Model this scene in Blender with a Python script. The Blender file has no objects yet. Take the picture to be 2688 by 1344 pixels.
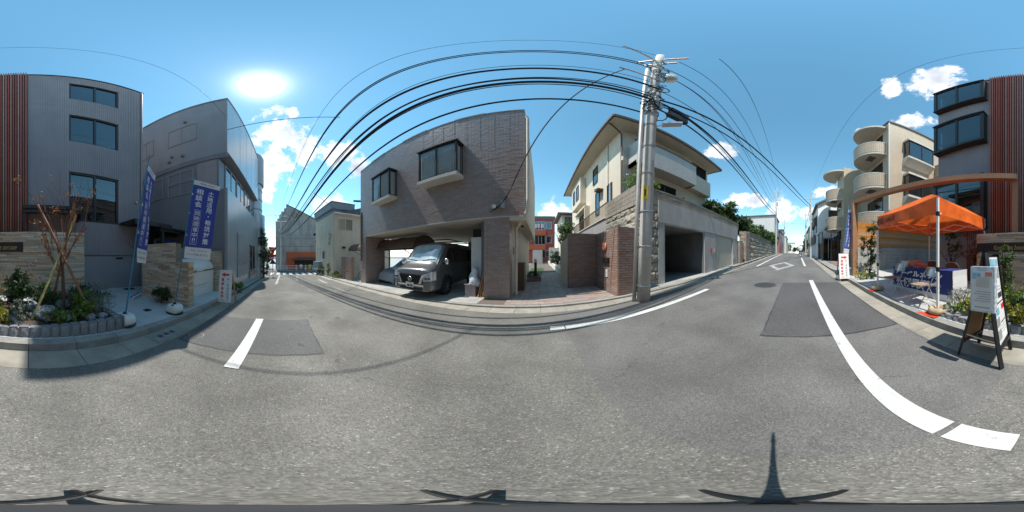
import bpy, math, random
from mathutils import Vector, Matrix
R = math.radians
SC = bpy.context.scene
COL = SC.collection
# ---------------------------------------------------------------- camera
EYE = 1.3
cam_d = bpy.data.cameras.new('camera')
cam_d.type = 'PANO'
try:
    cam_d.panorama_type = 'EQUIRECTANGULAR'
except Exception:
    cam_d.cycles.panorama_type = 'EQUIRECTANGULAR'
cam_d.clip_start = 0.02
cam_d.clip_end = 3000
cam = bpy.data.objects.new('camera', cam_d)
COL.objects.link(cam)
cam.location = (0, 0, EYE)
cam.rotation_euler = (R(90), 0, R(10))
SC.camera = cam
# ---------------------------------------------------------------- world: sky with clouds
SUN_EL, SUN_AZ = 60.0, -98.2            # azimuth clockwise from +Y
W = bpy.data.worlds.new('World'); SC.world = W; W.use_nodes = True
def az_dir(az, el):
    a, e = R(az), R(el)
    return Vector((math.sin(a) * math.cos(e), math.cos(a) * math.cos(e), math.sin(e)))
def sky_world():
    nt = W.node_tree; N = nt.nodes; L = nt.links; N.clear()
    out = N.new('ShaderNodeOutputWorld')
    sky = N.new('ShaderNodeTexSky'); sky.sky_type = 'NISHITA'; sky.sun_disc = False
    sky.sun_elevation = R(SUN_EL); sky.sun_rotation = R(SUN_AZ)
    sky.air_density = 1.0; sky.dust_density = 0.04; sky.ozone_density = 1.0; sky.altitude = 0
    bg = N.new('ShaderNodeBackground'); bg.inputs[1].default_value = 0.125
    hs = N.new('ShaderNodeHueSaturation'); hs.inputs['Saturation'].default_value = 1.14
    hs.inputs['Hue'].default_value = 0.472
    L.new(sky.outputs[0], hs.inputs['Color']); L.new(hs.outputs[0], bg.inputs[0])
    tc = N.new('ShaderNodeTexCoord')
    def vm(op, a, b=None):
        n = N.new('ShaderNodeVectorMath'); n.operation = op
        for i, v in enumerate((a, b)):
            if v is None: continue
            if hasattr(v, 'is_linked'): L.new(v, n.inputs[i])
            else: n.inputs[i].default_value = v
        return n.outputs['Value'] if op in ('DOT_PRODUCT', 'LENGTH') else n.outputs[0]
    def mm(op, a, b=0.0, clamp=False):
        n = N.new('ShaderNodeMath'); n.operation = op; n.use_clamp = clamp
        for i, v in enumerate((a, b)):
            if hasattr(v, 'is_linked'): L.new(v, n.inputs[i])
            else: n.inputs[i].default_value = v
        return n.outputs[0]
    d = tc.outputs['Generated']
    # photo pixel centre and half size of every cloud in view
    clouds = [(735, 350, 85, 62), (720, 430, 62, 60), (795, 395, 40, 45), (890, 400, 62, 38), (935, 440, 36, 36), (858, 540, 66, 40), (705, 500, 24, 50),
              (2463, 212, 85, 38), (2337, 232, 30, 30), (2385, 322, 60, 22), (2175, 508, 42, 20), (2120, 560, 26, 26), (1968, 527, 62, 22),
              (1893, 398, 48, 26), (1458, 568, 42, 46), (2056, 545, 48, 40), (1950, 520, 30, 14), (2280, 345, 40, 12), (770, 300, 30, 24)]
    tot = None
    for (px, py, hw, hh) in clouds:
        az = (px - 1344) / 7.466667 - 10; el = (672 - py) / 7.466667
        c = az_dir(az, el); a = az_dir(az + 90, 0); b = c.cross(a); b = -b if b.z < 0 else b
        wx = math.radians(hw / 7.466667) * math.cos(R(el)); wy = math.radians(hh / 7.466667)
        da = vm('DOT_PRODUCT', d, tuple(a / wx)); db = vm('DOT_PRODUCT', d, tuple(b / wy))
        db = mm('SUBTRACT', db, 0.0)
        r2 = mm('ADD', mm('MULTIPLY', da, da), mm('MULTIPLY', db, db))
        front = mm('GREATER_THAN', vm('DOT_PRODUCT', d, tuple(c)), 0.3)
        m = mm('MULTIPLY', mm('SUBTRACT', 1.0, mm('SQRT', r2)), front)
        m = mm('SUBTRACT', m, mm('MULTIPLY', mm('SUBTRACT', 1.0, front), 3.0))
        tot = m if tot is None else mm('MAXIMUM', tot, m)
    def noise(scale, det, rough):
        n = N.new('ShaderNodeTexNoise'); n.inputs['Scale'].default_value = scale
        n.inputs['Detail'].default_value = det; n.inputs['Roughness'].default_value = rough
        L.new(d, n.inputs['Vector']); return n.outputs[0]
    f = noise(11, 11, .66); g = noise(7.3, 5, .6)
    dens = mm('ADD', mm('MULTIPLY', tot, 1.0), mm('MULTIPLY', mm('SUBTRACT', f, 0.485), 3.0))
    mr = N.new('ShaderNodeMapRange'); mr.interpolation_type = 'SMOOTHSTEP'; L.new(dens, mr.inputs[0])
    mr.inputs[1].default_value = 0.06; mr.inputs[2].default_value = 0.50
    mask = mm('MULTIPLY', mr.outputs[0], mm('GREATER_THAN', tot, -1.0))
    sh = N.new('ShaderNodeMapRange'); L.new(mm('ADD', g, mm('MULTIPLY', tot, 0.22)), sh.inputs[0])
    sh.inputs[1].default_value = .56; sh.inputs[2].default_value = .90
    cm = N.new('ShaderNodeMix'); cm.data_type = 'RGBA'; L.new(sh.outputs[0], cm.inputs[0])
    cm.inputs[6].default_value = (.62, .63, .65, 1); cm.inputs[7].default_value = (.30, .33, .39, 1)
    cb = N.new('ShaderNodeBackground'); L.new(cm.outputs[2], cb.inputs[0]); cb.inputs[1].default_value = 1.0
    mx = N.new('ShaderNodeMixShader'); L.new(mm('MULTIPLY', mask, .93), mx.inputs[0]); L.new(bg.outputs[0], mx.inputs[1]); L.new(cb.outputs[0], mx.inputs[2])
    # narrow bright aureole round the sun that stands in the picture
    sd = vm('DOT_PRODUCT', d, tuple(az_dir(SUN_AZ, SUN_EL)))
    an = mm('ARCCOSINE', mm('MINIMUM', sd, 0.999999)); ex = mm('MULTIPLY', mm('POWER', 2.71828, mm('MULTIPLY', an, -1/R(1.75))), 3.4)
    ab = N.new('ShaderNodeBackground'); ab.inputs[0].default_value = (1, .97, .9, 1); L.new(ex, ab.inputs[1])
    ash = N.new('ShaderNodeAddShader'); L.new(mx.outputs[0], ash.inputs[0]); L.new(ab.outputs[0], ash.inputs[1])
    L.new(ash.outputs[0], out.inputs[0])
sky_world()
sun_d = bpy.data.lights.new('sun', 'SUN'); sun_d.energy = 2.9; sun_d.angle = R(0.53); sun_d.color = (1, .955, .88)
sun = bpy.data.objects.new('sun', sun_d); COL.objects.link(sun)
sun.rotation_euler = (-az_dir(SUN_AZ, SUN_EL)).to_track_quat('-Z', 'Y').to_euler()
sun.location = (0, 0, 40)
SC.view_settings.view_transform = 'Standard'; SC.view_settings.look = 'None'
SC.view_settings.exposure = 1.0; SC.view_settings.gamma = 1.0
SC.render.engine = 'CYCLES'
SC.cycles.max_bounces = 8; SC.cycles.transparent_max_bounces = 16
# ---------------------------------------------------------------- height of the sloping street
ZP = [(-400, -.95), (-60, -.95), (-20, -.92), (-9, -.42), (0, 0), (5, .25), (10, .53), (20, 1.12), (30, 1.6), (40, 1.95), (60, 2.3), (100, 2.9), (400, 3.4)]
def zr(x):
    for (a, b), (c, d) in zip(ZP, ZP[1:]):
        if x <= c: return b + (d - b) * (x - a) / (c - a)
    return ZP[-1][1]
# ---------------------------------------------------------------- helpers
ORG = {}
def V3(*a): return Vector(a)
class Fr:
    """a wall frame: o + a*u + b*v + c*n"""
    def __init__(s, o, u, v=(0, 0, 1)):
        s.o = Vector(o); s.u = Vector(u).normalized(); s.v = Vector(v).normalized(); s.n = s.u.cross(s.v)
    def p(s, a, b, c=0): return s.o + s.u * a + s.v * b + s.n * c
def facing(d, at):     # frame of a wall: '+Y' wall plane y=at; a runs along the world axis
    if d == '+Y': return Fr((0, at, 0), (-1, 0, 0))
    if d == '-Y': return Fr((0, at, 0), (1, 0, 0))
    if d == '+X': return Fr((at, 0, 0), (0, 1, 0))
    return Fr((at, 0, 0), (0, -1, 0))
class MB:
    def __init__(s): s.v = []; s.f = []
    def add(s, vs, fs):
        k = len(s.v); s.v += [tuple(q) for q in vs]; s.f += [tuple(i + k for i in q) for q in fs]; return s
    def box(s, x0, x1, y0, y1, z0, z1):
        if x0 > x1: x0, x1 = x1, x0
        if y0 > y1: y0, y1 = y1, y0
        if z0 > z1: z0, z1 = z1, z0
        return s.add([(x0,y0,z0),(x1,y0,z0),(x1,y1,z0),(x0,y1,z0),(x0,y0,z1),(x1,y0,z1),(x1,y1,z1),(x0,y1,z1)],
                     [(0,3,2,1),(4,5,6,7),(0,1,5,4),(1,2,6,5),(2,3,7,6),(3,0,4,7)])
    def fbox(s, F, a0, a1, b0, b1, c0, c1):
        if a0 > a1: a0, a1 = a1, a0
        if b0 > b1: b0, b1 = b1, b0
        if c0 > c1: c0, c1 = c1, c0
        P = F.p
        return s.add([P(a0,b0,c0),P(a1,b0,c0),P(a1,b0,c1),P(a0,b0,c1),P(a0,b1,c0),P(a1,b1,c0),P(a1,b1,c1),P(a0,b1,c1)],
                     [(0,1,2,3),(4,7,6,5),(0,4,5,1),(1,5,6,2),(2,6,7,3),(3,7,4,0)])
    def bar(s, p, q, w, h=None, up=(0, 0, 1)):
        p = Vector(p); q = Vector(q); d = (q - p).normalized(); h = h or w
        up = Vector(up)
        if abs(d.dot(up)) > .98: up = Vector((0, 1, 0))
        a = d.cross(up).normalized() * w / 2; b = a.cross(d).normalized() * h / 2
        vs = [p-a-b, p+a-b, p+a+b, p-a+b, q-a-b, q+a-b, q+a+b, q-a+b]
        return s.add(vs, [(0,1,2,3),(7,6,5,4),(0,4,5,1),(1,5,6,2),(2,6,7,3),(3,7,4,0)])
    def tube(s, pts, r, n=8, caps=True):
        pts = [Vector(p) for p in pts]; m = len(pts)
        rs = r if isinstance(r, (list, tuple)) else [r] * m
        ref = None; rings = []
        for i, p in enumerate(pts):
            d = (pts[min(i+1, m-1)] - pts[max(i-1, 0)])
            d = d.normalized() if d.length > 1e-9 else Vector((0, 0, 1))
            if ref is None:
                ref = d.orthogonal().normalized()
            ref = (ref - d * ref.dot(d)); ref = ref.normalized() if ref.length > 1e-6 else d.orthogonal().normalized()
            b = d.cross(ref)
            rings.append([p + (ref * math.cos(t) + b * math.sin(t)) * rs[i] for t in (2*math.pi*j/n for j in range(n))])
        vs = [q for ring in rings for q in ring]; fs = []
        for i in range(m - 1):
            for j in range(n):
                a = i*n + j; b2 = i*n + (j+1) % n
                fs.append((a, b2, b2 + n, a + n))
        if caps: fs.append(tuple(reversed(range(n)))); fs.append(tuple((m-1)*n + j for j in range(n)))
        return s.add(vs, fs)
    def lathe(s, c, prof, n=20):
        c = Vector(c); vs = []; fs = []
        for (r, z) in prof:
            for j in range(n):
                t = 2*math.pi*j/n; vs.append(c + Vector((r*math.cos(t), r*math.sin(t), z)))
        m = len(prof)
        for i in range(m-1):
            for j in range(n):
                a = i*n+j; b = i*n+(j+1) % n; fs.append((a, b, b+n, a+n))
        fs.append(tuple(reversed(range(n)))); fs.append(tuple((m-1)*n+j for j in range(n)))
        return s.add(vs, fs)
    def prism(s, poly, F, c0, c1):     # polygon in (a,b) of frame F, from depth c0 to c1
        n = len(poly); ar = sum(poly[i][0]*poly[(i+1) % n][1]-poly[(i+1) % n][0]*poly[i][1] for i in range(n))
        if ar < 0: poly = poly[::-1]
        if c0 > c1: c0, c1 = c1, c0
        vs = [F.p(a, b, c0) for a, b in poly] + [F.p(a, b, c1) for a, b in poly]
        fs = [tuple(reversed(range(n))), tuple(range(n, 2*n))] + [(i, (i+1) % n, n+(i+1) % n, n+i) for i in range(n)]
        return s.add(vs, fs)
    def grid(s, f, nu, nv):
        vs = [f(i/nu, j/nv) for j in range(nv+1) for i in range(nu+1)]
        return s.add(vs, [(j*(nu+1)+i, j*(nu+1)+i+1, (j+1)*(nu+1)+i+1, (j+1)*(nu+1)+i) for j in range(nv) for i in range(nu)])
    def build(s, name, m, parent=None, smooth=False, loc=None):
        o0 = Vector(ORG[parent.name]) if parent is not None else Vector(loc or (0, 0, 0))
        me = bpy.data.meshes.new(name)
        me.from_pydata([(a-o0.x, b-o0.y, c-o0.z) for a, b, c in s.v], [], s.f)
        me.materials.append(m)
        if smooth: me.polygons.foreach_set('use_smooth', [True]*len(me.polygons))
        me.update()
        ob = bpy.data.objects.new(name, me); COL.objects.link(ob)
        if parent is not None: ob.parent = parent; ORG[ob.name] = tuple(o0)
        else: ob.location = o0; ORG[ob.name] = tuple(o0)
        return ob
def tag(o, label=None, cat=None, group=None, kind=None):
    if label: o['label'] = label
    if cat: o['category'] = cat
    if group: o['group'] = group
    if kind: o['kind'] = kind
    return o
def thing(name, label, cat, loc=(0, 0, 0), rotz=0, group=None, local=False):
    o = bpy.data.objects.new(name, None); COL.objects.link(o); o.empty_display_size = .2
    o.location = loc; o.rotation_euler = (0, 0, rotz); ORG[o.name] = (0, 0, 0) if local else tuple(loc)
    return tag(o, label, cat, group)
def copy_tree(o, parent=None):
    c = o.copy(); COL.objects.link(c); c.parent = parent; ORG[c.name] = ORG[o.name]
    for ch in list(o.children): copy_tree(ch, c)
    return c
def struct(ob): ob['kind'] = 'structure'; return ob
def smooth_by_angle(ob, ang=35):
    me = ob.data; me.polygons.foreach_set('use_smooth', [True]*len(me.polygons))
    try: me.set_sharp_from_angle(angle=R(ang))
    except Exception: pass
    return ob
def evaluated(ob, mods):
    """apply modifiers (list of (type, dict)) without operators"""
    for t, kw in mods:
        m = ob.modifiers.new(t, t)
        for k, v in kw.items(): setattr(m, k, v)
    dg = bpy.context.evaluated_depsgraph_get(); dg.update()
    me = bpy.data.meshes.new_from_object(ob.evaluated_get(dg))
    ob.modifiers.clear(); ob.data = me
    return ob
# ---------------------------------------------------------------- materials
MT = {}
def pm(name, col, rough=.6, metal=0., var=.12, scale=6., bump=0., bscale=60., rnd=0., spec=.5, hue=.0, dirt=0., coat=0., alpha=None):
    """procedural surface: base colour x world-space noise, per-piece tone shift, fine bump, optional blotchy dirt"""
    m = bpy.data.materials.new(name); m.use_nodes = True; nt = m.node_tree; N = nt.nodes; L = nt.links
    b = N['Principled BSDF']; b.inputs['Roughness'].default_value = rough; b.inputs['Metallic'].default_value = metal
    b.inputs['Specular IOR Level'].default_value = spec; b.inputs['Coat Weight'].default_value = coat
    g = N.new('ShaderNodeNewGeometry')
    n = N.new('ShaderNodeTexNoise'); n.inputs['Scale'].default_value = scale; n.inputs['Detail'].default_value = 6; n.inputs['Roughness'].default_value = .6
    L.new(g.outputs['Position'], n.inputs['Vector'])
    val = N.new('ShaderNodeMapRange'); L.new(n.outputs[0], val.inputs[0])
    val.inputs[1].default_value = .3; val.inputs[2].default_value = .7; val.inputs[3].default_value = 1-var; val.inputs[4].default_value = 1+var
    v = val.outputs[0]
    def mul(a, c):
        q = N.new('ShaderNodeMath'); q.operation = 'MULTIPLY'; L.new(a, q.inputs[0]); L.new(c, q.inputs[1]); return q.outputs[0]
    hs = N.new('ShaderNodeHueSaturation'); hs.inputs['Color'].default_value = (*col, 1)
    if rnd:
        oi = N.new('ShaderNodeObjectInfo')
        ad = N.new('ShaderNodeMath'); ad.operation = 'ADD'; L.new(oi.outputs['Random'], ad.inputs[0]); L.new(g.outputs['Random Per Island'], ad.inputs[1])
        fr = N.new('ShaderNodeMath'); fr.operation = 'FRACT'; L.new(ad.outputs[0], fr.inputs[0])
        mr = N.new('ShaderNodeMapRange'); L.new(fr.outputs[0], mr.inputs[0]); mr.inputs[3].default_value = 1-rnd; mr.inputs[4].default_value = 1+rnd
        v = mul(v, mr.outputs[0])
        if hue:
            sc = N.new('ShaderNodeMath'); sc.operation = 'MULTIPLY'; L.new(fr.outputs[0], sc.inputs[0]); sc.inputs[1].default_value = 7.31
            f2 = N.new('ShaderNodeMath'); f2.operation = 'FRACT'; L.new(sc.outputs[0], f2.inputs[0])
            hr = N.new('ShaderNodeMapRange'); L.new(f2.outputs[0], hr.inputs[0]); hr.inputs[3].default_value = .5-hue; hr.inputs[4].default_value = .5+hue
            L.new(hr.outputs[0], hs.inputs['Hue'])
            sr = N.new('ShaderNodeMapRange'); L.new(f2.outputs[0], sr.inputs[0]); sr.inputs[3].default_value = 1.35; sr.inputs[4].default_value = .6
            L.new(sr.outputs[0], hs.inputs['Saturation'])
    if dirt:
        d = N.new('ShaderNodeTexNoise'); d.inputs['Scale'].default_value = .9; d.inputs['Detail'].default_value = 8; d.inputs['Roughness'].default_value = .7
        mp = N.new('ShaderNodeMapping'); mp.inputs['Scale'].default_value = (1.6, 1.6, .35); L.new(g.outputs['Position'], mp.inputs['Vector']); L.new(mp.outputs[0], d.inputs['Vector'])
        dr = N.new('ShaderNodeMapRange'); L.new(d.outputs[0], dr.inputs[0]); dr.inputs[1].default_value = .42; dr.inputs[2].default_value = .75; dr.inputs[3].default_value = 1; dr.inputs[4].default_value = 1-dirt
        v = mul(v, dr.outputs[0])
    L.new(v, hs.inputs['Value']); L.new(hs.outputs[0], b.inputs['Base Color'])
    if bump:
        n2 = N.new('ShaderNodeTexNoise'); n2.inputs['Scale'].default_value = bscale; n2.inputs['Detail'].default_value = 4
        L.new(g.outputs['Position'], n2.inputs['Vector'])
        bp = N.new('ShaderNodeBump'); bp.inputs['Strength'].default_value = bump; bp.inputs['Distance'].default_value = .02
        L.new(n2.outputs[0], bp.inputs['Height']); L.new(bp.outputs[0], b.inputs['Normal'])
    if alpha is not None: b.inputs['Alpha'].default_value = alpha
    MT[name] = m
    return m
def glass(name, tint=(.8, .86, .88), clear=.85, rough=.02, ior=2.3):
    m = bpy.data.materials.new(name); m.use_nodes = True; nt = m.node_tree; N = nt.nodes; L = nt.links; N.clear()
    o = N.new('ShaderNodeOutputMaterial'); t = N.new('ShaderNodeBsdfTransparent'); t.inputs[0].default_value = (*[c*clear for c in tint], 1)
    g = N.new('ShaderNodeBsdfGlossy'); g.inputs['Roughness'].default_value = rough
    lw = N.new('ShaderNodeLayerWeight'); lw.inputs[0].default_value = .5
    pw = N.new('ShaderNodeMath'); pw.operation = 'POWER'; L.new(lw.outputs['Facing'], pw.inputs[0]); pw.inputs[1].default_value = 4.0
    f0 = ((ior-1)/(ior+1))**2
    f = N.new('ShaderNodeMath'); f.operation = 'MULTIPLY_ADD'; L.new(pw.outputs[0], f.inputs[0]); f.inputs[1].default_value = 1-f0; f.inputs[2].default_value = f0
    nn = N.new('ShaderNodeTexNoise'); nn.inputs['Scale'].default_value = 1.1; ge = N.new('ShaderNodeNewGeometry'); L.new(ge.outputs['Position'], nn.inputs['Vector'])
    bp = N.new('ShaderNodeBump'); bp.inputs['Strength'].default_value = .04; bp.inputs['Distance'].default_value = .05; L.new(nn.outputs[0], bp.inputs['Height']); L.new(bp.outputs[0], g.inputs['Normal'])
    x = N.new('ShaderNodeMixShader'); L.new(f.outputs[0], x.inputs[0]); L.new(t.outputs[0], x.inputs[1]); L.new(g.outputs[0], x.inputs[2]); L.new(x.outputs[0], o.inputs[0])
    MT[name] = m; return m
def leafmat(name, col, rnd=.35, hue=.03, trans=.35):
    m = pm(name, col, .5, var=.25, scale=3, rnd=rnd, hue=hue, spec=.35)
    nt = m.node_tree; N = nt.nodes; L = nt.links; b = N['Principled BSDF']; o = N['Material Output']
    tr = N.new('ShaderNodeBsdfTranslucent'); src = b.inputs['Base Color'].links[0].from_socket; L.new(src, tr.inputs[0])
    x = N.new('ShaderNodeMixShader'); x.inputs[0].default_value = trans; L.new(b.outputs[0], x.inputs[1]); L.new(tr.outputs[0], x.inputs[2]); L.new(x.outputs[0], o.inputs[0])
    return m
def asphalt(name, base, speck, amount, cell, worn=.2, cracks=0.0):
    m = bpy.data.materials.new(name); m.use_nodes = True; nt = m.node_tree; N = nt.nodes; L = nt.links
    b = N['Principled BSDF']; b.inputs['Roughness'].default_value = .85; b.inputs['Specular IOR Level'].default_value = .3
    g = N.new('ShaderNodeNewGeometry'); P = g.outputs['Position']
    def vor(sc):
        v = N.new('ShaderNodeTexVoronoi'); v.inputs['Scale'].default_value = sc; L.new(P, v.inputs['Vector']); return v
    def noi(sc, d=5, r=.6):
        n = N.new('ShaderNodeTexNoise'); n.inputs['Scale'].default_value = sc; n.inputs['Detail'].default_value = d; n.inputs['Roughness'].default_value = r; L.new(P, n.inputs['Vector']); return n.outputs[0]
    def rng(s, a, c, d0, d1):
        q = N.new('ShaderNodeMapRange'); L.new(s, q.inputs[0])
        for i, x in enumerate((a, c, d0, d1)): q.inputs[i+1].default_value = x
        return q.outputs[0]
    def mul(a, c):
        q = N.new('ShaderNodeMath'); q.operation = 'MULTIPLY'
        for i, x in enumerate((a, c)):
            if hasattr(x, 'is_linked'): L.new(x, q.inputs[i])
            else: q.inputs[i].default_value = x
        return q.outputs[0]
    v = vor(cell); v2 = vor(cell*.45)
    sep = N.new('ShaderNodeSeparateColor'); L.new(v.outputs['Color'], sep.inputs[0])
    sep2 = N.new('ShaderNodeSeparateColor'); L.new(v2.outputs['Color'], sep2.inputs[0])
    tone = mul(rng(sep.outputs[0], 0, 1, .72, 1.28), rng(noi(1.3), .3, .7, 1-worn, 1+worn))
    tone = mul(tone, rng(noi(.35, 3), .35, .65, .86, 1.13))
    cm = N.new('ShaderNodeMix'); cm.data_type = 'RGBA'; cm.inputs[6].default_value = (*base, 1); cm.inputs[7].default_value = (*speck, 1)
    st = mul(rng(sep.outputs[1], 1-amount, 1-amount*.6, 0, 1), rng(v.outputs['Distance'], .25, .5, 1, 0))
    st2 = mul(rng(sep2.outputs[1], 1-amount*.45, 1-amount*.3, 0, 1), rng(v2.outputs['Distance'], .25, .45, .85, 0))
    mx = N.new('ShaderNodeMath'); mx.operation = 'MAXIMUM'; L.new(st, mx.inputs[0]); L.new(st2, mx.inputs[1])
    L.new(mx.outputs[0], cm.inputs[0])
    # wheel tracks along the street, hairline cracks and oil spots
    sx = N.new('ShaderNodeSeparateXYZ'); L.new(P, sx.inputs[0])
    wv = N.new('ShaderNodeMath'); wv.operation = 'SINE'; wq = N.new('ShaderNodeMath'); wq.operation = 'MULTIPLY_ADD'; L.new(sx.outputs[1], wq.inputs[0]); wq.inputs[1].default_value = 4.1; wq.inputs[2].default_value = .6; L.new(wq.outputs[0], wv.inputs[0])
    tone = mul(tone, rng(mul(wv.outputs[0], rng(noi(.5, 2), .3, .7, .3, 1)), -1, 1, .93, 1.06))
    ce = N.new('ShaderNodeTexVoronoi'); ce.feature = 'DISTANCE_TO_EDGE'; ce.inputs['Scale'].default_value = .42
    wp = N.new('ShaderNodeTexNoise'); wp.inputs['Scale'].default_value = 2.2; wp.inputs['Detail'].default_value = 6; L.new(P, wp.inputs['Vector'])
    va = N.new('ShaderNodeVectorMath'); va.operation = 'MULTIPLY_ADD'; L.new(wp.outputs[1], va.inputs[0]); va.inputs[1].default_value = (.7, .7, 0); L.new(P, va.inputs[2]); L.new(va.outputs[0], ce.inputs['Vector'])
    crk = rng(ce.outputs['Distance'], .0010, .0040, .74, 1); ck = N.new('ShaderNodeMath'); ck.operation = 'MAXIMUM'; L.new(crk, ck.inputs[0]); L.new(rng(noi(.8, 2), .54, .60, 1, 0), ck.inputs[1]); tone = mul(tone, ck.outputs[0])
    tone = mul(tone, rng(noi(2.7, 3), .66, .74, 1, .72))
    sc = N.new('ShaderNodeVectorMath'); sc.operation = 'SCALE'; L.new(cm.outputs[2], sc.inputs[0]); L.new(tone, sc.inputs['Scale'])
    L.new(sc.outputs[0], b.inputs['Base Color'])
    bp = N.new('ShaderNodeBump'); bp.inputs['Strength'].default_value = .55; bp.inputs['Distance'].default_value = .006
    L.new(v.outputs['Distance'], bp.inputs['Height']); L.new(bp.outputs[0], b.inputs['Normal'])
    MT[name] = m; return m
asphalt('asphalt_coarse', (.152, .146, .133), (.28, .27, .245), .22, 115, .21)
asphalt('asphalt_fine', (.142, .138, .132), (.24, .23, .22), .14, 140, .18)
asphalt('asphalt_patch', (.088, .087, .088), (.17, .17, .17), .10, 130, .08)
asphalt('asphalt_mid', (.118, .116, .116), (.2, .2, .2), .12, 130, .08)
asphalt('asphalt_far', (.115, .112, .108), (.15, .15, .15), .1, 40, .15)
pm('gutter', (.335, .31, .26), .85, var=.14, scale=5, bump=.4, bscale=160, rnd=.06, dirt=.30)
pm('kerb', (.32, .31, .285), .85, var=.16, scale=7, bump=.4, bscale=130, rnd=.09, dirt=.35)
pm('apron', (.47, .47, .46), .7, var=.06, scale=3, bump=.1, bscale=120, dirt=.12)
pm('paint', (.60, .60, .58), .6, var=.10, scale=26, bump=.25, bscale=140, dirt=.16)
pm('paint_worn', (.52, .52, .50), .7, var=.3, scale=24, bump=.2, bscale=120, dirt=.3)
pm('iron', (.09, .09, .088), .55, .6, var=.25, scale=18)
pm('terrain', (.22, .21, .19), .9, var=.2, scale=.6, dirt=.3)
pm('concrete', (.40, .395, .37), .85, var=.12, scale=2.2, bump=.2, bscale=70, dirt=.40)
pm('concrete_pale', (.50, .49, .465), .8, var=.08, scale=2, bump=.15, bscale=60, dirt=.28)
pm('siding_grey', (.33, .285, .295), .55, var=.07, scale=1.2, bump=.12, bscale=40, dirt=.16)
pm('base_grey', (.33, .305, .31), .75, var=.07, scale=2, bump=.15, bscale=90)
pm('louver', (.36, .125, .08), .45, var=.12, scale=3, rnd=.10, hue=.008)
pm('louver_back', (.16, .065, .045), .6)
pm('bronze', (.36, .19, .10), .45, .1, var=.10, scale=5)
pm('black', (.018, .018, .02), .4, var=.1)
pm('black_matt', (.022, .022, .024), .8, var=.15)
pm('window_frame', (.045, .036, .032), .35, .3)
pm('alu', (.55, .56, .57), .35, .8, var=.05)
pm('steel', (.62, .62, .6), .28, .9, var=.05)
pm('white_paint', (.74, .74, .73), .45, var=.04)
pm('white_plastic', (.72, .71, .67), .35, var=.05, spec=.5)
pm('room', (.2, .21, .22), .9)
pm('curtain', (.66, .66, .64), .9, var=.08, scale=4)
pm('ledger', (.56, .44, .32), .8, var=.16, scale=30, bump=.5, bscale=90, rnd=.28, hue=.016)
pm('ledger_back', (.26, .21, .16), .9)
pm('gold', (.75, .55, .22), .3, .9)
pm('granite', (.22, .225, .24), .75, var=.3, scale=60, bump=.5, bscale=90, rnd=.14)
pm('mortar', (.44, .44, .42), .9, var=.12, scale=20)
pm('soil', (.075, .055, .04), .95, var=.4, scale=20, bump=.6, bscale=50)
pm('rock', (.25, .25, .26), .85, var=.35, scale=14, bump=.6, bscale=45, rnd=.15)
pm('bark', (.125, .07, .05), .9, var=.3, scale=25, bump=.5, bscale=80)
pm('bark_dark', (.07, .05, .038), .9, var=.3, scale=25, bump=.5, bscale=80)
pm('twig', (.20, .085, .055), .8, var=.3, scale=25)
pm('bamboo', (.36, .34, .12), .4, var=.25, scale=9)
pm('bamboo_brown', (.23, .10, .055), .5, var=.25, scale=9)
leafmat('leaf_dark', (.045, .085, .028)); leafmat('leaf_mid', (.075, .135, .035)); leafmat('leaf_bright', (.15, .24, .045))
leafmat('leaf_yellow', (.33, .33, .05)); leafmat('leaf_silver', (.22, .26, .20), hue=.02); leafmat('leaf_red', (.20, .07, .03), hue=.02); leafmat('leaf_dry', (.28, .15, .06), hue=.03)
leafmat('leaf_deep', (.032, .062, .026))
pm('nb_upper', (.30, .30, .32), .5, var=.06, scale=.8, dirt=.14)
pm('nb_lower', (.20, .20, .225), .5, var=.06, scale=.8, dirt=.12)
pm('nb_front', (.38, .42, .44), .25, .25, var=.06, scale=.8, dirt=.1)
pm('tile_brown', (.36, .28, .25), .30, var=.08, scale=40, rnd=.055, hue=.004, dirt=.14, spec=.6)
pm('tile_joint', (.25, .20, .18), .9, var=.1)
pm('joint_pale', (.46, .42, .39), .8)
pm('tile_red', (.29, .20, .165), .5, var=.08, scale=30, rnd=.03, hue=.003)
pm('red_joint', (.10, .07, .06), .95)
pm('paver', (.33, .265, .23), .6, var=.16, scale=14, rnd=.14, hue=.015, bump=.15)
pm('paver_joint', (.14, .11, .095), .95)
pm('cream', (.62, .555, .43), .8, var=.05, scale=2, dirt=.14)
pm('cream_pale', (.66, .63, .55), .8, var=.05, scale=2, dirt=.12)
pm('house_wall', (.66, .59, .475), .85, var=.05, scale=2, bump=.2, bscale=90, dirt=.16)
pm('stucco', (.52, .515, .49), .9, var=.12, scale=26, bump=.9, bscale=32, dirt=.12)
pm('soffit', (.62, .55, .43), .85, var=.05, dirt=.10)
pm('roof_dark', (.10, .10, .105), .6, var=.2, scale=5)
pm('fascia', (.13, .09, .075), .6)
pm('brown_metal', (.13, .085, .06), .5, .3)
pm('stone', (.375, .345, .285), .9, var=.22, scale=9, bump=.8, bscale=22, rnd=.16, hue=.012, dirt=.45)
pm('stone_joint', (.17, .155, .13), .95)
pm('stone_smooth', (.32, .285, .235), .9, var=.18, scale=9, bump=.4, bscale=40, rnd=.12, dirt=.45)
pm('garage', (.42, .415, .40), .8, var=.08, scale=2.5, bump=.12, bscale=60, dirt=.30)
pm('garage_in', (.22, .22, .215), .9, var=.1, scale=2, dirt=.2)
pm('shutter', (.58, .555, .48), .5, .1, var=.05, dirt=.12)
pm('pole_concrete', (.52, .49, .455), .85, var=.1, scale=6, bump=.15, bscale=60, dirt=.30)
pm('pipe_grey', (.45, .45, .44), .5, .3, var=.08, dirt=.15)
pm('wire', (.012, .012, .015), .6)
pm('insulator', (.62, .58, .53), .3)
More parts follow.
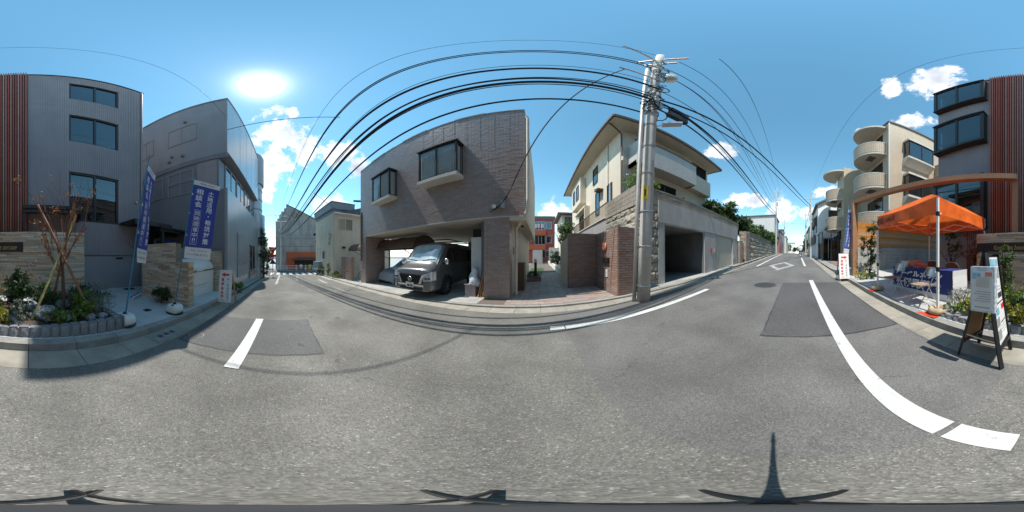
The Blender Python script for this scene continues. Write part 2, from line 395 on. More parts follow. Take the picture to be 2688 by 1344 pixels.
pm('yellow', (.72, .50, .02), .5)
pm('red', (.62, .03, .04), .5)
leafmat('orange_cloth', (.88, .175, .03), 0., 0., .28)
pm('blue_cloth', (.022, .038, .185), .75, var=.06, scale=4)
pm('flag_blue', (.035, .055, .30), .7, var=.05, scale=4)
pm('flag_white', (.66, .66, .66), .75, var=.04, scale=4)
pm('blue_pole', (.03, .20, .33), .4)
pm('tarp_blue', (.03, .11, .35), .6, var=.2, scale=3)
pm('ink', (.03, .03, .035), .7)
pm('ink_white', (.76, .76, .78), .7)
pm('ink_orange', (.10, .03, .012), .7)
pm('cyan', (.24, .46, .58), .6, var=.3, scale=18)
pm('wood', (.40, .215, .10), .6, var=.2, scale=9, rnd=.08)
pm('wood_fence', (.46, .22, .08), .55, var=.16, scale=10, rnd=.12, hue=.006)
pm('chair_brown', (.24, .105, .05), .5, var=.08)
pm('chair_seat', (.34, .27, .20), .5, var=.08)
pm('beige_tile', (.465, .375, .275), .55, var=.06, scale=3, rnd=.05, dirt=.14)
pm('beige_soffit', (.55, .50, .42), .8, var=.05, dirt=.12)
pm('beige_cap', (.60, .57, .51), .7, var=.05, dirt=.15)
pm('board', (.36, .20, .10), .7, var=.12, scale=6)
pm('van_paint', (.16, .163, .17), .25, .45, var=.02, coat=.8)
pm('van_trim', (.015, .015, .016), .5)
pm('chrome', (.75, .75, .76), .12, 1.0, var=.02)
pm('lamp_lens', (.72, .74, .76), .12, .35, var=.35, scale=26, coat=1)
pm('tyre', (.02, .02, .02), .8)
pm('cover_silver', (.44, .48, .54), .42, .35, var=.08, scale=5, bump=.5, bscale=9)
pm('plastic_film', (.62, .68, .74), .2, var=.3, scale=14, bump=1, bscale=26, spec=.8)
pm('far_wall', (.50, .49, .47), .8, var=.05, dirt=.15)
pm('far_concrete', (.37, .37, .355), .85, var=.12, scale=1.2, dirt=.45)
pm('shop_red', (.42, .095, .035), .6, dirt=.15)
pm('red_tile', (.40, .07, .045), .5, var=.08, dirt=.12)
pm('white_tile', (.80, .80, .79), .6, var=.03, dirt=.08)
pm('shirt', (.78, .79, .80), .8, var=.05)
pm('trousers', (.02, .02, .028), .8)
pm('skin', (.45, .28, .20), .6)
pm('hair', (.02, .018, .016), .6)
pm('sandbag', (.46, .36, .22), .7, var=.3, scale=10)
pm('red_sheet', (.62, .06, .02), .6)
pm('pink', (.72, .24, .17), .6, var=.1)
pm('blue_house', (.22, .25, .28), .6, var=.05, dirt=.12)
pm('screen_glass', (.36, .43, .43), .06, var=.3, scale=3, spec=1.0, coat=1.0)  # opaque van windscreen; its pale teal reflection is put into the base colour
glass('window_glass', (.6, .68, .72), .55)
def worn(m, under=(.17, .165, .155), lo=.60, hi=.66, scale=9.):
    nt = m.node_tree; N = nt.nodes; L = nt.links; b = N['Principled BSDF']; src = b.inputs['Base Color'].links[0].from_socket
    g = N.new('ShaderNodeNewGeometry'); n = N.new('ShaderNodeTexNoise'); n.inputs['Scale'].default_value = scale; n.inputs['Detail'].default_value = 12; n.inputs['Roughness'].default_value = .78; L.new(g.outputs['Position'], n.inputs['Vector'])
    r = N.new('ShaderNodeMapRange'); L.new(n.outputs[0], r.inputs[0]); r.inputs[1].default_value = lo; r.inputs[2].default_value = hi
    x = N.new('ShaderNodeMix'); x.data_type = 'RGBA'; L.new(r.outputs[0], x.inputs[0]); L.new(src, x.inputs[6]); x.inputs[7].default_value = (*under, 1); L.new(x.outputs[2], b.inputs['Base Color'])
worn(MT['paint'], lo=.59, hi=.65); worn(MT['paint_worn'], lo=.46, hi=.56)
glass('clear_glass', (.92, .94, .94), .95, ior=1.45); glass('windscreen', (.62, .72, .72), .7); glass('dark_glass', (.16, .19, .2), .35)
# ---------------------------------------------------------------- builders shared by many things
TEXTS = {}
def text_mesh(s, size=1.0, spacing=1.0, shear=0.0, bold=0.0, line=1.0):
    key = (s, size, spacing, shear, bold, line)
    if key in TEXTS: return TEXTS[key]
    cu = bpy.data.curves.new('lettering', 'FONT'); cu.body = s; cu.size = size; cu.align_x = 'CENTER'; cu.align_y = 'CENTER'
    cu.space_character = spacing; cu.shear = shear; cu.offset = bold; cu.space_line = line; cu.resolution_u = 3
    ob = bpy.data.objects.new('lettering', cu); COL.objects.link(ob)
    dg = bpy.context.evaluated_depsgraph_get(); dg.update()
    me = bpy.data.meshes.new_from_object(ob.evaluated_get(dg))
    bpy.data.objects.remove(ob); bpy.data.curves.remove(cu)
    vs = [tuple(v.co) for v in me.vertices]; fs = [tuple(p.vertices) for p in me.polygons]
    TEXTS[key] = (vs, fs); return TEXTS[key]
def lettering(name, s, F, a, b, c, size, m, parent, spacing=1.0, shear=0., bold=0., line=1.0, width=None, height=None, warp=None):
    vs, fs = text_mesh(s, size, spacing, shear, bold, line)
    if not vs: return None
    xs = [v[0] for v in vs]; ys = [v[1] for v in vs]
    cx, cy = (min(xs)+max(xs))/2, (min(ys)+max(ys))/2
    kx = width/(max(xs)-min(xs)) if width else 1; ky = height/(max(ys)-min(ys)) if height else (kx if width else 1)
    if height and not width: kx = ky
    mb = MB()
    fn = warp or (lambda p, q, r: F.p(p, q, r))
    mb.add([fn(a+(v[0]-cx)*kx, b+(v[1]-cy)*ky, c) for v in vs], fs)
    return mb.build(name, m, parent)
def unit_mesh(name, m, fn=None):
    mb = MB().box(-.5, .5, -.5, .5, -.5, .5)
    me = bpy.data.meshes.new(name); me.from_pydata(mb.v, [], mb.f); me.materials.append(m); return me
UNIT = {}
def piece(name, m, parent, F, a0, a1, b0, b1, c0, c1, me=None):
    """one brick, stone, slat or tile: an object of its own that shares its mesh with its like"""
    key = (name, m.name)
    if me is None:
        if key not in UNIT: UNIT[key] = unit_mesh(name, m)
        me = UNIT[key]
    ob = bpy.data.objects.new(name, me); COL.objects.link(ob); ob.parent = parent
    o0 = Vector(ORG[parent.name]); c = F.p((a0+a1)/2, (b0+b1)/2, (c0+c1)/2) - o0
    M = Matrix((F.u, F.v, F.n)).transposed().to_4x4()
    ob.matrix_local = Matrix.Translation(c) @ M @ Matrix.Diagonal((abs(a1-a0), abs(b1-b0), abs(c1-c0), 1))
    ORG[ob.name] = tuple(o0)
    return ob
def rock_faces(name, m, n, nx=6, ny=4, amp=.5, seed=1):
    out = []
    for k in range(n):
        rg = random.Random(seed+k); vs = []; fs = []
        for j in range(ny+1):
            for i in range(nx+1):
                u = i/nx-.5; v = j/ny-.5; e = (i in (0, nx)) or (j in (0, ny))
                vs.append((u, v, -.05+rg.uniform(-.06, .06) if e else .5-amp*rg.random()))
        for j in range(ny):
            for i in range(nx):
                q = j*(nx+1)+i; fs.append((q, q+1, q+nx+2, q+nx+1))
        me = bpy.data.meshes.new(name); me.from_pydata(vs, [], fs); me.materials.append(m)
        out.append(me)
    return out
def courses(a0, a1, b0, b1, w, h, gap, seed=0, jitter=0., bond=True, holes=()):
    """rectangles of a running bond, cut around holes"""
    rg = random.Random(seed); out = []; b = b0; k = 0
    while b < b1-1e-4:
        t = min(b+h, b1); a = a0-(w*rg.random() if jitter else (w/2 if (k % 2 and bond) else 0))
        while a < a1-1e-4:
            ww = w*(1+rg.uniform(-jitter, jitter)); p, q = max(a, a0), min(a+ww, a1)
            segs = [(p, q)]
            for (h0, h1, g0, g1) in holes:
                if t-gap > g0 and b < g1:
                    new = []
                    for (s0, s1) in segs:
                        if s1 <= h0 or s0 >= h1: new.append((s0, s1))
                        else:
                            if s0 < h0: new.append((s0, h0))
                            if s1 > h1: new.append((h1, s1))
                    segs = new
            for (s0, s1) in segs:
                if s1-s0 > gap*2.5: out.append((s0+gap/2, s1-gap/2, b+gap/2, t-gap/2))
            a += ww
        b += h; k += 1
    return out
def joined(mb, F, rects, c0, c1, rg=None, amp=0.):
    for (a0, a1, b0, b1) in rects:
        mb.fbox(F, a0, a1, b0, b1, c0, c1+(rg.uniform(-amp, amp) if rg else 0))
    return mb
def wall_holes(mb, F, a0, a1, b0, b1, holes, c0, c1):
    A = sorted({a0, a1, *[min(max(h[0], a0), a1) for h in holes], *[min(max(h[1], a0), a1) for h in holes]})
    for p, q in zip(A, A[1:]):
        m = (p+q)/2; hs = sorted([(h[2], h[3]) for h in holes if h[0] < m < h[1]]); b = b0
        for (g0, g1) in hs+[(b1, b1)]:
            if g0 > b+1e-5: mb.fbox(F, p, q, b, g0, c0, c1)
            b = max(b, g1)
    return mb
def window(parent, F, a0, a1, b0, b1, n=2, fw=.05, c=0., dep=.08, fm='window_frame', gm='window_glass', mull=None, curtain=None, room=.5, rail=None, name='window'):
    """frame as a part, each pane a sub-part, a dark room or curtain behind"""
    if a0 > a1: a0, a1 = a1, a0
    mb = MB(); g = mull or fw
    mb.fbox(F, a0, a1, b0, b0+fw, c-dep, c); mb.fbox(F, a0, a1, b1-fw, b1, c-dep, c)
    mb.fbox(F, a0, a0+fw, b0+fw, b1-fw, c-dep, c); mb.fbox(F, a1-fw, a1, b0+fw, b1-fw, c-dep, c)
    iw = (a1-a0-2*fw)/n
    for k in range(1, n):
        x = a0+fw+iw*k; mb.fbox(F, x-g/2, x+g/2, b0+fw, b1-fw, c-dep+.004, c-.004)
    if rail: mb.fbox(F, a0+fw, a1-fw, rail-.02, rail+.02, c-dep+.006, c-.006)
    w = mb.build(name, MT[fm], parent)
    for k in range(n):
        p = MB().fbox(F, a0+fw+iw*k+.002, a0+fw+iw*(k+1)-.002, b0+fw, b1-fw, c-dep*.62, c-dep*.5)
        p.build('pane', MT[gm], w)
    if curtain:
        q = MB(); k = max(3, int((a1-a0)/.11))
        q.grid(lambda u, v: F.p(a0+fw+(a1-a0-2*fw)*u, b0+fw+(b1-b0-2*fw)*v, c-dep-.05+.012*math.sin(u*k*6.2832)), k*8, 1)
        q.build('curtain', MT[curtain], w)
    if room:
        MB().fbox(F, a0+.01, a1-.01, b0+.01, b1-.01, c-dep-room-.02, c-dep-room).build('room_back', MT['room'], w)
    return w
def foliage(name, m, parent, blobs, n, size, seed=1, clump=.18, flat=.0, surf=.5, kind=None, loc=None, aspect=.5):
    rg = random.Random(seed); vs = []; fs = []
    vol = [b[3]*b[4]*b[5] for b in blobs]; tot = sum(vol)
    cl = []
    for b, vv in zip(blobs, vol):
        for _ in range(max(3, int(n*vv/tot/22))):
            while True:
                x, y, z = rg.uniform(-1, 1), rg.uniform(-1, 1), rg.uniform(-1, 1); q = x*x+y*y+z*z
                if .02 < q < 1: break
            k = (q**.5)**(-surf) if q < 1 else 1
            k = min(k, 1/(q**.5))
            cl.append((b[0]+x*k*b[3], b[1]+y*k*b[4], b[2]+z*k*b[5], min(b[3:6])*clump*2.2))
    for i in range(n):
        c = cl[rg.randrange(len(cl))]
        p = Vector((c[0]+rg.gauss(0, .5)*c[3], c[1]+rg.gauss(0, .5)*c[3], c[2]+rg.gauss(0, .5)*c[3]))
        d = Vector((rg.gauss(0, 1), rg.gauss(0, 1), rg.gauss(0, 1)*(1-flat))).normalized()
        u = d.orthogonal().normalized(); w = d.cross(u); t = rg.uniform(0, 6.28)
        e = u*math.cos(t)+w*math.sin(t); f = d.cross(e); s = size*rg.uniform(.55, 1.3)
        k = len(vs); vs += [p-e*s*.5, p+f*s*aspect*.5, p+e*s*.5, p-f*s*aspect*.5]; fs.append((k, k+1, k+2, k+3))
    mb = MB(); mb.v = [tuple(v) for v in vs]; mb.f = fs
    o = mb.build(name, m, parent, loc=loc)
    if kind: o['kind'] = kind
    return o
def branches(mb, p, d, ln, r, depth, rg, tips, spread=.6, up=.15, n=6, kids=(2, 3)):
    pts = [Vector(p)]; dd = Vector(d).normalized(); seg = 4
    for i in range(seg):
        dd = (dd+Vector((rg.gauss(0, .10), rg.gauss(0, .10), rg.gauss(0, .06)+up*.25))).normalized(); pts.append(pts[-1]+dd*ln/seg)
    mb.tube(pts, [r*(1-.4*i/seg) for i in range(seg+1)], n)
    if depth == 0: tips.append(pts[-1]); return
    tips.append(pts[-2])
    for k in range(rg.randint(*kids)):
        q = pts[rg.randint(2, seg)]; a = Vector((rg.gauss(0, 1), rg.gauss(0, 1), rg.gauss(0, .6))).normalized()
        branches(mb, q, (dd+a*spread+Vector((0, 0, up))).normalized(), ln*rg.uniform(.55, .8), r*.55, depth-1, rg, tips, spread, up, max(4, n-1), kids)
def tree(name, label, x, y, z, h, rad, leaf, n=2600, size=.16, seed=1, group=None, trunk_r=.09, crown_low=.35, bark='bark_dark', squash=1.0):
    rg = random.Random(seed); t = thing(name, label, 'tree', (x, y, z), group=group)
    mb = MB(); tips = []
    mb.tube([(x, y, z-.05), (x+.05*rg.uniform(-1, 1), y, z+h*.25), (x+.1*rg.uniform(-1, 1), y+.05, z+h*.5)], [trunk_r*1.25, trunk_r, trunk_r*.75], 8)
    for k in range(5):
        a = k*1.26+rg.random(); branches(mb, (x, y, z+h*(.3+.1*rg.random())), (math.cos(a)*.7, math.sin(a)*.7, .8), h*.28, trunk_r*.5, 1, rg, tips, n=5)
    mb.build('trunk', MT[bark], t)
    bl = []
    for k in range(9):
        a = rg.uniform(0, 6.28); rr = rad*rg.uniform(.15, .62); zz = z+h*(crown_low+(1-crown_low)*rg.uniform(.22, .8))
        s = rad*rg.uniform(.34, .56); bl.append((x+rr*math.cos(a), y+rr*math.sin(a), zz, s, s, s*.8*squash))
    foliage('crown', MT[leaf], t, bl, n, size, seed, clump=.2)
    return t
def shrub(name, label, x, y, z, h, rad, leaf, n=700, size=.07, seed=1, group=None, cat='shrub', blobs=3, aspect=.5):
    rg = random.Random(seed); t = thing(name, label, cat, (x, y, z), group=group)
    mb = MB()
    for k in range(5):
        a = rg.uniform(0, 6.28); mb.tube([(x, y, z-.03), (x+.3*rad*math.cos(a), y+.3*rad*math.sin(a), z+h*.5), (x+.6*rad*math.cos(a), y+.6*rad*math.sin(a), z+h*.85)], [.012, .009, .004], 5)
    mb.build('stem', MT['bark_dark'], t)
    bl = []
    for k in range(blobs):
        a = rg.uniform(0, 6.28); rr = rad*.4*(k > 0)
        bl.append((x+rr*math.cos(a), y+rr*math.sin(a), z+h*(.5+.12*rg.uniform(-1, 1)), rad*.72, rad*.72, h*.45))
    foliage('leaves', MT[leaf], t, bl, n, size, seed, clump=.16, aspect=aspect)
    return t
def ribbon(name, m, x0, x1, y0, y1, dz, step=1.0, yf=None):
    """sheet that follows the street's slope; y0/y1 numbers or functions of x"""
    xs = [x0]; bp = [a for a, _ in ZP if x0 < a < x1]
    k = max(1, int((x1-x0)/step))
    xs = sorted(set([round(x0+(x1-x0)*i/k, 4) for i in range(k+1)]+bp))
    f0 = y0 if callable(y0) else (lambda x: y0); f1 = y1 if callable(y1) else (lambda x: y1)
    mb = MB(); vs = []
    for x in xs: vs += [(x, f0(x), zr(x)+dz), (x, f1(x), zr(x)+dz)]
    mb.add(vs, [(2*i, 2*i+2, 2*i+3, 2*i+1) for i in range(len(xs)-1)])
    o = mb.build(name, m); return struct(o)
# ================================================================ SETTING
mb = MB(); xs = sorted(set([a for a, _ in ZP]+[-30, -24.6, -18.9, 15, 25, 50, 80, 200])); ys = [-400, -60, -12, -2.0, 3.9, 12, 60, 400]
mb.add([(x, y, zr(x)-.10) for x in xs for y in ys], [(i*len(ys)+j, (i+1)*len(ys)+j, (i+1)*len(ys)+j+1, i*len(ys)+j+1) for i in range(len(xs)-1) for j in range(len(ys)-1)])
struct(mb.build('ground', MT['terrain']))
ribbon('road', MT['asphalt_coarse'], -19.0, .43, -1.58, 3.55, 0)
def seam(x): return 0
mb = MB(); rg = random.Random(3)
struct(ribbon('road', MT['asphalt_fine'], .43, 30, -1.58, 3.55, 0))
struct(ribbon('road', MT['asphalt_far'], 30, 220, -1.9, 3.75, 0, 10))
def patch(m, x0, x1, y0, y1, seed):
    # a resurfaced rectangle with a slightly ragged edge and a tar seam under it
    for k, (grow, dz, mm_) in enumerate(((.022, .003, 'tar'), (0, .006, m))):
        rp = random.Random(seed+k); nx_ = int((x1-x0)/.12); ny_ = int((y1-y0)/.12); mb = MB()
        def f(u, v):
            x = x0-grow+(x1-x0+2*grow)*u; y = y0-grow+(y1-y0+2*grow)*v; j = .010+.006*k
            if u in (0., 1.): x += rp.uniform(-j, j)
            if v in (0., 1.): y += rp.uniform(-j, j)
            return (x, y, zr(x)+dz)
        mb.grid(f, nx_, ny_); struct(mb.build('road_patch', MT[mm_]))
pm('tar', (.05, .05, .052), .6)
patch('asphalt_patch', 2.2, 5.95, -1.55, .48, 5); patch('asphalt_mid', -3.5, -2.0, -1.5, .48, 9)
mb = MB(); mb.box(-24.8, -19.0, -90, 90, -1.1, -.925); struct(mb.build('cross_road', MT['asphalt_far']))
mb = MB(); mb.box(-400, -24.8, -90, 90, -1.2, -.90); struct(mb.build('far_pavement', MT['concrete']))
# road paint
def paint(x0, x1, y0, y1, m='paint', dz=.009): return ribbon('road_marking', MT[m], x0, x1, y0, y1, dz, .5)
paint(-3.55, -1.58, -.62, -.46); paint(.13, .405, -.65, -.49); paint(.445, 6.42, -.65, -.49); paint(11.1, 19.4, -.66, -.51)
paint(-18.1, -10.1, -.60, -.44, 'paint_worn'); paint(.16, .40, 2.62, 2.77); paint(.42, 4.45, 2.62, 2.77); paint(10.9, 33, 2.62, 2.78); paint(-12.6, -10.1, 2.60, 2.78, 'paint_worn'); paint(24, 32, -.66, -.51); paint(-8.5, -6.2, 2.62, 2.66, 'paint_worn')
for k in range(8):
    y = -1.75+k*.78; ob = MB().box(-21.6, -19.3, y, y+.40, -.92, -.918).build('road_marking', MT['paint']); struct(ob)
dia = [(9.12, 1.1), (11.35, 1.95), (14.1, 1.0), (11.5, .13)]; cx, cy = 11.5, 1.04; mb = MB()
for i in range(4):
    a, b = dia[i], dia[(i+1) % 4]; k = .62
    ins = lambda p: (cx+(p[0]-cx)*k, cy+(p[1]-cy)*(k+.02))
    N_ = 6
    for j in range(N_):
        t0, t1 = j/N_, (j+1)/N_
        q = [tuple(a[m]+(b[m]-a[m])*t for m in (0, 1)) for t in (t0, t1)]; r_ = [ins(p) for p in q]
        mb.add([(x, y, zr(x)+.009) for x, y in (q[0], q[1], r_[1], r_[0])], [(0, 1, 2, 3)])
struct(mb.build('road_marking', MT['paint_worn']))
def road_glyph(ch, xc):
    vs, fs = text_mesh(ch, 1, 1, 0, .015, 1)
    X = [v[0] for v in vs]; Yv = [v[1] for v in vs]; w = max(X)-min(X); h = max(Yv)-min(Yv)
    mb = MB(); pts = []
    for v in vs:
        a = (v[0]-min(X))/w-.5; b = (v[1]-min(Yv))/h-.5
        x = xc-b*1.15; pts.append((x, 1.15+a*.8, zr(x)+.009))
    mb.add(pts, fs); struct(mb.build('road_marking', MT['paint_worn']))
for ch, xc in (('止', -15.6), ('ま', -14.1), ('れ', -12.6)): road_glyph(ch, xc)
# gutters and kerbs, stone by stone
def strip_pieces(name, pname, m, x0, x1, y0, y1, dz0, dz1, step, gap=.008, seam=None):
    root = struct(ribbon(name, seam or MT['stone_joint'], x0, x1, y0+.004, y1-.004, dz1-.012)); root.name = name
    x = x0; key = (pname, m.name)
    while x < x1-.05:
        e = min(x+step, x1); c = (x+e)/2; s = (zr(e)-zr(x))/(e-x); l = e-x-gap
        F = Fr((c, 0, zr(c)), (1, 0, s), Vector((1, 0, s)).normalized().cross(Vector((0, -1, 0))))
        F = Fr((c, 0, zr(c)), (1, 0, s), (0, 1, 0))
        piece(pname, m, root, F, -l/2, l/2, y0, y1, dz0, dz1); x = e
    return root
strip_pieces('gutter', 'gutter_slab', MT['gutter'], -6.6, 9.0, -1.965, -1.575, -.06, .004, .6)
ribbon('gutter', MT['gutter'], -15.5, -6.6, -1.96, -1.58, .003); ribbon('gutter', MT['gutter'], 9, 60, -1.96, -1.58, .003)
strip_pieces('kerb', 'kerb_stone', MT['kerb'], -6.6, 9.0, -2.115, -1.97, -.06, .12, .6)
strip_pieces('gutter', 'gutter_slab', MT['gutter'], -12, 8.0, 3.55, 3.93, -.06, .004, .6)
ribbon('gutter', MT['gutter'], 8, 60, 3.55, 3.95, .003); ribbon('gutter', MT['gutter'], -17, -12, 3.4, 3.9, .003)
strip_pieces('kerb', 'kerb_stone', MT['kerb'], -12, 10.0, 3.94, 4.08, -.06, .045, .6)
# forecourts
def apz(x, y): return zr(x)+.12+.055*max(0, -y-2.1)
mb = MB(); xs = [-6.7+.5*i for i in range(32)]; ys = [-2.12, -3, -4, -5.3]
mb.add([(x, y, apz(x, y)) for x in xs for y in ys], [(i*4+j, i*4+j+1, (i+1)*4+j+1, (i+1)*4+j) for i in range(31) for j in range(3)])
struct(mb.build('forecourt', MT['apron']))
ribbon('carport_floor', MT['concrete'], -13, -1.7, 4.085, 14, .047)
ribbon('house_apron', MT['concrete'], 2.9, 12, 4.085, 4.6, .05)
ribbon('pavement', MT['kerb'], 9, 60, -2.6, -1.97, .08); ribbon('pavement', MT['kerb'], 10, 60, 3.96, 4.6, .08)
ribbon('pavement', MT['concrete'], -19, -12, 3.9, 4.6, .06); ribbon('pavement', MT['concrete'], -17.5, -6.7, -2.6, -1.97, .06)
# alley paving, tile by tile
mb = MB(); root = struct(ribbon('alley_paving', MT['paver_joint'], -1.7, 3.0, 4.085, 30, .040))
def tilt(x): return (zr(x+.1)-zr(x-.1))/.2
Fp = Fr((0, 0, 0), (1, 0, .047), (0, 1, 0))
for r_ in courses(-.95, 2.05, 4.10, 4.9, .30, .10, .008, bond=True): piece('paving_brick', MT['paver'], root, Fp, *r_, -.02, .050)
for r_ in courses(-.95, 2.05, 4.9, 12.0, .30, .30, .012, bond=False): piece('paving_tile', MT['paver'], root, Fp, *r_, -.02, .050)
# manholes and lids
def disc(name, label, x, y, r, m, dz, cat='manhole'):
    t = thing(name, label, cat, (x, y, zr(x)))
    s = tilt(x); F = Fr((x, y, zr(x)+dz), (1, 0, s), (0, 1, 0)); mb = MB(); n = 28
    mb.prism([(r*math.cos(6.2832*i/n), r*math.sin(6.2832*i/n)) for i in range(n)], F, -.03, .003); mb.build('rim', MT['asphalt_mid'] if r > .2 else MT['gutter'], t)
    mb = MB(); mb.prism([(r*.92*math.cos(6.2832*i/n), r*.92*math.sin(6.2832*i/n)) for i in range(n)], F, -.02, .006); c = mb.build('lid', m, t)
    if r > .15:
        mb = MB()
        for i in range(-5, 6):
            for j in range(-5, 6):
                a, b = i*r*.16, j*r*.16
                if a*a+b*b < (r*.82)**2: mb.fbox(F, a-r*.055, a+r*.055, b-r*.055, b+r*.055, .006, .010)
        o = mb.build('stud', m, c); o['kind'] = 'stuff'
    return t
disc('manhole_cover', 'large round iron manhole cover in the road beside the dark patch', 5.55, 1.08, .40, MT['iron'], .006)
disc('manhole_cover', 'small round metal lid in asphalt beside the left gutter', -2.3, -1.38, .13, MT['asphalt_fine'], .004)
t = thing('gutter_cover', 'rectangular iron access cover set in the shaded left gutter', 'manhole', (-2.0, -1.77, zr(-2)))
F = Fr((-2.0, -1.77, zr(-2)+.005), (1, 0, tilt(-2)), (0, 1, 0)); MB().fbox(F, -.33, .33, -.17, .17, -.02, .006).build('lid', MT['gutter'], t)
mb = MB(); mb.fbox(F, -.30, .30, -.15, .15, .006, .009); q = mb.build('plate', MT['kerb'], t)
for i in range(3):
    mb = MB(); mb.prism([(.045*math.cos(k)+(i-1)*.14, .045*math.sin(k)) for k in [j*.5236 for j in range(12)]], F, .009, .012); mb.build('key_hole', MT['iron'], q)
for i, (x, y, lab) in enumerate(((-2.15, -4.35, 'dark drain grate on forecourt behind the planter end'), (-3.35, -4.75, 'dark drain grate on forecourt near the grey wall'), (-2.42, -2.72, 'small dark round lid between the two flag bases'))):
    z = apz(x, y); t = thing('drain_grate', lab, 'drain', (x, y, z))
    MB().box(x-.2+.12*(i == 2), x+.2-.12*(i == 2), y-.13+.06*(i == 2), y+.13-.06*(i == 2), z-.03, z+.012).build('grate_frame', MT['iron'], t)
    mb = MB()
    for k in range(6):
        if i < 2: mb.box(x-.17+k*.06, x-.15+k*.06, y-.11, y+.11, z+.012, z+.02)
        else: mb.box(x-.06+k*.02, x-.05+k*.02, y-.05, y+.05, z+.012, z+.016)
    mb.build('bar', MT['black_matt'], t)
# ================================================================ NEAR SIDE (-Y): grey terrace house
NY = facing('+Y', 0)                      # a = -x, c = y
def nx(x): return -x
GY = -5.0; GT = 11.35
t = thing('apartment_building', 'grey ribbed three storey apartment block with reddish vertical louvers in its middle', 'building', (0, GY, .2))
F = facing('+Y', GY)
winL = [(1.27, 3.09, 2.43, 4.25), (1.27, 3.09, 5.7, 7.4), (1.27, 3.09, 8.75, 10.5)]
body = MB(); wall_holes(body, F, -4.2, 4.2, 1.32, GT, winL+[(-4.2, -2.1, 5.85, 7.55), (-4.2, -2.1, 8.95, 10.85), (-4.2, -2.1, 2.3, 4.1)], -.22, 0)
body.box(-4.2, 4.2, -13, GY-.24, 0, GT-.02)
w = body.build('wall', MT['siding_grey'], t)
ribs = MB(); a = -4.2; holes = winL+[(-4.2, -2.1, 5.85, 7.55), (-4.2, -2.1, 8.95, 10.85), (-4.2, -2.1, 2.3, 4.1), (-2.0, 0, 1.3, GT)]
while a < 4.2:
    segs = [(1.34, GT-.02)]
    for h in holes:
        if h[0]-.03 < a < h[1]: 
            ns = []
            for s in segs:
                if h[2] > s[0]+.02: ns.append((s[0], min(s[1], h[2])))
                if h[3] < s[1]-.02: ns.append((max(s[0], h[3]), s[1]))
            segs = ns
    for s in segs: ribs.fbox(F, a, a+.045, s[0], s[1], 0, .014)
    a += .075
ribs.build('rib', MT['siding_grey'], w)['kind'] = 'stuff'
MB().fbox(F, -4.24, 4.24, GT, GT+.06, -8, .05).build('coping', MT['window_frame'], t)
base = MB(); base.fbox(F, 1.55, 4.2, -.3, 1.30, -.2, -.03); base.fbox(F, -4.2, 1.55, -.3, 1.30, -.2, -.03); base.build('plinth', MT['base_grey'], t)
for (a0, a1, b0, b1) in winL: window(t, F, a0, a1, b0, b1, 2, .07, -.03, .1, mull=.08, rail=None)
# bay windows on the other side of the louvers
for (b0, b1) in ((5.85, 7.55), (8.95, 10.85), (2.3, 4.1)):
    Fb = facing('+Y', GY+.32)
    wb = window(t, Fb, -4.12, -2.16, b0, b1, 2, .07, 0, .08, mull=.09, name='bay_window')
    m2 = MB(); m2.fbox(Fb, -4.2, -2.08, b1+.002, b1+.07, -.34, .05); m2.fbox(Fb, -4.2, -2.08, b0-.06, b0-.002, -.34, .03); m2.fbox(Fb, -2.158, -2.10, b0, b1, -.34, -.004); m2.fbox(Fb, -4.18, -4.122, b0, b1, -.34, -.004)
    m2.build('bay_frame', MT['window_frame'], wb)
# louvers, bar by bar
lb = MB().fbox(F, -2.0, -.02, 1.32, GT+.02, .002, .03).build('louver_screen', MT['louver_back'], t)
n = 26
for i in range(n):
    a = -1.98+i*(1.96/n); piece('louver_bar', MT['louver'], lb, F, a, a+.042, 2.05, GT+.14, .05, .13)
for z in (2.3, 5.0, 7.9, 10.9): MB().fbox(F, -2.0, -.02, z, z+.05, .03, .049).build('louver_rail', MT['black'], lb)
# entrance canopy behind the stone wall and the side porch
m2 = MB(); Fc = facing('+Y', GY+.02); m2.fbox(Fc, -.15, 1.55, 2.62, 2.72, .0, .62); m2.fbox(Fc, -.15, 1.55, 2.50, 2.58, .56, .62); m2.fbox(Fc, -.15, -.08, 1.4, 2.62, .5, .58); m2.fbox(Fc, 1.45, 1.52, 2.35, 2.62, .03, .6)
m2.build('entrance_canopy', MT['black'], t)
m2 = MB(); m2.fbox(Fc, 3.1, 4.9, 2.42, 2.50, 0, .95); m2.fbox(Fc, 3.1, 4.9, 2.34, 2.42, .89, .95); m2.build('side_canopy', MT['black'], t)
m2 = MB(); m2.box(-4.9, -4.19, -6.2, -5.06, -.1, 2.3); m2.build('side_door', MT['black_matt'], t)
m2 = MB(); m2.fbox(F, 3.55, 3.65, 1.66, 1.78, .016, .09); m2.build('spigot_box', MT['siding_grey'], t)
m2 = MB(); m2.lathe((-3.85, GY+.06, 3.42), [(.0, -.03), (.05, -.02), (.06, .03), (.03, .06)], 10); m2.build('wall_lamp', MT['alu'], t)
m2 = MB(); m2.fbox(F, 3.0, 3.28, 1.19, 1.25, -.031, -.01); m2.build('vent_slot', MT['black'], t)
m2 = MB(); m2.fbox(F, -2.9, -2.1, .2, 2.25, -.029, .01); m2.build('entrance_door', MT['louver_back'], t)

for z in (4.72, 8.05): MB().fbox(F, .02, 4.2, z, z+.018, .0145, .018).build('panel_joint', MT['base_grey'], t)
MB().tube([(-4.12, GY+.06, .2), (-4.12, GY+.06, GT-.1)], .035, 8).build('downpipe', MT['siding_grey'], t)
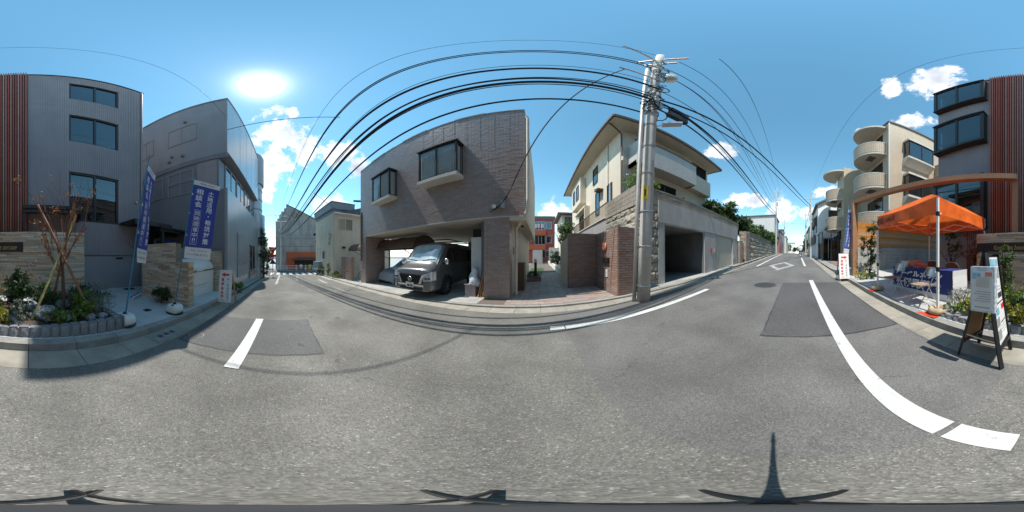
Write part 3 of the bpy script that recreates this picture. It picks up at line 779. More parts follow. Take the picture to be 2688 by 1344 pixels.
# stone veneer sign wall
t = thing('sign_wall', 'long stacked stone garden wall with a dark name plate', 'wall', (.3, -4.25, .2))
F = facing('+Y', -4.27)
MB().box(-1.50, 2.11, -4.52, -4.275, -.1, 1.93).build('core', MT['ledger_back'], t)
rg = random.Random(5); cnt = 0; rest = MB()
plate = (-2.12, -.14, 1.43, 1.65)
for (a0, a1, b0, b1) in courses(-2.13, 1.52, -.02, 1.94, .40, .0545, .004, 7, .45, holes=[plate]):
    d = rg.uniform(.008, .034)
    if b0 > .42 and cnt < 298: piece('ledger_stone', MT['ledger'], t, F, a0, a1, b0, b1, -.01, d); cnt += 1
    else: rest.fbox(F, a0, a1, b0, b1, -.01, d)
for zz in courses(-4.52, -4.26, .15, 1.94, .26, .0545, .004, 3, .3): rest.fbox(facing('-X', -1.50), -zz[1], -zz[0], zz[2], zz[3], -.01, rg.uniform(.01, .03)); rest.fbox(facing('+X', 2.11), zz[0], zz[1], zz[2], zz[3], -.01, rg.uniform(.01, .03))
rest.build('ledger_course', MT['ledger'], t)['kind'] = 'stuff'
q = MB().fbox(F, plate[0]+.004, plate[1]-.004, plate[2]+.004, plate[3]-.004, -.01, .03).build('name_plate', MT['black'], t)
lettering('lettering', 'Komazawa house terrace', F, -.95, 1.535, .033, .2, MT['gold'], q, shear=.35, width=1.30, height=.115)
MB().fbox(F, -1.58, -.33, 1.468, 1.472, .03, .033).build('underline', MT['gold'], q)
# planter of dark stones
t = thing('planter', 'low planter edged with dark upright granite stones in front of the sign wall', 'planter', (.15, -3.1, .12))
x = -1.45; k = 0; PX1 = 1.78
MB().box(-1.42, PX1-.03, -2.27, -2.19, -.1, zr(0)+.268).build('mortar_bed', MT['mortar'], t)
me_r = rock_faces('edging_stone', MT['granite'], 5, 4, 4, .28, 20)
rg = random.Random(8)
def edging(F, a0, a1, z0, z1, par):
    a = a0
    while a < a1-.03:
        w_ = min(.112+rg.uniform(-.012, .02), a1-a)
        piece('edging_stone', MT['granite'], par, F, a, a+w_, z0, z1+rg.uniform(-.008, .012), -.09, -.006)
        piece('edging_stone', MT['granite'], par, F, a, a+w_, z0, z1-.004, -.012, .026, me_r[rg.randrange(5)])
        a += w_+.022
edging(facing('+Y', -2.17), -PX1, 1.45, .05, .285, t)
MB().box(-1.42, -1.34, -4.2, -2.2, -.1, .275).build('mortar_bed', MT['mortar'], t); MB().box(PX1-.12, PX1-.03, -4.2, -2.2, -.1, .275).build('mortar_bed', MT['mortar'], t)
edging(facing('-X', -1.44), 2.3, 4.1, .05, .28, t); edging(facing('+X', PX1), -4.1, -2.3, .10, .30, t)
mb = MB(); mb.grid(lambda u, v: (-1.36+3.02*u, -4.27+2.02*v, .20+.10*math.sin(u*9)*math.sin(v*5)+.12*math.sin(math.pi*v)), 20, 12); mb.build('soil', MT['soil'], t)
# rocks
def rock(x, y, z, r, seed, label):
    rg = random.Random(seed); mb = MB(); nu, nv = 10, 7
    def f(u, v):
        a = u*6.2832; b = (v-.5)*3.1416; k = 1+.28*math.sin(3*a+seed)*math.cos(2*b)+.15*math.sin(7*a+2*seed+5*b)
        return (x+r*k*math.cos(a)*math.cos(b), y+r*k*.85*math.sin(a)*math.cos(b), z+r*.62*math.sin(b)*(1+.2*math.sin(4*a+seed)))
    mb.grid(f, nu*2, nv*2); o = mb.build('garden_rock', MT['rock'], None, loc=(x, y, z)); return tag(o, label, 'rock', 'rocks in the planter')
for i, (x, y, z, r, lab) in enumerate([(-.28, -2.55, .36, .20, 'biggest pale jagged rock in front of the bare tree trunk'), (-.55, -2.42, .33, .13, 'pale rock right of the biggest planter rock'), (-.02, -2.80, .40, .16, 'pale rock behind the biggest planter rock, beside the tree'), (.42, -2.50, .36, .14, 'grey rock left of the glossy shrub'), (.20, -2.40, .30, .12, 'small white flecked rock under the glossy shrub'), (-.95, -2.36, .30, .09, 'small grey rock near the planter front, right of the tree'), (-1.15, -2.36, .30, .08, 'smallest grey rock by the planter corner stones'), (1.0, -2.45, .34, .11, 'grey rock under the yellow plants behind the tall easel sign'), (-.62, -2.9, .40, .14, 'grey rock behind the tree stakes'), (.72, -2.32, .31, .10, 'low rock among the yellow leaves at planter front')]): rock(x, y, z, r, i*1.7+1, lab)
# plants of the planter
shrub('glossy_shrub', 'tall glossy dark leaved shrub left of the bamboo stakes', .22, -2.85, .35, .72, .30, 'leaf_dark', 1300, .075, 2)
shrub('silver_shrub', 'small silvery shrub at the foot of the glossy shrub', .10, -2.45, .32, .30, .20, 'leaf_silver', 520, .06, 3)
G1 = 'yellow green plants in the planter'
for i, (x, y, h, r, leaf, lab) in enumerate([(.75, -2.5, .26, .28, 'leaf_yellow', 'bright yellow low plant at left end of the visible planter edge'), (.45, -2.32, .20, .2, 'leaf_yellow', 'yellow low plant spilling behind the front stones'), (-.42, -2.34, .14, .15, 'leaf_bright', 'small bright green plant below the biggest rock'), (-.95, -2.62, .34, .22, 'leaf_bright', 'bright green plant between the tree and planter corner'), (.85, -3.0, .36, .3, 'leaf_bright', 'green yellow plant behind the bright yellow one'), (1.30, -2.55, .24, .25, 'leaf_yellow', 'yellow plant right behind the tall easel sign'), (1.05, -2.35, .18, .16, 'leaf_yellow', 'yellow plant at stone edge under the easel boards')]):
    shrub('ground_plant', lab, x, y, .28, h*1.25, r*1.15, leaf, 1000, .055, 10+i, G1, 'plant')
shrub('feathery_shrub', 'grey green feathery shrub at the planter corner by the first flag', -1.20, -2.62, .27, .55, .30, 'leaf_silver', 1300, .075, 21, aspect=.14)
shrub('feathery_shrub', 'dark fine leaved shrub behind the rightmost bamboo stake', -.9, -2.95, .30, .45, .28, 'leaf_dark', 900, .06, 22, aspect=.25)
shrub('low_shrub', 'dark green shrub in front of the sign wall by the stakes', -.25, -3.4, .34, .42, .3, 'leaf_dark', 800, .06, 23)
shrub('column_shrub', 'slim upright green shrub in front of the name plate', .92, -3.15, .34, 1.25, .20, 'leaf_mid', 1500, .06, 24, blobs=5)
shrub('lavender_bush', 'grey green lavender bush behind the easel sign', 1.25, -2.95, .34, .48, .36, 'leaf_silver', 1500, .075, 25, aspect=.14)
shrub('lavender_bush', 'small silvery tuft at the planter end near the blue table', 1.62, -2.62, .32, .34, .24, 'leaf_silver', 900, .07, 26, aspect=.14)
shrub('low_shrub', 'low green tuft beside the planter end facing the tent', 1.6, -2.36, .30, .16, .18, 'leaf_bright', 420, .05, 27)
for i, (x, y, h, r, lf, lab) in enumerate(((-.75, -2.38, .16, .16, 'leaf_bright', 'small green tuft by the planter edge in front of the stakes'), (.60, -2.62, .30, .22, 'leaf_mid', 'green plant between the glossy shrub and yellow plants'), (-.45, -2.95, .32, .22, 'leaf_mid', 'green plant at the foot of the tree trunk'), (-1.18, -3.3, .4, .26, 'leaf_dark', 'dark plant at the wall end of the planter'), (.35, -3.5, .4, .3, 'leaf_dark', 'dark plant under the name plate'), (1.5, -3.4, .45, .3, 'leaf_mid', 'green plant at the tent end of the sign wall'))): shrub('ground_plant', lab, x, y, .30, h, r, lf, 700, .055, 210+i, 'green plants in the planter', 'plant')
# bare tree with stakes
t = thing('bare_tree', 'bare young tree with reddish twigs held by bamboo stakes', 'tree', (-.61, -2.75, .32)); rg = random.Random(31)
mb = MB(); tips = []
mb.tube([(-.61, -2.75, .28), (-.60, -2.76, .7), (-.58, -2.74, 1.15), (-.50, -2.72, 1.45)], [.036, .032, .027, .022], 8); mb.build('trunk', MT['bark'], t)
mb = MB()
for k in range(9):
    a = k*.72+rg.uniform(-.2, .2); z0 = .95+.07*k
    p = Vector((-.585+.03*math.cos(a), -2.745+.03*math.sin(a), min(z0, 1.42)))
    branches(mb, p, (math.cos(a)*.62, math.sin(a)*.42, .75), rg.uniform(.55, .95), .013, 2, rg, tips, .45, .28, 5)
mb.build('twigs', MT['twig'], t)
bl = [(p.x, p.y, p.z, .05, .05, .05) for p in tips]
foliage('dry_leaves', MT['leaf_dry'], t, rg.sample(bl, min(26, len(bl)))+[(.02, -2.68, 1.15, .10, .06, .26), (-.12, -2.66, .95, .08, .06, .2)], 420, .045, 5, clump=.5)
t = thing('bamboo_support', 'bamboo stakes tied in a tripod round the bare tree', 'support', (-.55, -2.7, .3))
for p, q, m in (((-.05, -2.45, .30), (-.85, -2.83, 2.05), 'bamboo'), ((-1.02, -2.45, .30), (-.16, -2.83, 2.22), 'bamboo_brown'), ((-.44, -3.1, .32), (-.72, -2.5, 2.15), 'bamboo_brown')):
    p, q = Vector(p), Vector(q); mb = MB(); pts = []; rs = []
    for i in range(21):
        pts.append(p+(q-p)*i/20); rs.append(.022 if i % 4 else .0255)
    mb.tube(pts, rs, 8); mb.build('stake', MT[m], t)
mb = MB()
for k in range(5): mb.tube([Vector((-.55+.05*math.cos(a), -2.70+.05*math.sin(a), 1.35+.012*k)) for a in [j*.6283 for j in range(11)]], .006, 5)
mb.build('rope', MT['bark'], t)
# ================================================================ trash enclosure
t = thing('stone_enclosure', 'stacked stone walls around the white refuse locker', 'wall', (-3.5, -3, -.05))
core = MB(); core.box(-3.56, -3.335, -3.95, -2.62, -.3, 1.63); core.box(-3.56, -3.335, -2.618, -2.24, -.3, 1.13); core.box(-6.25, -6.02, -3.65, -2.5, -.4, 1.48); core.box(-6.02, -3.56, -3.9, -3.7, -.4, 1.6)
core.build('core', MT['ledger_back'], t)
rest = MB(); cnt = 0
def veneer(F, a0, a1, b0, b1, seed, t=t):
    global cnt
    for (p, q, r_, s) in courses(a0, a1, b0, b1, .32, .052, .004, seed, .45):
        d = rg.uniform(.008, .034)
        if cnt < 260: piece('ledger_stone', MT['ledger'], t, F, p, q, r_, s, -.01, d); cnt += 1
        else: rest.fbox(F, p, q, r_, s, -.01, d)
veneer(facing('+X', -3.335), -3.95, -2.62, -.1, 1.65, 41); veneer(facing('+X', -3.335), -2.62, -2.24, -.1, 1.15, 42); veneer(facing('+Y', -2.24), 3.33, 3.57, -.2, 1.15, 43)
veneer(facing('+X', -6.02), -3.65, -2.5, -.3, 1.50, 44); veneer(facing('+Y', -2.5), 6.02, 6.26, -.3, 1.5, 45)
rest.build('ledger_course', MT['ledger'], t)['kind'] = 'stuff'
t = thing('refuse_locker', 'white plastic refuse locker with a curved lid between stone walls', 'refuse box', (-4.9, -2.9, -.15))
F = Fr((-5.95, 0, 0), (0, 1, 0)); prof = [(-3.62, -.18), (-2.78, -.18), (-2.76, .78), (-2.80, .80)]
MB().prism([(-3.62, -.12), (-2.78, -.12), (-2.76, .78), (-3.62, .78)], F, 0, 2.25).build('box', MT['white_plastic'], t)
arc = [(-2.775, .80)]+[(-2.775-.42*(1-math.cos(k*.196)), .80+.40*math.sin(k*.196)) for k in range(1, 9)]+[(-3.62, 1.20), (-3.62, .80)]
l = MB().prism(arc, F, .01, 2.24).build('lid', MT['white_plastic'], t)
m2 = MB(); m2.box(-5.0, -4.55, -2.75, -2.70, .79, .86); m2.build('handle', MT['white_paint'], l)
MB().box(-5.93, -3.71, -2.762, -2.748, .765, .80).build('seal', MT['black'], t)
MB().box(-5.5, -4.0, -2.759, -2.750, .30, .312).build('panel_groove', MT['pipe_grey'], t)
MB().box(-5.9, -3.72, -3.6, -2.8, -.32, -.12).build('foot', MT['concrete'], t)
shrub('corner_shrub', 'small dark shrub at the foot of the stone enclosure beside a flag base', -3.12, -2.95, apz(-3.1, -2.9), .42, .26, 'leaf_dark', 800, .06, 51)
shrub('corner_shrub', 'bright green plant behind the left arrow sign board', -6.9, -2.1, zr(-6.9), .45, .32, 'leaf_bright', 600, .09, 52)
# bike shelter
t = thing('bike_shelter', 'black steel bicycle shelter behind the stone enclosure', 'shelter', (-5.2, -5, -.1))
for (x, y) in ((-4.45, -4.15), (-6.35, -4.15), (-4.45, -6.3), (-6.35, -6.3)): MB().box(x-.06, x+.06, y-.06, y+.06, -.3, 2.22).build('post', MT['black'], t)
m2 = MB(); m2.box(-6.6, -4.2, -6.6, -3.95, 2.32, 2.38); m2.build('roof', MT['window_frame'], t)
for y in (-4.1, -4.9, -5.7, -6.4): MB().box(-6.55, -4.25, y-.04, y+.04, 2.22, 2.318).build('beam', MT['black'], t)
t = thing('tarp', 'crumpled blue tarpaulin behind the first flag', 'tarp', (-4.0, -4.5, 0))
mb = MB(); mb.grid(lambda u, v: (-4.25+.35*u+.06*math.sin(7*v+3*u), -4.55+.18*math.sin(5*u+2*v), zr(-4)+.12+1.15*v*(1-.25*u)), 10, 12); mb.build('sheet', MT['tarp_blue'], t)
m2 = MB(); m2.box(-6.0, -5.2, -5.2, -4.6, .2, 2.0); tag(m2.build('covered_bicycle', MT['tarp_blue'], None, loc=(-5.6, -4.9, 0)), 'dark blue cover inside the black bicycle shelter', 'cover')
t = thing('pole_bundle', 'bundle of white poles lying on the forecourt by the first flag', 'poles', (-2.85, -3.75, apz(-2.9, -3.7)))
for k in range(4):
    z = apz(-2.9, -3.7)+.03+.045*(k//2); MB().tube([(-3.15, -3.95+.07*(k % 2)+.02*k, z), (-2.62, -3.6+.07*(k % 2), z)], .022, 8).build('pole', MT['white_paint' if k != 2 else 'tarp_blue'], t)
# ================================================================ banner flags
def flag(label, base, top, rail_end, bot_in, bot_out, zb, zt, mirrored=False, ground=0.):
    bx, by, bz = base; t = thing('banner_flag', label, 'flag', base)
    # water tank base
    tk = MB(); n = 24
    def ring(r, z, e=4): 
        out = []
        for i in range(n):
            a = 6.2832*i/n; c, s = math.cos(a), math.sin(a); k = (abs(c)**e+abs(s)**e)**(-1/e); out.append((bx+r*k*c*.9, by+r*k*s*.9, bz+z))
        return out
    rings = [ring(.165, .035), ring(.18, .06), ring(.18, .15), ring(.15, .20), ring(.06, .215)]
    vs = [p for r_ in rings for p in r_]; fs = [(i*n+j, i*n+(j+1) % n, (i+1)*n+(j+1) % n, (i+1)*n+j) for i in range(4) for j in range(n)]+[tuple(range(4*n, 5*n)), tuple(reversed(range(n)))]
    tk.add(vs, fs); b = tk.build('water_base', MT['white_plastic'], t); smooth_by_angle(b)
    k = MB(); k.lathe((bx, by, bz), [(.19, .0), (.195, .02), (.185, .036)], 20); k.build('rubber_ring', MT['black'], b)
    k = MB(); k.lathe((bx+.11, by+.03, bz), [(.025, .19), (.025, .225)], 10); k.build('cap', MT['black'], b)
    k = MB(); k.lathe((bx, by, bz), [(.05, .20), (.035, .235), (.02, .25)], 12); k.build('socket', MT['black'], t)
    p0 = Vector((bx, by, bz+.12)); p1 = Vector(top); d = (p1-p0)
    MB().tube([p0, p0+d*.5, p1, p1+d*.02], [.014, .013, .011, .01], 8).build('pole', MT['blue_pole'], t)
    def on_pole(z): s = (z-p0.z)/d.z; return p0+d*s
    TL, TR = on_pole(zt), Vector((*rail_end, zt-.02)); BL, BR = on_pole(zb), Vector((*bot_out, zb-.05))
    BL = on_pole(zb)+(Vector((*bot_in, zb))-on_pole(zb))*.6
    nn = (TR-TL).cross(Vector((0, 0, -1))).normalized()
    def cloth(u, v, c=0.):        # u across 0..1 from the pole, v up 0..1
        p = (BL*(1-u)+BR*u)*(1-v)+(TL*(1-u)+TR*u)*v
        p = p+nn*(.018*math.sin(5.5*u+4.0*v)*(1-v*.6)+.012*math.sin(9*v+2*u))
        return p+nn*c
    MB().tube([TL-(TR-TL)*.08, TR+(TR-TL)*.03], .006, 6).build('top_rail', MT['alu'], t)
    for v in (.28, .55, .8, .96): 
        q = cloth(0, v); q2 = on_pole(q.z); MB().bar(q2, q+(TR-TL)*.04, .012, .05).build('loop', MT['flag_white'], t)
    def panel(name, v0, v1, m, par): 
        mb = MB(); mb.grid(lambda u, v: cloth(u, v0+(v1-v0)*v, .0008), 14, 20); mb.grid(lambda u, v: cloth(1-u, v0+(v1-v0)*v, -.0008), 14, 20); o = mb.build(name, MT[m], par, smooth=True); return o
    c1 = panel('banner', .135, .935, 'flag_blue', t); c2 = panel('foot_band', .0, .135, 'flag_white', c1); c3 = panel('head_band', .935, 1., 'flag_white', c1)
    sgn = (lambda a: a) if not mirrored else (lambda a: 1-a)
    def put(s, a, b, w_, h_, m, par, line=1.0, bold=.012):
        for c in (.004, -.004):
            vs, fs = text_mesh(s, 1, 1, 0, bold, line); X = [v[0] for v in vs]; Yv = [v[1] for v in vs]; wx = max(X)-min(X); hy = max(Yv)-min(Yv)
            mb = MB(); mb.add([cloth(sgn(a+((v[0]-min(X))/wx-.5)*w_), b+((v[1]-min(Yv))/hy-.5)*h_, c) for v in vs], fs); mb.build('lettering', MT[m], par)
    def column_text(chars, a, top, bot, w_, m, par, bold=.012):
        n_ = len(chars); st_ = (top-bot)/n_
        for i, ch in enumerate(chars):
            if ch == '・': put(ch, a, top-st_*(i+.5), w_*.22, st_*.22, m, par, 1., .05)
            else: put(ch, a, top-st_*(i+.5), w_ if ch != '!!' else w_*.6, st_*.88, m, par, 1., bold)
    column_text(list('土地活用・相続対策'), .70, .895, .175, .23, 'ink_white', c1); column_text(list('相談会'), .27, .895, .63, .25, 'ink_white', c1); column_text(list('同時開催中')+['!!'], .27, .585, .185, .16, 'ink_white', c1, .004)
    put('ヘーベルメゾン', .5, .050, .82, .032, 'ink', c2); put('HEBEL HAUS', .5, .967, .55, .018, 'ink', c3, bold=0); put('賃貸・併用住宅', .52, .098, .6, .016, 'ink', c2, bold=0)
    mb = MB(); 
    for (u0, u1, v0, v1) in ((.155, .162, .17, .60), (.378, .385, .17, .60), (.155, .385, .597, .60), (.155, .385, .17, .173)):
        for c in (.004, -.004): mb.grid(lambda u, v: cloth(sgn(u0+(u1-u0)*u), v0+(v1-v0)*v, c), 1, 8)
    mb.build('box_line', MT['ink_white'], c1)
    return t
flag('blue event banner beside the refuse locker, its writing readable', (-2.82, -2.25, apz(-2.8, -2.2)), (-3.0, -1.85, 3.14), (-3.60, -1.50), (-2.85, -1.98), (-3.36, -1.66), 1.26, 3.08)
flag('blue event banner nearest the bare tree, seen nearly edge on', (-1.56, -2.32, apz(-1.5, -2.2)), (-1.82, -1.99, 3.16), (-2.20, -2.24), (-1.7, -2.1), (-2.12, -2.42), 1.2, 3.0)
flag('blue leaning event banner beside the bronze arch post', (6.35, -1.75, zr(6.35)+.01), (6.75, -2.25, 3.55), (7.05, -2.62), (6.5, -1.95), (6.62, -2.18), 1.35, 3.38)
# ================================================================ arrow sign boards
def arrow_sign(label, x, y, sx, right):
    """A-frame board facing along sx*X"""
    t = thing('arrow_sign', label, 'sign', (x, y, zr(x))); z0 = zr(x); F = Fr((x, y, z0), (0, 1 if sx > 0 else -1, 0), (-.16*sx, 0, 1))
    b = MB().fbox(F, -.20, .20, .12, 1.10, -.012, .0).build('board', MT['white_paint'], t)
    Fb = Fr((x-.62*sx, y, z0), (0, 1 if sx > 0 else -1, 0), (.40*sx, 0, 1))
    for s in (-1, 1):
        MB().fbox(F, s*.18-.018, s*.18+.018, 0, 1.08, -.04, -.013).build('leg', MT['wood'], t); MB().fbox(Fb, s*.18-.018, s*.18+.018, 0, 1.10, -.02, .015).build('leg', MT['wood'], t)
    MB().fbox(Fb, -.16, .16, .3, .34, -.015, .012).build('stretcher', MT['wood'], t)
    d = 1 if right else -1; mb = MB(); mb.prism([(-.11*d, .925), (.03*d, .925), (.03*d, .885), (.125*d, .955), (.03*d, 1.025), (.03*d, .985), (-.11*d, .985)], F, .001, .004); mb.build('arrow', MT['red'], b)
    for i, ch in enumerate('見学会会場'): lettering('lettering', ch, F, -.085, .80-.128*i, .003, .1, MT['red'], b, width=.095, height=.105, bold=.004)
    for i, ch in enumerate('ヘｌベルハウス'): lettering('lettering', ch, F, .085, .82-.092*i, .003, .1, MT['ink'], b, width=.075 if i != 1 else .012, height=.072, bold=.003)
    lettering('lettering', 'HEBEL HAUS', F, 0, .185, .003, .04, MT['ink'], b, width=.27, height=.028)
arrow_sign('white board with red arrow pointing left, beside the refuse locker', -4.42, -1.72, 1, False)
arrow_sign('white board with red arrow pointing right, below the leaning banner', 5.98, -1.83, -1, True)
# ================================================================ tent, table, chairs, easel
P_ = lambda x, y: apz(x, y)
t = thing('event_tent', 'orange pop-up canopy tent over the blue table', 'tent', (2.97, -3.27, .2))
cr = {'nr': (1.90, -2.24), 'nl': (4.04, -2.20), 'fl': (4.06, -4.32), 'fr': (1.92, -4.34)}; order = ['nr', 'nl', 'fl', 'fr']; ZB, ZT_, ZK = 2.06, 2.43, 3.06
for k in order:
    x, y = cr[k]; l = MB(); l.box(x-.02, x+.02, y-.02, y+.02, P_(x, y)+.01, ZT_-.04); lo = l.build('leg', MT['white_paint'], t)
    MB().box(x-.027, x+.027, y-.027, y+.027, 1.02, 1.10).build('slider', MT['black'], lo); MB().box(x-.027, x+.027, y-.027, y+.027, ZB-.02, ZB+.06).build('slider', MT['black'], lo)
    MB().box(x-.06, x+.06, y-.06, y+.06, P_(x, y)-.0, P_(x, y)+.012).build('foot_plate', MT['alu'], lo)
pk = Vector((2.98, -3.27, ZK)); roof = MB()
for i in range(4):
    a = Vector((*cr[order[i]], ZT_)); b = Vector((*cr[order[(i+1) % 4]], ZT_)); out = ((a+b)/2-Vector((pk.x, pk.y, ZT_))).normalized()*.05
    def f(u, v, a=a, b=b): 
        e = a*(1-u)+b*u; p = e*(1-v)+pk*v; p.z += .010*math.sin(19*u+7*v)*math.sin(math.pi*v)+.006*math.sin(41*u*(1-v)+3)*(1-v); p.z -= .10*math.sin(math.pi*u)*(1-v)*1.0*.7+.05*math.sin(math.pi*v)*abs(math.sin(math.pi*u)); return p
    roof.grid(f, 14, 10)
r = roof.build('roof_cloth', MT['orange_cloth'], t, smooth=True)
for i in range(4):
    a = Vector((*cr[order[i]], 0)); b = Vector((*cr[order[(i+1) % 4]], 0)); mb = MB(); c0 = Vector((pk.x, pk.y, 0))
    def g(u, v, a=a, b=b):
        p = a*(1-u)+b*u; o = ((a+b)/2-c0).normalized(); zt = ZT_-.07*math.sin(math.pi*u); zb = ZB+.02*math.sin(math.pi*u)
        p = p+o*(.012+.03*(1-v)*math.sin(math.pi*u)+.012*math.sin(u*17)*(1-v)); p.z = zb*(1-v)+zt*v; return p
    mb.grid(g, 30, 6); val = mb.build('valance', MT['orange_cloth'], t, smooth=True)
    if i == 0:
        vs, fs = text_mesh('HEBEL HAUS', 1, 1, 0, .02, 1); X = [v[0] for v in vs]; Yv = [v[1] for v in vs]; wx = max(X)-min(X); hy = max(Yv)-min(Yv); L_ = MB()
        oo = ((a+b)/2-c0).normalized()*.022
        L_.add([g(.80-.0+(.5-(v[0]-min(X))/wx)*.40, .52+((v[1]-min(Yv))/hy-.5)*.46)+oo for v in vs], [tuple(reversed(q)) for q in fs]); L_.build('lettering', MT['ink_orange'], val)
for i in range(4):
    a = Vector((*cr[order[i]], 2.12)); b = Vector((*cr[order[(i+1) % 4]], 2.12)); fr = MB(); m = (a+b)/2
    for p, q in ((a+Vector((0, 0, .22)), m-Vector((0, 0, .02))), (a-Vector((0, 0, .04)), m+Vector((0, 0, .20))), (m+Vector((0, 0, .20)), b-Vector((0, 0, .04))), (m-Vector((0, 0, .02)), b+Vector((0, 0, .22)))): fr.bar(p, q, .02, .03)
    fr.build('truss', MT['white_paint'], t)
fr = MB(); fr.bar((pk.x, pk.y, 2.3), (pk.x, pk.y, ZK-.02), .03)
for i in range(4): a = Vector((*cr[order[i]], 2.30)); fr.bar(a, (pk.x, pk.y, 2.5), .018, .026)
fr.build('centre_truss', MT['white_paint'], t)
m2 = MB(); m2.bar((3.25, -2.24, 2.02), (3.27, -2.24, 1.86), .03, .012); m2.build('strap', MT['orange_cloth'], t)
# weights
def weight(x, y, lab, red):
    z = P_(x, y); w = thing('weight_bag', lab, 'weight', (x, y, z), group='tent leg weights'); mb = MB()
    mb.tube([(x+.12*math.cos(a), y+.12*math.sin(a), z+.075+.008*math.sin(3*a)) for a in [k*6.2832/20 for k in range(21)]], .062, 10, caps=False); o = mb.build('bag', MT['sandbag'], w, smooth=True)
    MB().tube([(x+.10, y+.1, z+.13), (x+.14, y+.1, z+.16), (x+.17, y+.06, z+.12)], .008, 6).build('strap', MT['black'], w)
    if red:
        r_ = MB(); r_.grid(lambda u, v: (x-.12+.50*u, y-.06+.30*v, z+.006+.003*math.sin(9*u+7*v)), 6, 6); tag(r_.build('ground_sheet', MT['red_sheet'], None, loc=(x, y, z)), lab.replace('sand weight', 'red rubber sheet under the weight'), 'sheet')
weight(1.90, -2.24, 'sand weight round the tent leg nearest the planter', True); weight(4.04, -2.20, 'sand weight round the tent leg nearest the arch post', True)
# table with cloth
t = thing('event_table', 'long table under a navy cloth with white lettering inside the tent', 'table', (3.1, -3.15, .2))
zt = .98; X0, X1, Y0, Y1 = 2.00, 4.20, -3.44, -2.84
MB().box(X0+.05, X1-.05, Y0+.05, Y1-.05, zt-.05, zt-.01).build('table_top', MT['wood'], t)
for x in (X0+.15, X1-.15):
    for y in (Y0+.1, Y1-.1): MB().tube([(x, y, P_(x, y)), (x, y, zt-.05)], .014, 8).build('leg', MT['steel'], t)
cl = MB(); cl.box(X0, X1, Y0, Y1, zt-.008, zt)
cl.grid(lambda u, v: (X0+(X1-X0)*(1-u), Y1+.012*math.sin(u*26)*(1-v)+.01*(1-v), .42+(zt-.004-.42)*v), 40, 6)
cl.grid(lambda u, v: (X1+.008*(1-v), Y1+(Y0-Y1)*(1-u), .36+(zt-.004-.36)*v), 8, 6)
c_ = cl.build('cloth', MT['blue_cloth'], t, smooth=False)
cl = MB(); cl.grid(lambda u, v: (X0+(X1-X0)*(1-u), Y1+.012*math.sin(u*26)+.012, .235+.186*v), 40, 3); cl.build('cloth_hem', MT['flag_white'], c_)
cl = MB(); cl.grid(lambda u, v: (X0-.012+.006*math.sin(9*v), Y1+(Y0-Y1)*u, .22+(zt-.002-.22)*v), 10, 6); e_ = cl.build('cloth_end', MT['flag_white'], c_)
Ft = facing('+Y', Y1+.03)
lettering('lettering', 'ヘーベルメゾン', Ft, -3.12, .84, .004, .2, MT['ink_white'], c_, width=1.75, height=.17, bold=.01); lettering('lettering', '実例見学会', Ft, -3.12, .585, .004, .2, MT['ink_white'], c_, width=1.75, height=.26, bold=.014)
lettering('lettering', 'ヘーベルメゾン', Ft, -3.1, .31, .006, .1, MT['ink'], c_, width=.6, height=.06, bold=.01); lettering('lettering', 'HEBEL HAUS', facing('-X', X0-.02), 3.15, .33, .004, .1, MT['ink'], e_, width=.34, height=.045)
for i, (x, y, w_, h_, m, lab, cat) in enumerate(((3.85, -3.1, .30, .17, 'white_paint', 'white carton standing at the far end of the navy table', 'carton'), (3.55, -3.18, .26, .19, 'pink', 'stack of salmon pink pamphlet bags on the navy table', 'bag'), (3.30, -3.15, .26, .11, 'pink', 'low pile of salmon leaflets beside the pink bags', 'leaflets'), (2.95, -3.15, .5, .02, 'pink', 'flat salmon paper lying on the navy table', 'paper'))):
    o = thing('pamphlets' if i else 'carton', lab, cat, (x, y, zt)); rr = random.Random(i)
    for k in range(5):
        a, z0 = rr.uniform(-.02, .02), zt+h_*k/5; MB().box(x-w_/2+a, x+w_/2+a, y-.12+a, y+.12+a, z0+.0006, zt+h_*(k+1)/5).build('layer', MT[m], o)
# folding chairs
def chair(label, x, y, rz, seat, back, group):
    z = P_(x, y); t = thing('folding_chair', label, 'chair', (x, y, z), rz, group, local=True); r = .011
    for s in (-1, 1):
        MB().tube([(s*.21, -.22, r), (s*.205, .02, .42), (s*.20, .17, .70), (s*.17, .195, .76), (s*.10, .20, .785), (0, .202, .79)], r, 8).build('back_frame', MT['steel'], t)
        MB().tube([(s*.18, .24, r), (s*.185, .0, .44), (s*.185, -.04, .46)], r, 8).build('leg', MT['steel'], t)
    MB().tube([(-.21, -.222, r), (.21, -.222, r)], r, 8).build('foot_bar', MT['steel'], t); MB().tube([(-.18, .242, r), (.18, .242, r)], r, 8).build('foot_bar', MT['steel'], t)
    MB().tube([(-.185, .12, .22), (.185, .12, .22)], .008, 6).build('stretcher', MT['steel'], t)
    s_ = MB(); s_.grid(lambda u, v: ((u-.5)*.36, -.24+.40*v, .455-.02*math.sin(math.pi*v)*math.sin(math.pi*u)), 8, 8); s_.grid(lambda u, v: ((.5-u)*.36, -.24+.40*v, .43), 2, 2); s_.box(-.18, .18, -.24, .16, .43, .452); s_.build('seat', MT[seat], t)
    b_ = MB(); 
    for d in (0, .014): b_.grid(lambda u, v, d=d: ((u-.5)*.40*(1-.18*v*v), .135+.055*v+d-.05*math.cos((u-.5)*2.6)+.045, .60+.17*v-.03*abs(2*u-1)**4*(v > .9)), 12, 5)
    b_.build('backrest', MT[back], t, smooth=True); return t
chair('pale folding chair at the near end of the table, in front of it', 2.45, -2.42, R(165), 'chair_seat', 'steel', 'folding chairs at the event table'); chair('pale folding chair in front of the table near the arch', 3.48, -2.40, R(178), 'chair_brown', 'steel', 'folding chairs at the event table')
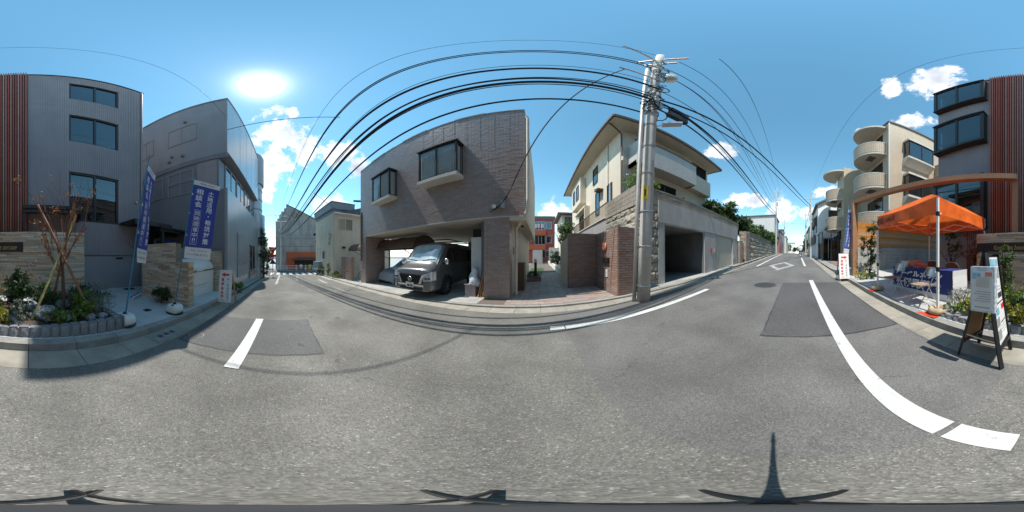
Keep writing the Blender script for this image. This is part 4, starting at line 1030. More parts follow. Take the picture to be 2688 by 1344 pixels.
chair('brown backed folding chair behind the table at its planter end', 2.55, -3.78, R(0), 'chair_brown', 'chair_brown', 'folding chairs at the event table'); chair('brown backed folding chair behind the middle of the table', 3.25, -3.78, R(4), 'chair_brown', 'chair_brown', 'folding chairs at the event table')
# easel sign with leaflet box
ez = zr(.7)
t = thing('easel_sign', 'tall black A-frame easel with posters and a clear leaflet box', 'sign', (.72, -1.7, ez))
P1, P2, P3, P4 = Vector((.47, -1.46, ez)), Vector((.50, -1.90, ez)), Vector((.99, -1.53, ez+.02)), Vector((.93, -1.92, ez+.02)); apx = .22
T1, T2 = Vector((.70, -1.62, ez+1.30)), Vector((.70, -1.98, ez+1.30))
def quadframe(p, q, r_, s, name, m, w_=.045):
    o = MB(); o.bar(p, r_, w_, .028); o.bar(q, s, w_, .028); o.bar(r_, s, w_, .03); a = p+(r_-p)*.16; b = q+(s-q)*.16; o.bar(a, b, w_, .03); return o.build(name, MT[m], t)
f1 = quadframe(P1, P2, T1, T2, 'front_frame', 'black'); f2 = quadframe(P3, P4, T1+Vector((.03, 0, 0)), T2+Vector((.03, 0, 0)), 'back_frame', 'black')
u = (P2-P1); 
def face(p, q, r_, s, a, b): return (p*(1-a)+q*a)*(1-b)+(r_*(1-a)+s*a)*b
def sheet(name, p, q, r_, s, a0, a1, b0, b1, off, m, par):
    n_ = (q-p).cross(r_-p).normalized(); c = [face(p, q, r_, s, a, b)+n_*off for a, b in ((a0, b0), (a1, b0), (a1, b1), (a0, b1))]; d = [v-n_*.003 for v in c]
    return MB().add(c+d, [(0, 1, 2, 3), (7, 6, 5, 4), (0, 4, 5, 1), (1, 5, 6, 2), (2, 6, 7, 3), (3, 7, 4, 0)]).build(name, MT[m], par)
A_ = (P1, P2, T1, T2)
s_ = -1 if (P2-P1).cross(T1-P1).x > 0 else 1
bd = sheet('panel', *A_, .05, .95, .17, .98, 0, 'black_matt', f1)
def poster(b0, b1, par, seed):
    rg = random.Random(seed); ps = sheet('poster', *A_, .12, .88, b0, b1, .006*s_, 'white_paint', par); h = b1-b0
    def spot(a0, a1, c0, c1, m, k=.009): sheet('print', *A_, .12+.76*a0, .12+.76*a1, b0+h*c0, b0+h*c1, k*s_, m, par)
    spot(.04, .96, .80, .96, 'cyan'); spot(.55, .95, .52, .76, 'pipe_grey'); spot(.06, .48, .70, .72, 'ink'); spot(.06, .44, .62, .635, 'pipe_grey'); spot(.06, .44, .56, .575, 'pipe_grey'); spot(.06, .44, .50, .515, 'pipe_grey'); spot(.05, .45, .10, .36, 'cyan'); spot(.52, .95, .08, .20, 'ink'); spot(.52, .95, .26, .28, 'pipe_grey'); spot(.52, .90, .33, .345, 'pipe_grey')
    return ps
p1 = poster(.56, .96, f1, 1)
ps = sheet('poster', *A_, .08, .92, .20, .545, .006*s_, 'white_paint', f1); 
for (a0, a1, c0, c1, m) in ((.12, .45, .46, .52, 'cyan'), (.66, .9, .48, .53, 'red'), (.12, .4, .36, .44, 'pipe_grey'), (.14, .40, .24, .33, 'pipe_grey'), (.46, .88, .37, .38, 'ink'), (.46, .85, .34, .346, 'pipe_grey'), (.46, .85, .31, .316, 'pipe_grey'), (.46, .85, .28, .286, 'pipe_grey'), (.46, .88, .22, .26, 'white_tile')): sheet('print', *A_, a0, a1, c0, c1, .009*s_, m, f1)
B_ = (P3, P4, T1+Vector((.03, 0, 0)), T2+Vector((.03, 0, 0)))
sheet('panel', *B_, .06, .94, .18, .97, 0, 'board', f2)
MB().bar(P1+(T1-P1)*.25, P3+(T1-P3)*.25, .02, .012).build('hinge_stay', MT['steel'], t); MB().bar(P2+(T2-P2)*.25, P4+(T2-P4)*.25, .02, .012).build('hinge_stay', MT['steel'], t)
# leaflet box on the camera side between the legs
def lbx(name, m, x0, x1, y0, y1, z0, z1, par): return MB().box(.53+(x0-.58)*.80, .53+(x1-.58)*.80, y0, y1, ez+z0, ez+z1).build(name, MT[m], par)
bx = lbx('leaflet_box', 'plastic_film', .58, .90, -1.50, -1.43, .70, 1.16, t)
lbx('leaflet', 'white_paint', .60, .88, -1.429, -1.426, .72, 1.12, bx); lbx('print', 'cyan', .76, .87, -1.4255, -1.424, 1.04, 1.10, bx); lbx('print', 'pink', .61, .70, -1.4255, -1.424, 1.07, 1.11, bx); lbx('card', 'insulator', .64, .82, -1.4235, -1.420, .96, 1.06, bx); [lbx('print', 'pipe_grey', .63, .85-.03*(k % 3), -1.4255, -1.424, .815+.024*k, .822+.024*k, bx) for k in range(5)]; lbx('print', 'pipe_grey', .64, .84, -1.4255, -1.424, .745, .76, bx)
# ================================================================ bronze arch, fence, planting by the tent
t = thing('garden_arch', 'long bronze beam arch on a post above the orange tent', 'arch', (6.45, -2.45, .4))
A, B = Vector((6.50, -2.42, 3.66)), Vector((1.05, -4.40, 3.66))
MB().box(6.38, 6.62, -2.52, -2.30, .3, 3.575).build('post', MT['bronze'], t); MB().bar(A+(A-B).normalized()*.1, B-(A-B).normalized()*.06, .22, .17).build('beam', MT['bronze'], t); MB().box(.95, 1.13, -4.60, -4.42, .2, 3.574).build('post', MT['bronze'], t)
t = thing('boundary_fence', 'concrete block wall topped with orange brown timber boards beside the tent', 'fence', (7.2, -4, .4))
F = facing('-X', 7.15)
MB().box(7.17, 7.32, -9, -2.55, .1, 1.72).build('core', MT['stone_joint'], t)
for r_ in courses(2.55, 9, .15, 1.72, .40, .20, .008): piece('block', MT['concrete'], t, F, *r_, -.05, .0)
for k in range(11):
    z = 1.75+k*.108; piece('board', MT['wood_fence'], t, F, 2.55, 9.0, z, z+.10, -.06, -.03)
for a in (2.7, 4.3, 5.9, 7.5): MB().fbox(F, a, a+.06, 1.72, 2.95, -.12, -.061).build('post', MT['bronze'], t)
m2 = MB(); m2.box(4.6, 7.1, -5.0, -4.5, .3, .62); m2.box(5.4, 7.1, -4.5, -4.0, .3, .48); tag(m2.build('concrete_steps', MT['concrete_pale'], None, loc=(5.8, -4.5, .3)), 'low pale concrete bench steps behind the tent table', 'steps')
shrub('slim_shrub', 'tall slim leafy shrub between the arch post and tent', 6.15, -2.95, apz(6.1, -2.9), 2.2, .38, 'leaf_dark', 1500, .10, 61, blobs=5)
shrub('ground_plant', 'yellow green plant at the foot of the arch post', 5.75, -2.4, apz(5.7, -2.4), .3, .32, 'leaf_yellow', 600, .06, 62, cat='plant')
shrub('ground_plant', 'low green plant beside the slim shrub', 5.55, -2.75, apz(5.5, -2.7), .3, .25, 'leaf_mid', 500, .06, 63, cat='plant')
tree('red_tree', 'small red leaved tree between the tent and the sign wall', 2.35, -4.45, .25, 2.0, .42, 'leaf_red', 520, .07, 64, trunk_r=.045, bark='bark')
tree('pruned_tree', 'small green pruned tree behind the table', 3.25, -4.55, .28, 1.9, .34, 'leaf_mid', 500, .09, 65, trunk_r=.035, crown_low=.55)
# ================================================================ left neighbour (grey metal building)
NXF, NYF, NT = -6.27, -2.32, 10.9
t = thing('grey_building', 'tall grey metal clad building left of the flags with a round stair tower', 'building', (-10, -5, -.4))
FX = facing('+X', NXF); FY = facing('+Y', NYF)
body = MB(); body.box(-14.0, NXF, -11, NYF, 6.27, NT); body.build('upper_wall', MT['nb_upper'], t)
body = MB(); body.box(-14.0, NXF+.0, -11, NYF-.35, 4.25, 5.95); body.build('window_band_wall', MT['nb_lower'], t)
body = MB(); body.box(-14.0, NXF+.03, -11, NYF+.02, -.9, 4.24); body.build('lower_wall', MT['nb_lower'], t)
body = MB(); body.fbox(FY, 6.25, 14.0, -.8, 4.23, .02, .05); body.build('front_cladding', MT['nb_front'], t)
body = MB(); body.fbox(FY, 6.27, 14.0, 6.28, NT-.02, .0, .03); body.build('front_panel', MT['nb_front'], t)
for a in (8.2, 9.65, 11.1, 12.55): MB().fbox(FY, a, a+.015, 6.30, NT-.05, .03, .034).build('panel_joint', MT['nb_lower'], t)
MB().box(-14.05, NXF+.06, -11, NYF+.06, NT, NT+.07).build('coping', MT['pipe_grey'], t)
MB().fbox(FX, -11, -2.29, 5.95, 6.03, -.02, .05).build('ledge', MT['nb_lower'], t)
for k in range(5): piece('louver_slat', MT['nb_upper'], t, FX, -11, -2.28, 6.04+k*.045, 6.07+k*.045, -.02, .045)
for (a0, a1, b0, b1, n) in ((-5.45, -3.76, 7.7, 9.1, 2), (-7.7, -6.5, 7.7, 9.1, 2)): window(t, FX, a0, a1, b0, b1, n, .05, .03, .08, 'nb_upper', 'window_glass', curtain='curtain')
for (a0, a1, b0, b1, n) in ((-5.42, -3.9, 5.08, 5.7, 2), (-5.42, -3.9, 4.36, 5.05, 2), (-7.2, -5.75, 4.45, 5.7, 1)): window(t, FX, a0, a1, b0, b1, n, .05, .03, .08, 'nb_upper', 'dark_glass')
MB().fbox(FX, -3.7, -2.75, 4.27, 5.93, .001, .02).build('dark_panel', MT['siding_grey'], t)
for (y, z) in ((-4.35, 9.45), (-5.15, 6.9), (-4.5, 6.72), (-5.33, 6.6)):
    m2 = MB(); m2.lathe((NXF+.06, y, z), [(.0, -.06), (.075, -.05), (.085, .02), (.05, .08), (0, .09)], 12); m2.build('vent_hood', MT['nb_lower'], t)
for (a0, a1) in ((6.95, 8.6), (8.75, 10.4), (10.55, 12.2), (12.35, 13.8)): window(t, facing('+Y', NYF-.30), a0, a1, 4.28, 5.92, 2, .06, .0, .04, 'nb_upper', 'window_glass', mull=.08)
MB().fbox(FX, -2.83, -2.30, -.4, 4.23, .031, .045).build('corner_panel', MT['nb_lower'], t)
MB().fbox(FX, -2.38, -2.28, -.4, 4.24, .046, .09).build('corner_trim', MT['nb_upper'], t)
m2 = MB(); m2.fbox(FY, 7.6, 9.9, .25, 2.45, .051, .10); m2.build('garage_frame', MT['nb_upper'], t)
for k in range(6): MB().fbox(FY, 7.7+k*.36, 8.02+k*.36, .85, 2.35, .101, .115).build('garage_panel', MT['nb_front'], t)
window(t, facing('+Y', NYF+.06), 10.3, 12.3, -.15, 2.1, 2, .06, .04, .08, 'nb_upper', 'dark_glass', room=.01)
for k in range(4): MB().fbox(FY, 10.2, 12.4, -.1+k*.13, -.04+k*.13, .11, .15).build('grille_bar', MT['alu'], t)
# stair tower
cx, cy = -15.2, -3.3
m2 = MB(); m2.lathe((cx, cy, 0), [(1.35, 8.3), (1.35, 11.6), (1.2, 11.95), (.3, 12.05)], 28); smooth_by_angle(m2.build('tower_top', MT['nb_upper'], t))
m2 = MB(); m2.lathe((cx, cy, 0), [(1.2, 5.1), (1.2, 8.3)], 28); smooth_by_angle(m2.build('tower_glass', MT['nb_front'], t))
for z in (5.6, 6.6, 7.6): m2 = MB(); m2.lathe((cx, cy, 0), [(1.23, z), (1.23, z+.08)], 28); m2.build('tower_ring', MT['nb_lower'], t)
m2 = MB(); m2.lathe((cx, cy, 0), [(1.45, -.9), (1.45, 5.1)], 28); smooth_by_angle(m2.build('tower_base', MT['nb_front'], t))
m2 = MB(); m2.box(-18, -16.2, -6, -3.0, -.9, 11); m2.build('rear_wing', MT['nb_lower'], t)
t = thing('climbing_plant', 'dark climbing plant on the round tower beyond the grey building', 'plant', (-14.4, -1.85, -.7))
MB().tube([(-14.4, -1.85, -.75), (-14.4, -1.9, 1), (-14.5, -1.9, 3)], [.06, .05, .02], 6).build('stem', MT['bark_dark'], t)
foliage('leaves', MT['leaf_deep'], t, [(-14.4, -1.85, 1.9, .75, .35, 1.3), (-14.9, -1.8, .6, .9, .35, 1.1), (-14.2, -1.9, 3.0, .5, .3, .8)], 2600, .14, 70, clump=.22)
# ================================================================ far left: crossing, stop sign, rail
t = thing('stop_sign', 'red triangular stop sign on a thin pole at the crossing', 'sign', (-15.52, -1.11, zr(-15.5)))
x, y, z = -15.52, -1.11, zr(-15.5)
MB().tube([(x, y, z), (x, y, z+2.95)], .032, 10).build('pole', MT['alu'], t)
F = Fr((x+.04, y, z), (0, 1, 0)); s = MB().prism([(-.05, 2.22), (.05, 2.22), (.38, 2.80), (.34, 2.86), (-.34, 2.86), (-.38, 2.80)], F, 0, .012).build('stop_plate', MT['red'], t)
lettering('lettering', '止まれ', F, 0, 2.68, .015, .2, MT['ink_white'], s, width=.42, height=.14, bold=.01)
q = MB().fbox(F, -.30, .30, 1.92, 2.17, 0, .012).build('lower_plate', MT['red'], t); MB().fbox(F, -.33, .33, 1.74, 1.88, 0, .012).build('white_plate', MT['flag_white'], t)
q = MB().prism([(-.36, 1.25), (.36, 1.25), (0, 1.72)], F, 0, .012).build('crossing_plate', MT['blue_cloth'], t)
t = thing('guard_rail', 'white pipe guard rail along the far side of the crossing', 'railing', (-24.9, 1.7, -.9))
for k in range(5): MB().tube([(-24.9, -1.05+k*1.42, -.92), (-24.9, -1.05+k*1.42, -.12)], .04, 8).build('post', MT['white_paint'], t)
for zz in (-.18, -.42, -.62): MB().tube([(-24.9, -1.1, zz), (-24.9, 4.75, zz)], .025, 8).build('rail', MT['white_paint'], t)
# concrete saw-tooth building with red shop
t = thing('concrete_building', 'bare concrete building with saw tooth roof and red shop front at the crossing', 'building', (-31, 4, -.9))
F = facing('+X', -26)
MB().prism([(-1.42, -.95), (-1.42, 6.9), (-1.15, 6.9), (-1.15, 7.4), (-.85, 7.4), (-.85, 8.0), (-.5, 8.0), (-.5, 8.6), (-.08, 8.6), (-.08, 9.15), (.3, 9.15), (.3, 9.85), (9, 5.35), (9, -.95)], F, -9, 0).build('wall', MT['far_concrete'], t)
MB().add([F.p(.28, 9.87, .12), F.p(9.1, 5.34, .12), F.p(9.1, 5.34, -9), F.p(.28, 9.87, -9), F.p(.28, 9.80, .12), F.p(9.1, 5.24, .12), F.p(9.1, 5.24, -9), F.p(.28, 9.80, -9)], [(0, 1, 2, 3), (7, 6, 5, 4), (0, 4, 5, 1), (1, 5, 6, 2), (2, 6, 7, 3), (3, 7, 4, 0)]).build('roof', MT['roof_dark'], t)
window(t, F, 1.28, 1.95, 7.6, 8.35, 1, .05, .04, .05, gm='dark_glass', room=0)
for (a0, b0) in ((4.6, 4.5), (4.9, 3.4), (7, 3.2)): window(t, F, a0, a0+.8, b0, b0+.6, 1, .05, .04, .05, 'alu', 'window_glass', room=0)
for b in (2.2, 3.9, 5.6): MB().fbox(F, -.45, 8.9, b, b+.02, .001, .006).build('joint', MT['stone_joint'], t)
sf = MB().fbox(F, .3, 8.6, -.95, 1.95, .01, .2).build('shop_front', MT['shop_red'], t)
MB().fbox(F, 1.6, 8.0, -.93, .75, .201, .22).build('shop_opening', MT['black_matt'], sf)
m2 = MB(); m2.prism([(.2, .95), (1.1, .72), (1.1, .66), (.2, .89)], Fr((-26, 1.2, 0), (1, 0, 0)), -7.2, 0); m2.build('awning', MT['brown_metal'], sf)
MB().fbox(F, 2.0, 8.0, .98, 1.22, .201, .24).build('sign_board', MT['fascia'], sf)
MB().fbox(F, 4.4, 5.9, -.9, -.15, .35, .45).build('sign_panel', MT['cyan'], sf)
for k, (yy, m, lab) in enumerate(((1.9, 'red', 'red display stand in front of the far shop'), (2.6, 'white_tile', 'white display stand in front of the far shop'), (3.4, 'leaf_mid', 'green potted plant before the far shop'), (4.0, 'yellow', 'yellow crate stand at the far shop'))):
    o = thing('display_stand', lab, 'stand', (-25.5, yy, -.9)); MB().box(-25.7, -25.35, yy-.2, yy+.2, -.9, -.5).build('base', MT['wood'], o); MB().lathe((-25.5, yy, -.5), [(.22, 0), (.28, .2), (.2, .45), (.05, .5)], 10).build('goods', MT[m], o)
for (x, y, h, r, lf, lab, sd) in ((-30, -4.6, 7.5, 2.6, 'leaf_mid', 'big green tree left of the concrete building', 80), (-27.5, -2.9, 3.6, 1.1, 'leaf_dark', 'dark bush tree behind the stop sign', 81), (-36, -7.5, 8.5, 3, 'leaf_bright', 'pale green tree farthest left beyond the crossing', 82)): tree('street_tree', lab, x, y, -.9, h, r, lf, 2600, .3, sd, crown_low=.2)
t = thing('far_house', 'grey house beyond the crossing behind the round tower', 'house', (-32, -14, -.9)); MB().box(-40, -30, -20, -9, -.9, 6).build('wall', MT['far_wall'], t); MB().box(-40.3, -29.7, -20.3, -8.7, 6, 6.3).build('roof', MT['roof_dark'], t)
# cream and slate house
t = thing('cream_house', 'cream house with slate grey street side beyond the brown building', 'house', (-16, 7, -.7))
rz = math.atan2(.59, 4.7); Fs = Fr((-14.15, 4.37, 0), (math.cos(rz), math.sin(rz), 0)); Fc = Fr((-14.15, 4.37, 0), (-math.sin(rz), math.cos(rz), 0))
MB().fbox(Fs, -4.8, 0, -.9, 5.7, -6, 0).build('slate_wall', MT['blue_house'], t)
MB().fbox(Fc, -.02, 7, -.9, 5.3, -5, .03).build('cream_wall', MT['cream'], t)
MB().fbox(Fs, -5.0, .15, 5.7, 6.35, -2.2, .22).build('parapet', MT['blue_house'], t); MB().fbox(Fs, -5.05, .2, 6.35, 6.42, -2.25, .27).build('coping', MT['roof_dark'], t)
m2 = MB(); m2.prism([(.5, 5.31), (3.2, 6.25), (7.4, 5.31)], Fc, -6, .35); m2.build('roof', MT['roof_dark'], t)
MB().fbox(Fc, 0, 7.3, 5.22, 5.32, .03, .4).build('gutter_board', MT['white_paint'], t)
window(t, Fc, .45, 2.05, 3.7, 4.85, 2, .05, .06, .06, 'cream_pale', 'window_glass', curtain='curtain', room=0)
window(t, Fc, 4.3, 5.2, 1.3, 2.4, 1, .05, .06, .06, 'alu', 'window_glass', room=0)
window(t, Fs, -3.6, -1.9, 3.0, 4.7, 3, .05, .04, .05, 'alu', 'window_glass', room=0); window(t, Fs, -4.4, -3.4, .8, 2.2, 1, .05, .04, .05, 'alu', 'window_glass', room=0); window(t, Fs, -2.6, -2.0, 1.0, 1.8, 1, .05, .10, .10, 'alu', 'window_glass', room=0)
m2 = MB(); m2.fbox(Fs, -4.7, -2.9, .0, .7, .01, .45); m2.build('balcony', MT['blue_house'], t)
MB().fbox(Fc, .9, 1.2, 2.0, 2.18, .031, .15).build('wall_lamp', MT['black'], t)
for k in range(3): MB().fbox(Fs, -1.0+.1*k, -.75+.1*k, 2.4+.42*k, 2.68+.42*k, .01, .14).build('meter', MT['pipe_grey'], t)
MB().tube([(-14.05, 4.5, -.6), (-14.05, 4.5, 5.2)], .035, 8).build('downpipe', MT['cream_pale'], t)
m2 = MB(); m2.tube([(-15, 8.0, 6), (-15, 8.0, 7.9)], .02, 6); m2.tube([(-15, 7.4, 7.3), (-15, 8.4, 7.5)], .012, 6); m2.tube([(-15, 7.2, 6.8), (-15, 7.2, 7.3)], .012, 6); m2.build('aerial', MT['pipe_grey'], t)
t = thing('brick_post_wall', 'short brown brick gate wall beside the parked bicycle', 'wall', (-11.4, 4.55, -.55))
MB().box(-12.4, -10.35, 4.52, 4.72, -.7, 1.22).build('core', MT['tile_joint'], t); rest = MB()
joined(rest, facing('-Y', 4.52), courses(-12.4, -10.35, -.6, 1.22, .22, .062, .008), -.01, .01); joined(rest, facing('+X', -10.35), courses(4.52, 4.72, -.6, 1.22, .2, .062, .008), -.01, .01); rest.build('brick_course', MT['tile_red'], t)['kind'] = 'stuff'
t = thing('bike_port', 'brown barrel roofed bike port in front of the cream house', 'shelter', (-11.5, 6.2, -.5))
m2 = MB(); m2.grid(lambda u, v: (-13.2+7.8*v, 6.35-.85*math.cos(math.pi*u), 1.78+.55*math.sin(math.pi*u)), 14, 10); m2.grid(lambda u, v: (-13.2+7.8*v, 6.35+.85*math.cos(math.pi*u), 1.76+.55*math.sin(math.pi*u)), 14, 10); m2.build('roof_sheet', MT['brown_metal'], t, smooth=True)
for k in range(6):
    x = -13.2+k*1.56; MB().tube([(x, 6.35-.87*math.cos(a), 1.78+.57*math.sin(a)) for a in [j*math.pi/10 for j in range(11)]], .025, 6).build('rib', MT['fascia'], t)
for y in (5.5, 7.2): MB().box(-13.2, -5.4, y-.03, y+.03, 1.70, 1.78).build('eave_beam', MT['fascia'], t)
for x in (-12.3, -9.3, -6.3): MB().box(x-.04, x+.04, 6.95, 7.03, -.7, 1.7).build('post', MT['fascia'], t); MB().tube([(x, 7.0, 1.1), (x, 6.3, 1.35), (x, 5.5, 1.72)], .025, 6).build('bracket', MT['fascia'], t)
def bicycle(label, x, y, rz, m):
    z = zr(x)+.05; t = thing('bicycle', label, 'bicycle', (x, y, z), rz, 'bicycles by the bike port', local=True)
    for wx in (-.52, .52):
        w = MB(); w.tube([(wx+.32*math.cos(a), 0, .335+.32*math.sin(a)) for a in [k*6.2832/24 for k in range(25)]], .016, 6, caps=False); wo = w.build('wheel', MT['tyre'], t)
        s = MB()
        for k in range(8): a = k*.7854; s.tube([(wx, 0, .335), (wx+.31*math.cos(a), 0, .335+.31*math.sin(a))], .003, 4)
        s.build('spokes', MT['steel'], wo)
    f = MB(); 
    for p, q in (((-.52, 0, .335), (-.12, 0, .30)), ((-.12, 0, .30), (-.25, 0, .78)), ((-.52, 0, .335), (-.22, 0, .70)), ((-.12, 0, .30), (.36, 0, .72)), ((-.22, 0, .62), (.34, 0, .78)), ((.34, 0, .85), (.52, 0, .335))): f.tube([p, q], .016, 6)
    f.build('frame', MT[m], t)
    f = MB(); f.tube([(.34, 0, .85), (.32, 0, 1.0)], .012, 6); f.tube([(.22, -.27, 1.0), (.34, -.15, 1.02), (.34, .15, 1.02), (.22, .27, 1.0)], .012, 6); f.build('handlebar', MT['steel'], t)
    MB().lathe((-.27, 0, .80), [(.02, -.03), (.11, 0), (.10, .05), (.02, .06)], 12).build('saddle', MT['black'], t)
    b = MB(); b.box(.42, .74, -.16, .16, .72, .94); b.build('basket', MT['insulator'], t)
    return t
bicycle('pale bicycle parked between the brick post and the brown column', -10.7, 5.0, R(75), 'insulator'); bicycle('dark bicycle under the bike port behind the covered car', -8.6, 7.6, R(80), 'black')
for i, (x, y, h, r, lf, lab) in enumerate(((-16.6, 3.95, 1.1, .4, 'leaf_mid', 'leafy plant in front of the slate wall near the crossing'), (-15.0, 4.1, 1.3, .35, 'leaf_bright', 'tall bright plant on the slate wall near the cream corner'), (-13.3, 4.35, .55, .4, 'leaf_bright', 'low bright weeds in front of the cream wall'), (-12.6, 4.25, .3, .4, 'leaf_yellow', 'yellow weeds at the kerb by the brick post wall'), (-17.6, 3.75, .8, .35, 'leaf_dark', 'dark potted plant nearest the crossing'))):
    shrub('street_plant', lab, x, y, zr(x)+.05, h, r, lf, 500, .10, 90+i, 'plants along the slate house', 'plant')
# ================================================================ brown tiled building
BY = 4.7; BX0, BX1, BB, BT = -9.30, -.46, 2.50, 7.20
t = thing('brown_building', 'brown tiled building with two bay windows above an open carport', 'building', (-5, 8, -.2))
F = facing('-Y', BY)
MB().box(BX0+.01, BX1-.01, BY+.012, 13, BB+.02, BT-.03).build('upper_wall', MT['tile_joint'], t)
m2 = MB(); joined(m2, F, courses(BX0, BX1, BB, BT, .228, .0625, .006, 3), -.012, .008, random.Random(2), .0022); m2.build('tile_field', MT['tile_brown'], t)['kind'] = 'stuff'
for k in range(8): MB().fbox(F, -.92-k*.456*1.0, -.913-k*.456, 5.2, BT-.05, .008, .013).build('expansion_joint', MT['joint_pale'], t)
rg = random.Random(4); m2 = MB(); x = BX0
while x < BX1:
    w_ = rg.uniform(.5, 1.4); m2.fbox(F, x, min(x+w_-.01, BX1), BT-.02, BT+rg.uniform(.03, .08), -.35, rg.uniform(.012, .03)); x += w_
m2.build('parapet_flashing', MT['stone_smooth'], t)
MB().box(BX0+.02, BX1-.02, BY+.02, 12.9, BB-.02, BB+.015).build('carport_ceiling', MT['soffit'], t)
MB().fbox(F, BX0, BX1, BB-.03, BB, -.3, .01).build('beam_soffit', MT['beige_cap'], t)
# columns with tiles
def column(x0, x1, y0, y1, z0, z1):
    c = MB().box(x0+.012, x1-.012, y0+.012, y1-.012, z0, z1).build('column', MT['tile_joint'], t); m = MB()
    joined(m, facing('-Y', y0), courses(x0, x1, z0, z1, .228, .0625, .006), -.014, .0); joined(m, facing('+X', x1), courses(y0, y1, z0, z1, .228, .0625, .006), -.014, .0); joined(m, facing('-X', x0), courses(-y1, -y0, z0, z1, .228, .0625, .006), -.014, .0)
    m.build('tile_field', MT['tile_brown'], c)['kind'] = 'stuff'
column(-9.30, -8.62, BY, 6.1, -.5, BB-.03); column(-1.70, -.90, BY, 5.12, -.15, BB-.03)
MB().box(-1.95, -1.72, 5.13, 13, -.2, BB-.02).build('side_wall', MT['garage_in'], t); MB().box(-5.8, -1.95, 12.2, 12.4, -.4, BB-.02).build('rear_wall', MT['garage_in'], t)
MB().box(-1.71, -.92, 5.13, 13, -.2, BB-.02).build('ground_floor', MT['cream_pale'], t)
MB().box(BX1-.008, BX1+.012, BY+.35, 13, BB, BT-.05).build('side_cladding', MT['cream_pale'], t)
MB().box(-.90, BX1+.05, BY-.002, 6.8, 2.36, 2.49).build('overhang_slab', MT['soffit'], t)
# bays
def bay(x0, x1, zb, zt_):
    Fb = facing('-Y', 4.25); w_ = window(t, Fb, x0, x1, zb, zt_, 2, .042, 0, .06, mull=.05, gm='clear_glass', curtain='curtain', room=.33, name='bay_window')
    for s, xx in ((1, x1), (-1, x0)):
        Fs2 = facing('+X' if s > 0 else '-X', xx); a0, a1 = (4.30, 4.69) if s > 0 else (-4.69, -4.30)
        m = MB(); m.fbox(Fs2, a0, a0+.04, zb, zt_, -.05, 0); m.fbox(Fs2, a1-.04, a1, zb, zt_, -.05, 0); m.fbox(Fs2, a0+.04, a1-.04, zb, zb+.05, -.05, 0); m.fbox(Fs2, a0+.04, a1-.04, zt_-.05, zt_, -.05, 0); m.build('side_frame', MT['window_frame'], w_)
        MB().fbox(Fs2, a0+.04, a1-.04, zb+.05, zt_-.05, -.03, -.022).build('pane', MT['clear_glass'], w_)
        q = MB(); q.grid(lambda u, v: Fs2.p(a0+.04+(a1-a0-.08)*u, zb+.05+(zt_-zb-.1)*v, -.08+.015*math.sin(u*30)), 24, 1); q.build('curtain', MT['curtain'], w_)
    m = MB(); m.fbox(Fb, x0-.05, x1+.05, zt_+.002, zt_+.06, -.448, .05); m.build('bay_roof', MT['window_frame'], w_)
    m = MB(); m.fbox(Fb, x0-.03, x1+.03, zb-.13, zb-.002, -.448, .03); m.build('bay_sill', MT['beige_cap'], w_)
bay(-3.95, -2.42, 4.12, 5.52); bay(-7.13, -5.70, 4.12, 5.52)
# pipes and service cables
MB().tube([(-.40, 4.62, 6.65), (-.36, 4.62, 6.5), (-.36, 4.62, 2.75), (-.40, 4.68, 2.6), (-.70, 5.05, 2.25), (-.76, 5.10, 2.15), (-.77, 5.12, .05)], .045, 10).build('downpipe', MT['cream_pale'], t)
MB().tube([(-9.1, 4.66, 1.0), (-9.1, 4.66, 4.1)], .03, 8).build('conduit', MT['fascia'], t)
MB().tube([(-9.22, 4.66, 1.0), (-9.22, 4.66, 4.0)], .02, 8).build('conduit', MT['tile_joint'], t)
MB().box(-1.15, -1.03, 4.60, 4.69, 2.75, 3.0).build('junction_box', MT['pipe_grey'], t); MB().lathe((-1.35, 4.60, 2.80), [(.02, -.05), (.06, -.03), (.06, .05), (.02, .07)], 10).build('wall_camera', MT['white_paint'], t)
MB().lathe((-.62, 5.6, 2.36), [(.04, -.06), (.05, 0)], 10).build('ceiling_lamp', MT['black'], t)
MB().box(-.915, -.90, 5.4, 5.55, 1.35, 1.6).build('red_plate', MT['red'], t)
t2 = thing('meter_cabinet', 'brown metal cabinet standing along the alley wall', 'cabinet', (-.75, 6.2, 0)); MB().box(-.91, -.60, 5.9, 6.6, -.02, 1.05).build('body', MT['brown_metal'], t2); MB().box(-.598, -.592, 5.95, 6.55, .1, 1.0).build('door', MT['tile_red'], t2)
# clutter in the carport
t2 = thing('carport_locker', 'white tall locker inside the carport beside the column', 'locker', (-1.95, 5.3, -.1)); MB().box(-2.35, -1.97, 5.2, 5.9, -.1, 1.95).build('body', MT['white_plastic'], t2); MB().box(-2.3, -2.0, 5.25, 5.8, 1.96, 2.25).build('box_on_top', MT['black_matt'], t2)
t2 = thing('plastic_bundle', 'crumpled clear plastic bundle leaning in front of the white locker', 'bundle', (-2.1, 5.0, -.1)); m2 = MB(); m2.grid(lambda u, v: (-2.15+(.22+.05*math.sin(9*v+5*u))*math.cos(6.2832*u)*(1-.5*v), 5.0+(.2+.04*math.sin(7*v))*math.sin(6.2832*u)*(1-.5*v), .32+.55*v+.05*math.sin(11*u)), 18, 10); m2.build('film', MT['plastic_film'], t2, smooth=True)
t2 = thing('storage_bin', 'grey plastic bin at the foot of the brown column', 'bin', (-2.2, 4.95, -.12)); MB().box(-2.42, -2.05, 4.85, 5.2, -.1, .33).build('body', MT['siding_grey'], t2); MB().box(-2.45, -2.02, 4.82, 5.23, .33, .36).build('lid', MT['base_grey'], t2)
